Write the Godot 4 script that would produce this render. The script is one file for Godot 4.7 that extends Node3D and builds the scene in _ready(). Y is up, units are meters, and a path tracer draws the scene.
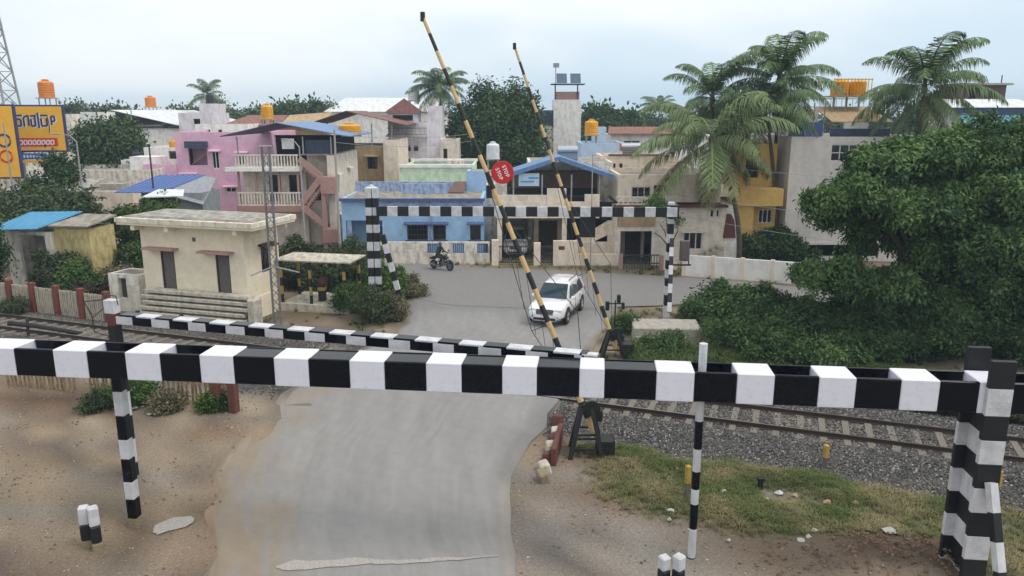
extends Node3D
# A level crossing seen from a footbridge: striped height gauges, raised booms, a lane of houses behind.
# x is right, y is up, the camera looks towards -z; dep metres ahead of the camera is z = -dep.
var M := {}
var T := {}
var used := {}
var meshes := {}
var rng := RandomNumberGenerator.new()
var nz := FastNoiseLite.new()

func V(x: float, h: float, dep: float) -> Vector3:
	return Vector3(x, h, -dep)

func numbered(called: String) -> String:
	if not used.has(called):
		used[called] = 0
		return called
	used[called] += 1
	return "%s_%03d" % [called, used[called]]

func tag(o: Node, label: String, category: String, group := "", kind := "") -> Node:
	if label != "": o.set_meta("label", label)
	if category != "": o.set_meta("category", category)
	if group != "": o.set_meta("group", group)
	if kind != "": o.set_meta("kind", kind)
	return o

func thing(called: String, label: String, category: String, at := Vector3.ZERO, turn := 0.0, group := "") -> Node3D:
	var o := Node3D.new()
	o.name = numbered(called)
	add_child(o)
	o.position = at
	o.rotation_degrees.y = turn
	tag(o, label, category, group)
	return o

func copy(o: Node3D, label: String, at: Vector3, turn := 0.0, called := "") -> Node3D:
	var c: Node3D = o.duplicate()
	c.name = numbered(called if called != "" else String(o.name).rstrip("0123456789_"))
	add_child(c)
	c.position = at
	c.rotation_degrees.y = turn
	c.set_meta("label", label)
	return c

func S() -> SurfaceTool:
	var st := SurfaceTool.new()
	st.begin(Mesh.PRIMITIVE_TRIANGLES)
	st.set_smooth_group(-1)
	return st

func obj(called: String, st, m, parent: Node = null) -> MeshInstance3D:
	var mesh = st
	if st is SurfaceTool:
		st.generate_normals()
		mesh = st.commit()
	var o := MeshInstance3D.new()
	o.mesh = mesh
	o.material_override = M[m] if m is String else m
	if parent == null:
		o.name = numbered(called)
		add_child(o)
	else:
		o.name = called
		parent.add_child(o, true)
	return o

func quad(st: SurfaceTool, a: Vector3, b: Vector3, c: Vector3, e: Vector3) -> void:
	st.add_vertex(a); st.add_vertex(b); st.add_vertex(c)
	st.add_vertex(a); st.add_vertex(c); st.add_vertex(e)

func hexa(st: SurfaceTool, p: Array) -> void:
	# p: 0..3 bottom ring (left-back, right-back, right-front, left-front), 4..7 the same ring on top
	quad(st, p[7], p[6], p[2], p[3])
	quad(st, p[5], p[4], p[0], p[1])
	quad(st, p[6], p[5], p[1], p[2])
	quad(st, p[4], p[7], p[3], p[0])
	quad(st, p[4], p[5], p[6], p[7])
	quad(st, p[3], p[2], p[1], p[0])

func box(st: SurfaceTool, x0: float, x1: float, y0: float, y1: float, z0: float, z1: float) -> SurfaceTool:
	hexa(st, [Vector3(x0, y0, z0), Vector3(x1, y0, z0), Vector3(x1, y0, z1), Vector3(x0, y0, z1),
		Vector3(x0, y1, z0), Vector3(x1, y1, z0), Vector3(x1, y1, z1), Vector3(x0, y1, z1)])
	return st

func bb(x0, x1, y0, y1, z0, z1) -> SurfaceTool:
	return box(S(), x0, x1, y0, y1, z0, z1)

func cbox(st: SurfaceTool, x0: float, x1: float, y0: float, y1: float, z0: float, z1: float, r := 0.012) -> SurfaceTool:
	# box with chamfered edges
	var c := Vector3((x0 + x1) / 2, (y0 + y1) / 2, (z0 + z1) / 2)
	var h := Vector3((x1 - x0) / 2, (y1 - y0) / 2, (z1 - z0) / 2)
	r = min(r, min(h.x, min(h.y, h.z)) * 0.8)
	for ax in 3:
		for s in [-1.0, 1.0]:
			var u := (ax + 1) % 3
			var v := (ax + 2) % 3
			var p := []
			for k in [[-1, -1], [1, -1], [1, 1], [-1, 1]]:
				var q := Vector3.ZERO
				q[ax] = s * h[ax]; q[u] = k[0] * (h[u] - r); q[v] = k[1] * (h[v] - r)
				p.append(c + q)
			if s > 0: quad(st, p[3], p[2], p[1], p[0])
			else: quad(st, p[0], p[1], p[2], p[3])
	for ax in 3:
		var u := (ax + 1) % 3
		var v := (ax + 2) % 3
		for su in [-1.0, 1.0]:
			for sv in [-1.0, 1.0]:
				var p := []
				for k in [[-1, 0], [1, 0], [1, 1], [-1, 1]]:
					var q := Vector3.ZERO
					q[ax] = k[0] * (h[ax] - r)
					q[u] = su * (h[u] - (0.0 if k[1] == 0 else r)); q[v] = sv * (h[v] - (r if k[1] == 0 else 0.0))
					p.append(c + q)
				if su * sv > 0: quad(st, p[3], p[2], p[1], p[0])
				else: quad(st, p[0], p[1], p[2], p[3])
	for a in [-1.0, 1.0]:
		for b in [-1.0, 1.0]:
			for e in [-1.0, 1.0]:
				var k := Vector3(a, b, e)
				var t := [c + k * (h - Vector3(0, r, r)), c + k * (h - Vector3(r, 0, r)), c + k * (h - Vector3(r, r, 0))]
				if a * b * e > 0: t.reverse()
				for q in t: st.add_vertex(q)
	return st

func bar(st: SurfaceTool, a: Vector3, b: Vector3, w: float, h: float) -> SurfaceTool:
	# square bar from a to b
	var f := (b - a).normalized()
	var up := Vector3.UP if abs(f.y) < 0.95 else Vector3.BACK
	var r := f.cross(up).normalized() * w / 2
	var u := r.cross(f).normalized() * h / 2
	hexa(st, [b - r - u, b + r - u, a + r - u, a - r - u, b - r + u, b + r + u, a + r + u, a - r + u])
	return st

func tube(st: SurfaceTool, pts: Array, r0: float, r1: float, n := 8, cap := true) -> SurfaceTool:
	var rings := []
	var ref := Vector3(0.31, 0.2, 0.93)
	var m := pts.size()
	for i in m:
		var f: Vector3 = (pts[min(i + 1, m - 1)] - pts[max(i - 1, 0)]).normalized()
		var u := f.cross(ref).normalized()
		var v := f.cross(u)
		var r: float = lerp(r0, r1, float(i) / max(1, m - 1))
		var ring := []
		for k in n: ring.append(pts[i] + (u * cos(TAU * k / n) + v * sin(TAU * k / n)) * r)
		rings.append(ring)
	for i in m - 1:
		for k in n: quad(st, rings[i][k], rings[i][(k + 1) % n], rings[i + 1][(k + 1) % n], rings[i + 1][k])
	if cap:
		for k in range(1, n - 1):
			st.add_vertex(rings[0][0]); st.add_vertex(rings[0][k + 1]); st.add_vertex(rings[0][k])
			st.add_vertex(rings[m - 1][0]); st.add_vertex(rings[m - 1][k]); st.add_vertex(rings[m - 1][k + 1])
	return st

func lathe(st: SurfaceTool, c: Vector3, prof: Array, n := 16, ax := 1) -> SurfaceTool:
	# prof: [radius, height] pairs along the axis (1 = y, 0 = x, 2 = z)
	var at := func(r: float, h: float, a: float) -> Vector3:
		var q := Vector3.ZERO
		q[ax] = h; q[(ax + 1) % 3] = r * cos(a); q[(ax + 2) % 3] = r * sin(a)
		return c + q
	for i in prof.size() - 1:
		for k in n:
			var a := TAU * k / n
			var b := TAU * (k + 1) / n
			quad(st, at.call(prof[i][0], prof[i][1], a), at.call(prof[i + 1][0], prof[i + 1][1], a), at.call(prof[i + 1][0], prof[i + 1][1], b), at.call(prof[i][0], prof[i][1], b))
	return st

func prism(st: SurfaceTool, poly: Array, z0: float, z1: float) -> SurfaceTool:
	# outline in x, y (any order), pushed from z0 to z1
	var pp := PackedVector2Array(poly)
	if Geometry2D.is_polygon_clockwise(pp): pp.reverse()
	var t := Geometry2D.triangulate_polygon(pp)
	for i in range(0, t.size(), 3):
		for k in [0, 2, 1]: st.add_vertex(Vector3(pp[t[i + k]].x, pp[t[i + k]].y, z1))
		for k in [0, 1, 2]: st.add_vertex(Vector3(pp[t[i + k]].x, pp[t[i + k]].y, z0))
	var n := pp.size()
	for i in n:
		var a := pp[i]
		var b := pp[(i + 1) % n]
		quad(st, Vector3(a.x, a.y, z1), Vector3(a.x, a.y, z0), Vector3(b.x, b.y, z0), Vector3(b.x, b.y, z1))
	return st

# ---- textures and materials
func noise_img(freq: float, w: int, h: int, octaves: int, sd: int, kind := FastNoiseLite.TYPE_SIMPLEX_SMOOTH) -> PackedByteArray:
	var f := FastNoiseLite.new()
	f.noise_type = kind
	f.seed = sd
	f.frequency = freq
	f.fractal_octaves = octaves
	var im := f.get_seamless_image(w, h)
	im.convert(Image.FORMAT_L8)
	if w != 512 or h != 512: im.resize(512, 512, Image.INTERPOLATE_CUBIC)
	return im.get_data()

func grey(called: String, layers: Array, lo: float, hi: float) -> void:
	# layers: [bytes, weight, low, high]; each layer is stretched from low..high to 0..1, then weighed
	var n := 512 * 512
	var acc := PackedFloat32Array()
	acc.resize(n)
	for l in layers:
		var b: PackedByteArray = l[0]
		var w: float = l[1]
		var a: float = l[2] * 255.0
		var k: float = 1.0 / ((l[3] - l[2]) * 255.0)
		for i in n: acc[i] += w * clampf((b[i] - a) * k, 0.0, 1.0)
	var out := PackedByteArray()
	out.resize(n)
	for i in n: out[i] = int(clampf(lo + (hi - lo) * acc[i], 0.0, 1.0) * 255.0)
	var im := Image.create_from_data(512, 512, false, Image.FORMAT_L8, out)
	im.convert(Image.FORMAT_RGB8)
	T[called] = ImageTexture.create_from_image(im)

func bump(called: String, b: PackedByteArray, strength: float) -> void:
	var im := Image.create_from_data(512, 512, false, Image.FORMAT_L8, b)
	im.convert(Image.FORMAT_RGBA8)
	im.bump_map_to_normal_map(strength)
	T[called] = ImageTexture.create_from_image(im)

func mat(called: String, col: Color, rough := 0.85, tex := "", tile := 4.0, norm := "", nscale := 0.6, metal := 0.0) -> StandardMaterial3D:
	var m := StandardMaterial3D.new()
	m.albedo_color = col
	m.roughness = rough
	m.metallic = metal
	if tex != "" or norm != "":
		m.uv1_triplanar = true
		m.uv1_world_triplanar = true
		m.uv1_scale = Vector3.ONE / tile
		if tex != "": m.albedo_texture = T[tex]
		if norm != "":
			m.normal_enabled = true
			m.normal_texture = T[norm]
			m.normal_scale = nscale
	M[called] = m
	return m

func make_textures() -> void:
	var fine := noise_img(0.09, 512, 512, 3, 3)
	var mid := noise_img(0.025, 512, 512, 4, 5)
	var big := noise_img(0.008, 512, 512, 4, 7)
	var speck := noise_img(0.25, 512, 512, 2, 9)
	var streak := noise_img(0.02, 512, 110, 3, 11)
	var cells := noise_img(0.05, 512, 512, 2, 13, FastNoiseLite.TYPE_CELLULAR)
	grey("plaster", [[big, 0.45, 0.2, 0.8], [mid, 0.35, 0.2, 0.8], [speck, 0.2, 0.2, 0.8]], 0.9, 1.02)
	grey("stain", [[streak, 0.4, 0.15, 0.6], [big, 0.4, 0.2, 0.6], [fine, 0.2, 0.2, 0.8]], 0.68, 1.05)
	grey("weather", [[streak, 0.25, 0.15, 0.65], [big, 0.45, 0.2, 0.65], [fine, 0.3, 0.2, 0.8]], 0.84, 1.04)
	grey("mould", [[big, 0.5, 0.2, 0.7], [mid, 0.3, 0.2, 0.7], [fine, 0.2, 0.2, 0.8]], 0.62, 1.05)
	grey("grit", [[speck, 0.5, 0.2, 0.8], [fine, 0.3, 0.2, 0.8], [mid, 0.2, 0.2, 0.8]], 0.5, 1.18)
	grey("road", [[speck, 0.6, 0.2, 0.8], [fine, 0.25, 0.2, 0.8], [big, 0.15, 0.25, 0.75]], 0.77, 0.95)
	grey("paint", [[mid, 0.4, 0.1, 0.5], [speck, 0.3, 0.05, 0.45], [big, 0.3, 0.15, 0.5]], 0.9, 1.01)
	grey("bark", [[streak, 0.7, 0.25, 0.75], [speck, 0.3, 0.2, 0.8]], 0.5, 1.05)
	bump("gravel_n", cells, 5.0)
	bump("fine_n", fine, 4.0)
	bump("rough_n", mid, 6.0)

func make_materials() -> void:
	mat("gauge_white", Color(0.86, 0.86, 0.905), 0.5, "paint", 1.7)
	mat("gauge_black", Color(0.045, 0.05, 0.085), 0.16, "paint", 1.3)
	M["gauge_black"].metallic_specular = 0.3
	mat("matt_black", Color(0.07, 0.07, 0.1), 0.55, "grit", 1.1)
	mat("old_white", Color(0.80, 0.80, 0.82), 0.65, "weather", 1.9)
	mat("bare_concrete", Color(0.64, 0.58, 0.47), 0.9, "grit", 1.0, "fine_n")
	mat("concrete", Color(0.66, 0.64, 0.6), 0.92, "weather", 2.3, "fine_n", 0.5)
	mat("old_concrete", Color(0.78, 0.75, 0.69), 0.92, "stain", 2.2, "rough_n", 0.5)
	mat("red_paint", Color(0.46, 0.24, 0.2), 0.75, "weather", 1.2)
	mat("red_oxide", Color(0.40, 0.23, 0.2), 0.8, "weather", 1.4)
	mat("boom_yellow", Color(0.80, 0.68, 0.48), 0.6, "weather", 0.9)
	mat("boom_black", Color(0.13, 0.13, 0.14), 0.5, "grit", 0.9)
	mat("machine_black", Color(0.1, 0.105, 0.11), 0.55, "grit", 0.8)
	mat("stop_red", Color(0.76, 0.12, 0.16), 0.5, "weather", 0.8)
	mat("letter_white", Color(0.9, 0.88, 0.88), 0.6)
	mat("steel", Color(0.5, 0.5, 0.51), 0.5, "weather", 1.1, "", 0.6, 0.5)
	mat("galv", Color(0.62, 0.63, 0.63), 0.55, "weather", 1.3)
	mat("rust", Color(0.33, 0.23, 0.18), 0.85, "grit", 0.6)
	mat("rail_side", Color(0.27, 0.21, 0.18), 0.8, "grit", 0.7)
	mat("rail_top", Color(0.52, 0.5, 0.49), 0.35, "", 1.0, "", 0.5, 0.7)
	mat("sleeper", Color(0.55, 0.52, 0.48), 0.92, "grit", 0.9, "fine_n")
	mat("marker_yellow", Color(0.68, 0.57, 0.27), 0.7, "weather", 0.7)
	mat("wire", Color(0.2, 0.2, 0.21), 0.6)
	mat("litter_white", Color(0.76, 0.76, 0.75), 0.6, "plaster", 0.5)
	mat("litter_tan", Color(0.72, 0.6, 0.45), 0.8, "plaster", 0.5)
	mat("bamboo", Color(0.67, 0.57, 0.42), 0.85, "bark", 0.8)
	mat("slat_white", Color(0.74, 0.7, 0.64), 0.88, "stain", 1.6)
	# buildings
	mat("hut_cream", Color(0.93, 0.885, 0.79), 0.9, "plaster", 3.1)
	mat("hut_fascia", Color(0.90, 0.87, 0.80), 0.9, "stain", 2.4)
	mat("roof_old", Color(0.64, 0.61, 0.57), 0.95, "mould", 3.3)
	mat("hut_door", Color(0.40, 0.37, 0.36), 0.8, "weather", 1.0)
	mat("wood_brown", Color(0.36, 0.25, 0.2), 0.75, "bark", 0.8)
	mat("blue_wall", Color(0.64, 0.78, 0.92), 0.88, "plaster", 3.7)
	mat("blue_worn", Color(0.63, 0.71, 0.84), 0.92, "stain", 2.7)
	mat("blue_trim", Color(0.33, 0.39, 0.56), 0.85, "stain", 1.8)
	mat("white_wall", Color(0.94, 0.93, 0.92), 0.9, "weather", 4.1)
	mat("white_dirty", Color(0.91, 0.88, 0.83), 0.92, "stain", 3.1)
	mat("cream_wall", Color(0.93, 0.87, 0.80), 0.9, "weather", 3.9)
	mat("beige_wall", Color(0.90, 0.86, 0.81), 0.9, "weather", 3.6)
	mat("tan_wall", Color(0.70, 0.60, 0.47), 0.92, "weather", 3.0)
	mat("pink_wall", Color(0.90, 0.72, 0.82), 0.9, "plaster", 4.2)
	mat("green_wall", Color(0.82, 0.90, 0.79), 0.9, "weather", 4.0)
	mat("yellow_wall", Color(0.82, 0.68, 0.40), 0.88, "plaster", 3.5)
	mat("grey_wall", Color(0.86, 0.83, 0.81), 0.92, "plaster", 5.3)
	mat("pale_blue_wall", Color(0.74, 0.83, 0.93), 0.9, "plaster", 3.5)
	mat("lilac_white", Color(0.89, 0.87, 0.90), 0.9, "weather", 4.5)
	mat("brick_brown", Color(0.44, 0.35, 0.33), 0.9, "weather", 2.2)
	mat("pink_brown", Color(0.70, 0.55, 0.52), 0.88, "plaster", 2.0)
	mat("blue_sheet", Color(0.38, 0.52, 0.70), 0.5, "weather", 2.6)
	mat("cyan_sheet", Color(0.30, 0.60, 0.76), 0.5, "weather", 3.0)
	mat("navy_sheet", Color(0.24, 0.28, 0.38), 0.6, "weather", 2.4)
	mat("grey_sheet", Color(0.56, 0.58, 0.6), 0.6, "weather", 2.0)
	mat("white_sheet", Color(0.86, 0.87, 0.88), 0.55, "weather", 5.0)
	mat("brown_sheet", Color(0.5, 0.36, 0.32), 0.75, "stain", 3.2)
	mat("tile_roof", Color(0.56, 0.40, 0.35), 0.85, "stain", 2.0)
	mat("tile_dark", Color(0.44, 0.28, 0.27), 0.85, "stain", 2.0)
	mat("asbestos", Color(0.68, 0.66, 0.63), 0.9, "mould", 3.0)
	mat("tank_yellow", Color(0.90, 0.64, 0.16), 0.55, "weather", 1.8)
	mat("tank_orange", Color(0.86, 0.52, 0.22), 0.55, "weather", 1.8)
	mat("tank_white", Color(0.86, 0.87, 0.89), 0.5, "weather", 1.4)
	mat("tank_black", Color(0.13, 0.15, 0.2), 0.5)
	mat("tarp_blue", Color(0.32, 0.43, 0.66), 0.6, "weather", 1.2)
	mat("shade_net", Color(0.17, 0.17, 0.19), 0.95, "grit", 0.8)
	mat("frame_dark", Color(0.28, 0.24, 0.24), 0.7)
	mat("frame_white", Color(0.82, 0.82, 0.82), 0.7)
	mat("grille", Color(0.22, 0.22, 0.25), 0.6)
	mat("solar", Color(0.30, 0.36, 0.45), 0.25)
	mat("silver", Color(0.72, 0.74, 0.77), 0.3, "", 1.0, "", 0.5, 0.8)
	mat("bill_yellow", Color(0.93, 0.70, 0.22), 0.6, "paint", 3.0)
	mat("bill_navy", Color(0.2, 0.22, 0.42), 0.6)
	mat("bill_red", Color(0.80, 0.22, 0.16), 0.6)
	mat("bill_blue", Color(0.25, 0.40, 0.70), 0.6)
	mat("bill_pink", Color(0.88, 0.66, 0.50), 0.6)
	mat("bill_white", Color(0.9, 0.9, 0.9), 0.6)
	var g := mat("glass", Color(0.10, 0.12, 0.15, 0.72), 0.06)
	g.transparency = BaseMaterial3D.TRANSPARENCY_ALPHA
	# vegetation
	for a in [["leaf", 0.55, 0.35], ["frond", 0.5, 0.3], ["grass", 0.6, 0.3]]:
		var m := StandardMaterial3D.new()
		m.vertex_color_use_as_albedo = true
		m.roughness = a[1] + 0.25
		m.metallic_specular = 0.25
		m.cull_mode = BaseMaterial3D.CULL_DISABLED
		m.backlight_enabled = true
		m.backlight = Color(a[2], a[2] * 1.05, a[2] * 0.5)
		M[a[0]] = m
	var s := StandardMaterial3D.new()
	s.vertex_color_use_as_albedo = true
	s.roughness = 0.9
	M["stone"] = s
	mat("bark", Color(0.36, 0.31, 0.27), 0.95, "bark", 0.7, "rough_n", 0.8)
	mat("palm_bark", Color(0.45, 0.40, 0.35), 0.95, "bark", 0.5, "rough_n", 0.8)
	mat("twig", Color(0.34, 0.28, 0.25), 0.95)

# ---- the ground
const TRACK_A := Vector2(3.0, 25.62)      # a point on the track's centre line (x, dep)
var track_t := Vector2(cos(deg_to_rad(20.0)), -sin(deg_to_rad(20.0)))
var track_n := Vector2(sin(deg_to_rad(20.0)), cos(deg_to_rad(20.0)))

func curve_at(tab: Array, d: float) -> float:
	if d <= tab[0][0]: return tab[0][1]
	for i in tab.size() - 1:
		if d <= tab[i + 1][0]:
			var t: float = (d - tab[i][0]) / (tab[i + 1][0] - tab[i][0])
			t = t * t * (3.0 - 2.0 * t) * 0.4 + t * 0.6
			return lerp(tab[i][1], tab[i + 1][1], t)
	return tab[-1][1]

var road_l := [[4.0, -5.2], [12.0, -5.6], [15.2, -6.8], [18.0, -7.8], [20.3, -8.5], [23.0, -8.6], [25.8, -8.2], [28.0, -7.5], [32.5, -5.9], [36.0, -5.3], [42.0, -5.6]]
var road_r := [[4.0, 0.6], [12.0, 0.3], [15.2, 0.05], [18.0, -0.1], [20.3, 0.05], [23.0, 0.9], [25.8, 1.9], [28.0, 2.5], [32.5, 3.7], [36.0, 4.8], [42.0, 6.5]]
var lane_n := [[-70.0, 51.0], [-30.0, 50.3], [-14.0, 48.6], [-9.0, 45.5], [-6.2, 42.0], [-3.5, 39.5], [3.0, 38.5], [6.0, 39.2], [10.0, 39.8], [17.0, 38.0], [26.0, 34.5], [60.0, 22.0]]
var lane_f := [[-70.0, 53.6], [-30.0, 53.0], [-14.0, 52.2], [-8.7, 51.2], [0.0, 49.3], [9.3, 47.0], [17.0, 43.9], [26.0, 40.0], [60.0, 27.0]]

func n2(x: float, d: float, f: float, o := 0.0) -> float:
	return nz.get_noise_3d(x * f, d * f, o)

func track_off(x: float, d: float) -> float:
	return (Vector2(x, d) - TRACK_A).dot(track_n)

func bank(x: float, d: float) -> float:
	# height of the ballast bed over the ground
	var o: float = abs(track_off(x, d) + 0.25 * n2(x, d, 60.0, 5.0))
	return 0.13 * (1.0 - smoothstep(1.5, 3.7, o))

func road_h(x: float, d: float) -> float:
	var o: float = abs(track_off(x, d))
	return 0.03 + 0.265 * (1.0 - smoothstep(1.6, 6.5, o)) + 0.018 * n2(x, d, 12.0, 3.0)

func on_road(x: float, d: float) -> float:
	# metres inside the road's edge, negative outside
	var e: float = 0.22 * n2(x, d, 55.0, 9.0) + 0.1 * n2(x, d, 210.0, 4.0)
	var a: float = min(x - curve_at(road_l, d), curve_at(road_r, d) - x) if d < 42.0 else -9.0
	var b: float = min(d - curve_at(lane_n, x), curve_at(lane_f, x) - d)
	return max(a, b) + e

func ground_h(x: float, d: float) -> float:
	var h := 0.035 * n2(x, d, 30.0) + 0.02 * n2(x, d, 130.0, 2.0)
	h += bank(x, d)
	# heap of dug earth at the right
	var q := Vector2((x - 8.6) / 2.8, (d - 15.6) / 1.5).length()
	h += 0.45 * (1.0 - smoothstep(0.0, 1.2, q)) * (1.0 + 0.8 * n2(x, d, 150.0, 7.0))
	var r := on_road(x, d)
	if r > -1.2:
		var edge := road_h(x, d) - 0.05
		h = lerp(h, min(edge, h) if r > -0.15 else edge, smoothstep(-1.2, -0.1, r))
		if r > -0.1:
			h = edge
			if x < -2.0 and d < 25.2:  # sand drifted over the left-hand edge of the road
				h = edge + 0.05 + clampf(0.05 * (0.45 + 1.3 * n2(x, d, 150.0, 16.0) + 1.3 * n2(x, d, 480.0, 6.0) - 1.1 * r), -0.05, 0.025)
	return h

func lin(r: float, g: float, b: float) -> Color:
	return Color(r, g, b)

func patch(x: float, d: float, cx: float, cd: float, rx: float, rd: float, soft := 0.4) -> float:
	var q := Vector2((x - cx) / rx, (d - cd) / rd).length() + 0.35 * n2(x, d, 45.0, 11.0) + 0.18 * n2(x, d, 160.0, 1.0)
	return 1.0 - smoothstep(1.0 - soft, 1.0 + soft * 0.5, q)

func grassiness(x: float, d: float) -> float:
	# where grass grows thickly on the near right-hand side of the track
	var o := track_off(x, d) + 0.5 * n2(x, d, 40.0, 21.0)
	var g := smoothstep(-3.2, -3.8, o) * smoothstep(-7.7, -6.1, o + 0.07 * (x - 5.0))
	g *= smoothstep(1.6, 3.0, x + 0.5 * n2(x, d, 60.0, 2.0)) * (1.0 - smoothstep(8.6, 11.5, x) * 0.45)
	g *= smoothstep(-0.42, 0.12, n2(x, d, 38.0, 31.0) + 0.22)
	g *= 1.0 - patch(x, d, 8.5, 15.9, 2.2, 1.1)
	return g

func ground_color(x: float, d: float) -> Color:
	var a := n2(x, d, 18.0, 40.0)
	var b := n2(x, d, 70.0, 50.0)
	var c := n2(x, d, 240.0, 60.0)
	var col := lin(0.39, 0.31, 0.225).lerp(lin(0.37, 0.26, 0.165), clampf(0.5 + 1.3 * a, 0.0, 1.0))
	if d > 42.0 or d < 10.0 or absf(x) > 32.0:
		col = col.lerp(lin(0.11, 0.12, 0.06), clampf(0.45 + b, 0.0, 1.0))
		return col
	# grey gravelly streaks on the left yard, sandy wheel paths
	col = col.lerp(lin(0.33, 0.295, 0.255), clampf(0.15 + 1.9 * n2(x * 0.25 + d * 0.06, d, 60.0, 70.0), 0.0, 1.0))
	if x < 0.0:
		col = col.lerp(lin(0.42, 0.31, 0.20), 0.75 * patch(x, d, -12.0, 21.3, 6.0, 0.9, 0.6))
		col = col.lerp(lin(0.40, 0.25, 0.15), 0.8 * patch(x, d, -8.9, 22.7, 2.6, 0.55, 0.5))
		col = col.lerp(lin(0.37, 0.26, 0.17), 0.7 * patch(x, d, -7.3, 17.0, 1.1, 3.2, 0.6))
		col = col.lerp(lin(0.15, 0.085, 0.055), 0.95 * patch(x, d, -16.2, 26.2, 4.6, 1.5, 0.5) * clampf(1.0 + 1.5 * b, 0.0, 1.0))
		col = col.lerp(lin(0.18, 0.115, 0.085), 0.85 * patch(x, d, -10.3, 15.5, 2.8, 1.3, 0.6) * clampf(0.55 + 2.0 * c, 0.0, 1.0))
	else:
		col = col.lerp(lin(0.40, 0.36, 0.325), 0.85 * patch(x, d, 2.0, 16.3, 3.4, 3.0, 0.7))
		col = col.lerp(lin(0.23, 0.21, 0.2), 0.7 * patch(x, d, 0.6, 18.0, 0.9, 3.2, 0.5))
		col = col.lerp(lin(0.33, 0.22, 0.145), 0.7 * patch(x, d, 2.2, 18.9, 1.6, 0.8, 0.6))
		col = col.lerp(lin(0.36, 0.13, 0.07), 0.8 * patch(x, d, 1.12, 17.4, 0.22, 0.16, 0.4))
		col = col.lerp(lin(0.30, 0.14, 0.085), 0.6 * patch(x, d, 3.0, 17.6, 0.4, 0.5, 0.5))
		col = col.lerp(lin(0.14, 0.085, 0.055), 0.95 * patch(x, d, 8.3, 15.9, 2.7, 1.35, 0.5))
		col = col.lerp(lin(0.38, 0.30, 0.2), 0.6 * patch(x, d, 3.8, 21.0, 1.6, 0.9, 0.5))
	col = col.lerp(lin(0.115, 0.12, 0.05), 0.8 * grassiness(x, d))
	var o := track_off(x, d)
	var bal: float = smoothstep(3.9, 3.0, abs(o) + 0.3 * b)
	col = col.lerp(lin(0.12, 0.112, 0.105).lerp(lin(0.235, 0.215, 0.19), smoothstep(1.5, 1.2, absf(o))), bal)
	if o > 3.0:  # weedy verge beyond the track
		col = col.lerp(lin(0.16, 0.135, 0.07), smoothstep(3.0, 4.5, o) * clampf(0.55 + 1.2 * b, 0.0, 1.0) * 0.8)
	var e := n2(x, d, 420.0, 80.0)
	col = col.lerp(lin(0.40, 0.33, 0.25), clampf(1.6 * n2(x, d, 150.0, 33.0) - 0.1, 0.0, 0.5))
	col = col.lerp(lin(0.17, 0.125, 0.09), clampf(1.8 * n2(x, d, 190.0, 44.0) - 0.25, 0.0, 0.55))
	return col * (1.0 + 0.4 * c + 0.5 * e + 0.2 * b) * (0.8 if x < 0.0 else 0.88)

func spaced(parts: Array) -> PackedFloat32Array:
	var a := PackedFloat32Array()
	for p in parts:
		var n: int = max(1, int(round((p[1] - p[0]) / p[2])))
		for i in n: a.append(p[0] + (p[1] - p[0]) * i / n)
	a.append(parts[-1][1])
	return a

func sheet(xs: PackedFloat32Array, ds: PackedFloat32Array, at: Callable, col: Callable) -> ArrayMesh:
	var nx := xs.size()
	var nd := ds.size()
	var ve := PackedVector3Array()
	var co := PackedColorArray()
	var ix := PackedInt32Array()
	for j in nd:
		for i in nx:
			var p: Vector3 = at.call(xs[i], ds[j])
			ve.append(p)
			var c: Color = col.call(p.x, -p.z)
			co.append(Color(clampf(c.r, 0.02, 0.6), clampf(c.g, 0.02, 0.6), clampf(c.b, 0.015, 0.6)))
	for j in nd - 1:
		for i in nx - 1:
			var k := j * nx + i
			ix.append_array([k, k + nx, k + 1, k + 1, k + nx, k + nx + 1])
	var no := PackedVector3Array()
	no.resize(ve.size())
	for j in nd:
		for i in nx:
			var ex := ve[j * nx + min(i + 1, nx - 1)] - ve[j * nx + max(i - 1, 0)]
			var ed := ve[min(j + 1, nd - 1) * nx + i] - ve[max(j - 1, 0) * nx + i]
			no[j * nx + i] = ex.cross(ed).normalized()
	var arr := []
	arr.resize(Mesh.ARRAY_MAX)
	arr[Mesh.ARRAY_VERTEX] = ve
	arr[Mesh.ARRAY_NORMAL] = no
	arr[Mesh.ARRAY_COLOR] = co
	arr[Mesh.ARRAY_INDEX] = ix
	var m := ArrayMesh.new()
	m.add_surface_from_arrays(Mesh.PRIMITIVE_TRIANGLES, arr)
	return m

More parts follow.
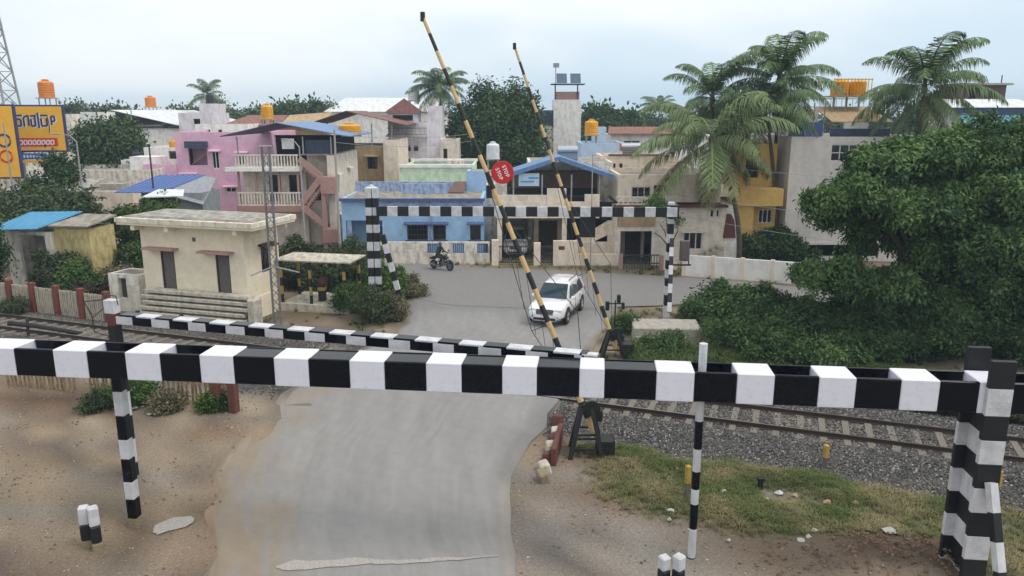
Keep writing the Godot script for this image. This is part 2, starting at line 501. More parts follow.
func road_color(x: float, d: float) -> Color:
	var b := n2(x, d, 40.0, 90.0)
	var c := n2(x, d, 200.0, 95.0)
	var along := n2(x * 1.0 + 0.1 * d, d * 0.06, 150.0, 97.0)
	var col := lin(0.30, 0.293, 0.29)
	col = col.lerp(lin(0.325, 0.314, 0.305), clampf(0.4 + 0.8 * n2(x, d, 9.0, 92.0), 0.0, 1.0))
	col *= 1.0 + 0.09 * along + 0.12 * n2(x * 1.6 + 0.15 * d, d * 0.04, 330.0, 98.0) + 0.03 * b + 0.05 * c
	var r := on_road(x, d)
	var dust := 0.0
	if d < 30.0: dust = smoothstep(2.7, 0.5, x - curve_at(road_l, d) + 1.6 * b + 0.9 * c)
	col = col.lerp(lin(0.315, 0.255, 0.19), dust * clampf(0.9 + 1.2 * c, 0.0, 1.0))
	if r < 0.7: col = col.lerp(ground_color(x, d), smoothstep(0.55, 0.05, r + 0.25 * c) * (1.0 if x < -3.0 or d > 28.0 else 0.3))
	if d > 38.0: col = col.lerp(lin(0.25, 0.24, 0.235), 0.8)
	if d < 33.0 and d > 19.0:  # the older darker strip along the right-hand edge at the rails
		col = col.lerp(lin(0.22, 0.215, 0.21), 0.6 * smoothstep(0.9, 0.2, curve_at(road_r, d) - x + 0.3 * b))
	col *= 1.09
	col = col.lerp(lin(0.16, 0.155, 0.15), 0.7 * patch(x, d, -1.9, 16.9, 0.35, 0.12, 0.5))
	return col

func build_ground() -> void:
	var gm := StandardMaterial3D.new()
	gm.vertex_color_use_as_albedo = true
	gm.roughness = 0.97
	gm.albedo_texture = T["grit"]
	gm.uv1_triplanar = true
	gm.uv1_world_triplanar = true
	gm.uv1_scale = Vector3.ONE / 1.3
	gm.normal_enabled = true
	gm.normal_texture = T["gravel_n"]
	gm.normal_scale = 1.0
	var rm := gm.duplicate()
	rm.albedo_texture = T["road"]
	rm.uv1_scale = Vector3.ONE / 2.3
	rm.normal_texture = T["fine_n"]
	rm.normal_scale = 0.35
	rm.roughness = 0.85
	var xs := spaced([[-700, -120, 120], [-120, -40, 20], [-40, -16, 0.8], [-16, 14, 0.125], [14, 30, 0.8], [30, 120, 15], [120, 700, 120]])
	var ds := spaced([[-120, 0, 40], [0, 12, 2], [12, 28, 0.125], [28, 42, 0.3], [42, 60, 1.0], [60, 120, 10], [120, 900, 120]])
	var g := obj("ground", sheet(xs, ds, func(x, d): return V(x, ground_h(x, d), d), ground_color), gm)
	tag(g, "sandy brown earth yard and weedy verges around the crossing", "ground", "", "structure")
	# road over the crossing: rows across, edges wander
	var us := spaced([[0.0, 1.0, 1.0 / 72.0]])
	var rd := spaced([[4, 12, 1.0], [12, 42, 0.14]])
	var at := func(u, d):
		var l := curve_at(road_l, d) - 0.22 * n2(curve_at(road_l, d), d, 55.0, 9.0) - 0.12 * n2(0.0, d, 260.0, 4.0)
		var r := curve_at(road_r, d) + 0.22 * n2(curve_at(road_r, d), d, 55.0, 9.0) + 0.12 * n2(9.0, d, 260.0, 4.0)
		var x: float = lerp(l, r, u)
		return V(x, road_h(x, d) - 0.04 * (1.0 - smoothstep(0.0, 0.25, min(x - l, (r - x) * (1.0 if d > 27.0 else 9.0)))), d)
	var ro := obj("road", sheet(us, rd, at, road_color), rm)
	tag(ro, "dusty grey road running under the gauges and over the rails", "road", "", "structure")
	var lx := spaced([[-70, -16, 1.0], [-16, 26, 0.3], [26, 60, 1.0]])
	var lu := spaced([[0.0, 1.0, 1.0 / 36.0]])
	var at2 := func(x, u):
		var a := curve_at(lane_n, x) - 0.2 * n2(x, curve_at(lane_n, x), 55.0, 9.0)
		var b := curve_at(lane_f, x) + 0.2 * n2(x, curve_at(lane_f, x), 55.0, 9.0)
		var d: float = lerp(a, b, u)
		return V(x, road_h(x, d) + 0.012, d)
	var la := obj("cross_road", sheet(lx, lu, at2, road_color), rm)
	tag(la, "grey road passing in front of the row of houses", "road", "", "structure")

func build_track() -> void:
	var t := Node3D.new()
	t.name = numbered("railway_track")
	add_child(t)
	t.position = V(TRACK_A.x, 0, TRACK_A.y)
	t.rotation_degrees.y = -20.0
	tag(t, "single railway track with concrete sleepers crossing the road", "railway track", "", "structure")
	for s in [-0.8, 0.8]:
		var st := S()
		prism(st, [Vector2(-0.065, 0.1), Vector2(0.065, 0.1), Vector2(0.065, 0.115), Vector2(0.012, 0.135), Vector2(0.012, 0.215), Vector2(0.034, 0.23), Vector2(0.034, 0.258), Vector2(-0.034, 0.258), Vector2(-0.034, 0.23), Vector2(-0.012, 0.215), Vector2(-0.012, 0.135), Vector2(-0.065, 0.115)], -70.0, 70.0)
		var r := obj("rail", st, "rail_side", t)
		r.transform = Transform3D(Basis(Vector3.UP, PI / 2), Vector3(0, 0.055, s))
		obj("rail_head", bb(-0.03, 0.03, 0.2575, 0.262, -70.0, 70.0), "rail_top", r)
	var sm := S()
	hexa(sm, [Vector3(-0.13, 0.0, -1.3), Vector3(0.13, 0.0, -1.3), Vector3(0.13, 0.0, 1.3), Vector3(-0.13, 0.0, 1.3),
		Vector3(-0.1, 0.13, -1.28), Vector3(0.1, 0.13, -1.28), Vector3(0.1, 0.13, 1.28), Vector3(-0.1, 0.13, 1.28)])
	sm.generate_normals()
	var mesh := sm.commit()
	for i in 70:
		var x := -30.0 + i * 0.68
		if x > -10.5 and x < -1.2: continue  # under the road
		var o := obj("sleeper", mesh, "sleeper", t)
		o.position = Vector3(x + rng.randf_range(-0.02, 0.02), 0.045 + rng.randf_range(-0.01, 0.01), 0)
		o.rotation.y = rng.randf_range(-0.015, 0.015)

func pebble(sd: int) -> ArrayMesh:
	var r := RandomNumberGenerator.new()
	r.seed = sd
	var st := S()
	var p := []
	for k in 6:
		var q := Vector3.ZERO
		q[k / 2] = (1.0 if k % 2 == 0 else -1.0) * r.randf_range(0.65, 1.2)
		p.append(q + Vector3(r.randf_range(-0.3, 0.3), r.randf_range(-0.3, 0.3), r.randf_range(-0.3, 0.3)))
	for a in [0, 1]:
		for b in [2, 3]:
			for c in [4, 5]:
				var f := [p[a], p[b], p[c]]
				if (a + b + c) % 2 == 0: f.reverse()
				for q in f: st.add_vertex(q)
	st.generate_normals()
	return st.commit()

func multi(called: String, mesh: Mesh, m, tf: Array, cols: Array, parent: Node = null) -> MultiMeshInstance3D:
	var mm := MultiMesh.new()
	mm.transform_format = MultiMesh.TRANSFORM_3D
	mm.use_colors = true
	mm.mesh = mesh
	mm.instance_count = tf.size()
	for i in tf.size():
		mm.set_instance_transform(i, tf[i])
		mm.set_instance_color(i, cols[i])
	var o := MultiMeshInstance3D.new()
	o.multimesh = mm
	o.material_override = M[m] if m is String else m
	if parent == null:
		o.name = numbered(called)
		add_child(o)
	else:
		o.name = called
		parent.add_child(o, true)
	return o

func build_ballast() -> void:
	var tf := []
	var co := []
	for i in 85000:
		var s := rng.randf_range(-33.0, 20.0) if i % 3 == 0 else rng.randf_range(-1.0, 15.0)
		var o := rng.randfn(0.0, 1.0) * 0.25 + rng.randf_range(-3.7, 3.0)
		var p := TRACK_A + track_t * s + track_n * o
		if rng.randf() < smoothstep(3.2, 4.1, absf(o)): continue
		if on_road(p.x, p.y) > -0.1: continue
		if absf(o) < 1.3 and rng.randf() < 0.6: continue
		if p.x < -10.0 and rng.randf() < 0.45: continue
		var r := rng.randf_range(0.022, 0.05)
		tf.append(Transform3D(Basis.from_euler(Vector3(rng.randf() * TAU, rng.randf() * TAU, rng.randf() * TAU)).scaled(Vector3(r, r * 0.85, r)), V(p.x, ground_h(p.x, p.y) + rng.randf_range(0.0, 0.03), p.y)))
		var g := rng.randf_range(0.04, 0.155) + (0.2 if rng.randf() < 0.1 else 0.0)
		co.append(Color(g * 1.02, g * 0.97, g * 0.93))
	var b := multi("ballast", pebble(4), "stone", tf, co)
	tag(b, "grey crushed stone ballast heaped along the railway track", "ballast", "", "stuff")
	tf = []
	co = []
	for i in 22000:
		var x := rng.randf_range(-17.0, 13.0)
		var d := rng.randf_range(13.5, 27.0)
		var rd := on_road(x, d)
		if rd > -0.05 or absf(track_off(x, d)) < 3.0: continue
		if n2(x, d, 40.0, 5.0) + rng.randf_range(-0.4, 0.4) < 0.0: continue
		var r := 0.008 + 0.03 * pow(rng.randf(), 5.0)
		tf.append(Transform3D(Basis.from_euler(Vector3(rng.randf() * TAU, rng.randf() * TAU, 0)).scaled(Vector3(r, r * 0.7, r)), V(x, ground_h(x, d) + r * 0.3, d)))
		var c := ground_color(x, d) * rng.randf_range(0.55, 1.5)
		co.append(Color(minf(c.r, 0.6), minf(c.g, 0.56), minf(c.b, 0.5)))
	for i in 2600:  # clods on the dug heap
		var x := 8.5 + rng.randfn() * 1.4
		var d := 15.7 + rng.randfn() * 0.7
		if d < 13.6: continue
		var r := 0.012 + 0.05 * pow(rng.randf(), 4.0)
		tf.append(Transform3D(Basis.from_euler(Vector3(rng.randf() * TAU, rng.randf() * TAU, 0)).scaled(Vector3(r, r * 0.8, r)), V(x, ground_h(x, d) + r * 0.3, d)))
		co.append(lin(0.15, 0.095, 0.062) * rng.randf_range(0.6, 1.5))
	var lt := []
	var lc := []
	for i in 5200:  # dry leaves and straw blown over the yards
		var x := rng.randf_range(-19.0, 12.5)
		var d := rng.randf_range(13.6, 27.5)
		if on_road(x, d) > (0.3 if x < -3.0 else -0.1) or absf(track_off(x, d)) < 2.8: continue
		if n2(x, d, 60.0, 15.0) + 0.6 * patch(x, d, -16.0, 26.3, 6.0, 1.6) + rng.randf_range(-0.3, 0.3) < 0.12: continue
		var s := rng.randf_range(0.02, 0.06)
		lt.append(Transform3D(Basis.from_euler(Vector3(rng.randf_range(-0.5, 0.5), rng.randf() * TAU, rng.randf_range(-0.5, 0.5))).scaled(Vector3(s, s, s * rng.randf_range(0.2, 0.8))), V(x, ground_h(x, d) + 0.012, d)))
		lc.append(lin(0.17, 0.11, 0.06).lerp(lin(0.36, 0.29, 0.17), rng.randf()) * rng.randf_range(0.5, 1.2))
	tag(multi("dry_leaves", pebble(17), "stone", lt, lc), "dry leaves and straw scattered over the earth yards", "leaf litter", "", "stuff")
	tag(multi("loose_stones", pebble(9), "stone", tf, co), "small loose stones scattered over the earth yard", "stones", "", "stuff")

func blade_tuft(sd: int, n: int, h: float, w: float, lean: float) -> ArrayMesh:
	var r := RandomNumberGenerator.new()
	r.seed = sd
	var st := SurfaceTool.new()
	st.begin(Mesh.PRIMITIVE_TRIANGLES)
	for i in n:
		var a := r.randf() * TAU
		var out := Vector3(cos(a), 0, sin(a))
		var side := Vector3(-sin(a), 0, cos(a)) * w * r.randf_range(0.7, 1.2)
		var b := out * r.randf() * h * 0.35
		var hh := h * r.randf_range(0.55, 1.1)
		var mid := b + Vector3(0, hh * 0.6, 0) + out * hh * lean * 0.35
		var tip := b + Vector3(0, hh * (1.0 - 0.35 * lean), 0) + out * hh * lean
		st.set_color(Color(1, 1, 1) * r.randf_range(0.8, 1.15))
		st.set_normal((Vector3.UP + out * 0.5).normalized())
		quad(st, b - side, mid - side * 0.8, mid + side * 0.8, b + side)
		st.add_vertex(mid - side * 0.8); st.add_vertex(tip); st.add_vertex(mid + side * 0.8)
	return st.commit()

func build_grass() -> void:
	var tf := [[], [], []]
	var co := [[], [], []]
	for i in 52000:
		var x := rng.randf_range(1.5, 14.0)
		var d := rng.randf_range(13.5, 24.5)
		var g := grassiness(x, d)
		if rng.randf() > g * 0.95 or on_road(x, d) > -0.2: continue
		var dry := clampf(0.4 + 1.6 * n2(x, d, 45.0, 77.0) + rng.randf_range(-0.25, 0.25) + 0.5 * smoothstep(-5.4, -7.0, track_off(x, d)), 0.0, 1.0)
		var c := lin(0.115, 0.15, 0.05).lerp(lin(0.28, 0.245, 0.13), dry)
		var s := rng.randf_range(0.55, 1.15) * (0.7 + 0.5 * g)
		tf[0].append(Transform3D(Basis(Vector3.UP, rng.randf() * TAU).scaled(Vector3(s, s * rng.randf_range(0.6, 1.1), s)), V(x, ground_h(x, d) - 0.01, d)))
		co[0].append(c * rng.randf_range(0.75, 1.25))
	tag(multi("grass", blade_tuft(5, 9, 0.19, 0.007, 0.75), "grass", tf[0], co[0]), "patchy green and dry grass beside the ballast on the near right", "grass", "", "stuff")
	# weeds in the verges beyond the rails and along the walls
	for i in 16000:
		var x := rng.randf_range(-28.0, 26.0)
		var d := rng.randf_range(22.0, 54.0)
		var lush := false
		if i % 2 == 0:
			x = rng.randf_range(5.0, 24.0)
			d = TRACK_A.y - 0.364 * (x - TRACK_A.x) + rng.randf_range(2.7, 7.5)
			lush = true
		var o := track_off(x, d)
		if on_road(x, d) > -0.15 or o < 2.6: continue
		var near_edge: bool = on_road(x, d) > -2.6
		if not lush and not near_edge and rng.randf() > 0.45: continue
		if not lush and n2(x, d, 35.0, 14.0) + rng.randf_range(-0.35, 0.35) < -0.02: continue
		var s := rng.randf_range(0.6, 1.5)
		var c := lin(0.12, 0.15, 0.04).lerp(lin(0.28, 0.235, 0.11), clampf(0.4 + n2(x, d, 30.0, 19.0) * 1.4, 0.0, 1.0))
		if lush:
			s *= 1.5
			c = c.lerp(lin(0.07, 0.12, 0.035), 0.75)
		tf[1].append(Transform3D(Basis(Vector3.UP, rng.randf() * TAU).scaled(Vector3.ONE * s), V(x, ground_h(x, d) - 0.02, d)))
		co[1].append(c * rng.randf_range(0.7, 1.25))
	tag(multi("verge_weeds", blade_tuft(8, 10, 0.26, 0.014, 0.75), "grass", tf[1], co[1]), "low weeds and dry grass along the verges beyond the rails", "weeds", "", "stuff")

# ---- striped height gauges and barrier booms
func bands(parent: Node, x0: float, x1: float, z0: float, z1: float, hs: Array, mats: Array, r := 0.012) -> void:
	# hs from the top down; one painted band between each pair, mats in turn
	for i in hs.size() - 1:
		var m: String = mats[i % mats.size()]
		var st := cbox(S(), x0, x1, hs[i + 1], hs[i], z0, z1, r)
		obj("white_band" if "white" in m else ("black_band" if "black" in m else "bare_end"), st, m, parent)

func round_bands(parent: Node, c: Vector3, r: float, hs: Array, mats: Array) -> void:
	for i in hs.size() - 1:
		var m: String = mats[i % mats.size()]
		var k := r + 0.001 * (i % 2)
		var st := lathe(S(), c, [[0.0, hs[i + 1]], [k, hs[i + 1]], [k, hs[i]], [0.0, hs[i]]], 14)
		obj("white_band" if "white" in m else "black_band", st, m, parent)

func build_near_gauge() -> void:
	var g := thing("height_gauge", "large black and white striped box beam gauge spanning the road nearest", "height gauge", V(-9.14, 0, 16.74), -6.23)
	var cuts := [-3.38, -2.38, -1.41, -0.58, 0.35, 1.18, 2.13, 2.92, 3.86, 4.66, 5.59, 6.38, 7.31, 8.09, 8.98, 9.73, 10.64, 11.17, 12.26, 13.05, 13.92, 14.68, 15.57, 16.31, 17.19, 17.94, 18.7, 19.3, 21.2]
	var y0 := 4.02
	var y1 := 4.68
	for i in cuts.size() - 1:
		var a: float = cuts[i]
		var b: float = cuts[i + 1]
		var j := rng.randf_range(-0.006, 0.006)
		if i % 2 == 0:  # white segment, boxed in on top
			var st := S()
			cbox(st, a, b, y0 + j, y1 + 0.008 + j, -0.75, 0.004 + j, 0.018)
			obj("white_panel", st, "gauge_white", g)
		else:
			var closed: bool = a > 2.5 and b < 12.6
			var st := S()
			cbox(st, a, b, y0 + 0.012 + j, y1 - 0.004 + j, -0.03, 0.0 + j, 0.012)
			cbox(st, a, b, y0 + 0.012 + j, y1 - 0.004 + j, -0.75, -0.72, 0.012)
			cbox(st, a + 0.004, b - 0.004, y1 - 0.035, y1 + 0.002, -0.075, -0.031, 0.01)
			cbox(st, a + 0.004, b - 0.004, y1 - 0.035, y1 + 0.002, -0.719, -0.68, 0.01)
			if closed: cbox(st, a + 0.003, b - 0.003, y1 - 0.03, y1 - 0.015 + j, -0.68, -0.0755, 0.005)
			else: cbox(st, a, b, y0 + 0.02, y0 + 0.04, -0.719, -0.031, 0.004)
			obj("black_panel", st, "gauge_black", g)
	# left post: two painted channels side by side with a grey flank
	var lp := Node3D.new()
	lp.name = "left_post"
	lp.name = "post"
	g.add_child(lp, true)
	bands(lp, -0.34, -0.1, -0.62, -0.38, [4.015, 3.56, 2.95, 2.34, 1.84, 1.24, 0.78, 0.27], ["gauge_black", "old_white"], 0.02)
	bands(lp, -0.34, -0.1, -0.62, -0.38, [0.27, -0.1], ["bare_concrete"], 0.02)
	# right post: rear flange, web and front column
	var rp := Node3D.new()
	rp.name = "post"
	g.add_child(rp, true)
	var hs := [5.18, 4.6, 4.02, 3.49, 2.97, 2.43, 1.88, 1.34, 0.8, 0.26, -0.2]
	bands(rp, 18.8, 19.28, 0.02, 0.14, hs, ["matt_black", "old_white"], 0.01)
	bands(rp, 18.78, 19.24, -0.93, -0.81, hs, ["matt_black", "old_white"], 0.01)
	bands(rp, 18.98, 19.03, -0.808, 0.018, [4.0, 3.49, 2.97, 2.43, 1.88, 1.34, 0.8, 0.26, -0.2], ["matt_black", "old_white"], 0.006)
	for h in [4.2, 4.33, 4.46]:
		for x in [18.88, 19.04, 19.2]:
			obj("bolt", lathe(S(), Vector3(x, h, 0.14), [[0.016, 0.0], [0.016, 0.012], [0.0, 0.014]], 6, 2), "old_white", rp)
	# thin prop pole standing up through the hollow beam
	var p := Node3D.new()
	p.name = "prop_pole"
	g.add_child(p, true)
	round_bands(p, Vector3(13.28, 0, -0.6), 0.088, [5.14, 4.5, 3.9, 3.37, 2.71, 2.17, 1.74, 1.37, 0.76, 0.03, -0.2], ["old_white", "gauge_black"])
	# slanting brace in front of the right post
	var br := Node3D.new()
	br.name = "brace"
	g.add_child(br, true)
	var p0 := Vector3(19.06, 2.62, 0.24)
	var p1 := Vector3(19.26, -0.15, 1.15)
	for i in 5:
		var st := S()
		bar(st, p0.lerp(p1, i / 5.0), p0.lerp(p1, (i + 1) / 5.0), 0.17, 0.17)
		obj("white_band" if i % 2 == 0 else "black_band", st, "old_white" if i % 2 == 0 else "matt_black", br)
	obj("foot", bb(18.7, 19.8, -0.1, 0.12, -1.2, 1.4), "concrete", g)

func build_slim_gauge() -> void:
	var a := Vector3(-10.62, 0, -19.78)
	var b := Vector3(1.55, 0, -16.36)
	var ln := a.distance_to(b)
	var turn := -rad_to_deg(atan2(b.z - a.z, b.x - a.x))
	var g := thing("slim_height_gauge", "thin chequered striped beam just behind the large gauge beam", "height gauge", a, turn)
	var x := 0.1
	var i := 0
	while x < ln:
		var w: float = min([0.52, 0.6, 0.55, 0.58][i % 4], ln - x)
		var dk := i % 2 == 1
		obj("front_plate", cbox(S(), x, x + w, 4.5, 4.715, -0.012, 0.0 - 0.002 * (i % 2), 0.004), "gauge_black" if dk else "old_white", g)
		obj("top_plate", cbox(S(), x + 0.12, x + w + 0.12, 4.717, 4.765, -0.32, -0.002 + 0.002 * (i % 2), 0.008), "old_white" if dk else "gauge_black", g)
		x += w
		i += 1
	obj("back_plate", bb(0.1, ln, 4.5, 4.715, -0.32, -0.305), "matt_black", g)
	obj("end_plate", cbox(S(), ln, ln + 0.35, 4.72, 4.76, -0.2, 0.0, 0.006), "old_white", g)
	# left pole with a white board and bent rods at its head
	var q := Node3D.new()
	q.name = "pole"
	g.add_child(q, true)
	bands(q, -0.26, 0.0, -0.3, -0.05, [4.42, 3.9, 3.2, 2.5, 1.8, 1.1, 0.4, -0.1], ["matt_black", "old_white"])
	obj("head_collar", cbox(S(), -0.26, 0.0, 4.42, 4.75, -0.29, -0.06), "red_oxide", q)
	obj("head_board", cbox(S(), -0.3, 0.04, 4.75, 5.12, -0.27, -0.04), "old_white", q)
	var st := S()
	for s in [[Vector3(-0.75, 4.2, -0.1), Vector3(-0.78, 4.7, -0.1), Vector3(-0.98, 5.02, -0.1)], [Vector3(-0.98, 5.02, -0.1), Vector3(-0.32, 5.12, -0.1)], [Vector3(-0.98, 5.02, -0.1), Vector3(-0.75, 4.6, -0.1), Vector3(-0.32, 4.9, -0.1)], [Vector3(-0.32, 5.12, -0.1), Vector3(-0.2, 5.26, -0.1), Vector3(0.1, 5.24, -0.1), Vector3(0.13, 5.0, -0.1)], [Vector3(-0.75, 4.2, -0.1), Vector3(-0.28, 4.1, -0.1)]]:
		tube(st, s, 0.016, 0.016, 6)
	obj("bent_rod", st, "wire", q)

func stub_post(label: String, x: float, d: float, turn: float, h: float, r := 0.11) -> void:
	var t := thing("guard_stub", label, "stub post", V(x, ground_h(x, d), d), turn, "short guard posts at the gauge feet")
	# angle section seen with its ridge towards the road, painted in three bands
	for k in [[h, 0.5 * h + 0.08, "old_white", "white_band"], [0.5 * h + 0.08, 0.2, "matt_black", "black_band"], [0.2, -0.15, "bare_concrete", "bare_end"]]:
		var st := S()
		cbox(st, -r, r, k[1], k[0], -r, r, 0.03)
		obj(k[3], st, k[2], t)

func boom_barrier(label: String, at: Vector3, pivot_h: float, tip: Vector3, disc_at: float) -> void:
	var t := thing("boom_barrier", label, "barrier", at, 0.0, "raised yellow and black barrier booms")
	var piv := Vector3(-0.1, pivot_h, 0)
	var tp := tip - at
	var dir := (tp - piv).normalized()
	var ln := piv.distance_to(tp)
	var boom := Node3D.new()
	boom.name = "boom"
	t.add_child(boom, true)
	var s := -0.9
	var i := 0
	while s < ln:
		var e: float = min(s + 0.52, ln)
		var r0: float = lerp(0.095, 0.05, clampf(s / ln, 0, 1))
		var r1: float = lerp(0.095, 0.05, clampf(e / ln, 0, 1))
		obj("yellow_band" if i % 2 == 0 else "black_band", tube(S(), [piv + dir * s, piv + dir * e], r0, r1, 10), "boom_yellow" if i % 2 == 0 else "boom_black", boom)
		s = e
		i += 1
	obj("tip_cap", lathe(S(), tp, [[0.0, 0.14], [0.07, 0.12], [0.07, -0.12], [0.0, -0.14]], 10), "boom_black", boom)
	# bracing wires from the tail along the boom, and the loose fringe rods
	var st := S()
	var side := Vector3(dir.y, -dir.x, 0).normalized()
	for k in [[0.2, 0.9], [0.35, -0.55]]:
		var kn: Vector3 = piv + dir * ln * 0.22 + side * k[1]
		tube(st, [piv - dir * 0.2, kn, piv + dir * ln * (k[0] + 0.3)], 0.012, 0.012, 5)
		tube(st, [kn, piv + dir * ln * 0.22], 0.012, 0.012, 5)
	for q in 5:
		var f := 0.12 + 0.085 * q
		var p: Vector3 = piv + dir * ln * f
		tube(st, [p, p + Vector3(0.18 + 0.05 * q, -1.5 - 0.2 * q, 0.02)], 0.008, 0.008, 4)
	obj("brace_wire", st, "wire", boom)
	# tripod of black steel angles with gear, drum and counterweight
	var fr := Node3D.new()
	fr.name = "stand"
	t.add_child(fr, true)
	var top := Vector3(0, pivot_h - 0.05, 0)
	for f in [[-0.5, 0.45], [0.5, 0.48], [-0.42, -0.45], [0.56, -0.42]]:
		st = S()
		bar(st, Vector3(f[0], -0.1, f[1]), top + Vector3(f[0] * 0.3, 0.05, f[1] * 0.4), 0.13, 0.13)
		obj("leg", st, "machine_black", fr)
	st = S()
	for h in [0.28, 0.7]:
		var k: float = 1.0 - 0.72 * h / pivot_h
		var c := [Vector3(-0.5 * k, h, 0.45 * k), Vector3(0.5 * k, h, 0.48 * k), Vector3(0.56 * k, h, -0.42 * k), Vector3(-0.42 * k, h, -0.45 * k)]
		for q in 4: bar(st, c[q], c[(q + 1) % 4], 0.05, 0.05)
	obj("cross_bar", st, "machine_black", fr)
	obj("gear_wheel", lathe(S(), Vector3(0.16, pivot_h - 0.02, 0.16), [[0.0, 0.05], [0.24, 0.05], [0.24, -0.05], [0.0, -0.05]], 18, 2), "machine_black", t)
	obj("winch_box", cbox(S(), 0.3, 0.85, 0.0, 0.6, -0.1, 0.4, 0.08), "machine_black", t)
	obj("counterweight", cbox(S(), 0.22, 0.5, pivot_h - 0.5, pivot_h - 0.12, -0.22, 0.05, 0.04), "machine_black", t)
	obj("bearing", lathe(S(), Vector3(-0.1, pivot_h, 0), [[0.0, 0.2], [0.1, 0.2], [0.1, -0.2], [0.0, -0.2]], 12, 2), "machine_black", t)
	if disc_at > 0.0:
		var dc := piv + dir * ln * disc_at + side * 0.42 + Vector3(0, 0, 0.1)
		var di := obj("stop_disc", lathe(S(), Vector3.ZERO, [[0.0, 0.02], [0.3, 0.02], [0.325, 0.012], [0.325, -0.02], [0.0, -0.02]], 32, 2), "stop_red", t)
		di.position = dc
		obj("disc_arm", bar(S(), piv + dir * ln * disc_at, dc - Vector3(0, 0, 0.03), 0.03, 0.03), "wire", t)
		# two worn lines of lettering, running along the lifted boom
		var an := atan2(dir.y, dir.x)
		for k in [-1, 1]:
			var tm := TextMesh.new()
			tm.text = "STOP"
			tm.font = font_bold
			tm.font_size = 32
			tm.pixel_size = 0.0046
			tm.depth = 0.006
			var lt := obj("lettering", tm, "letter_white", di)
			lt.rotation.z = an - PI
			lt.position = Vector3(0, 0, 0.024) + Vector3(-sin(an), cos(an), 0) * 0.1 * k
var font_bold := SystemFont.new()

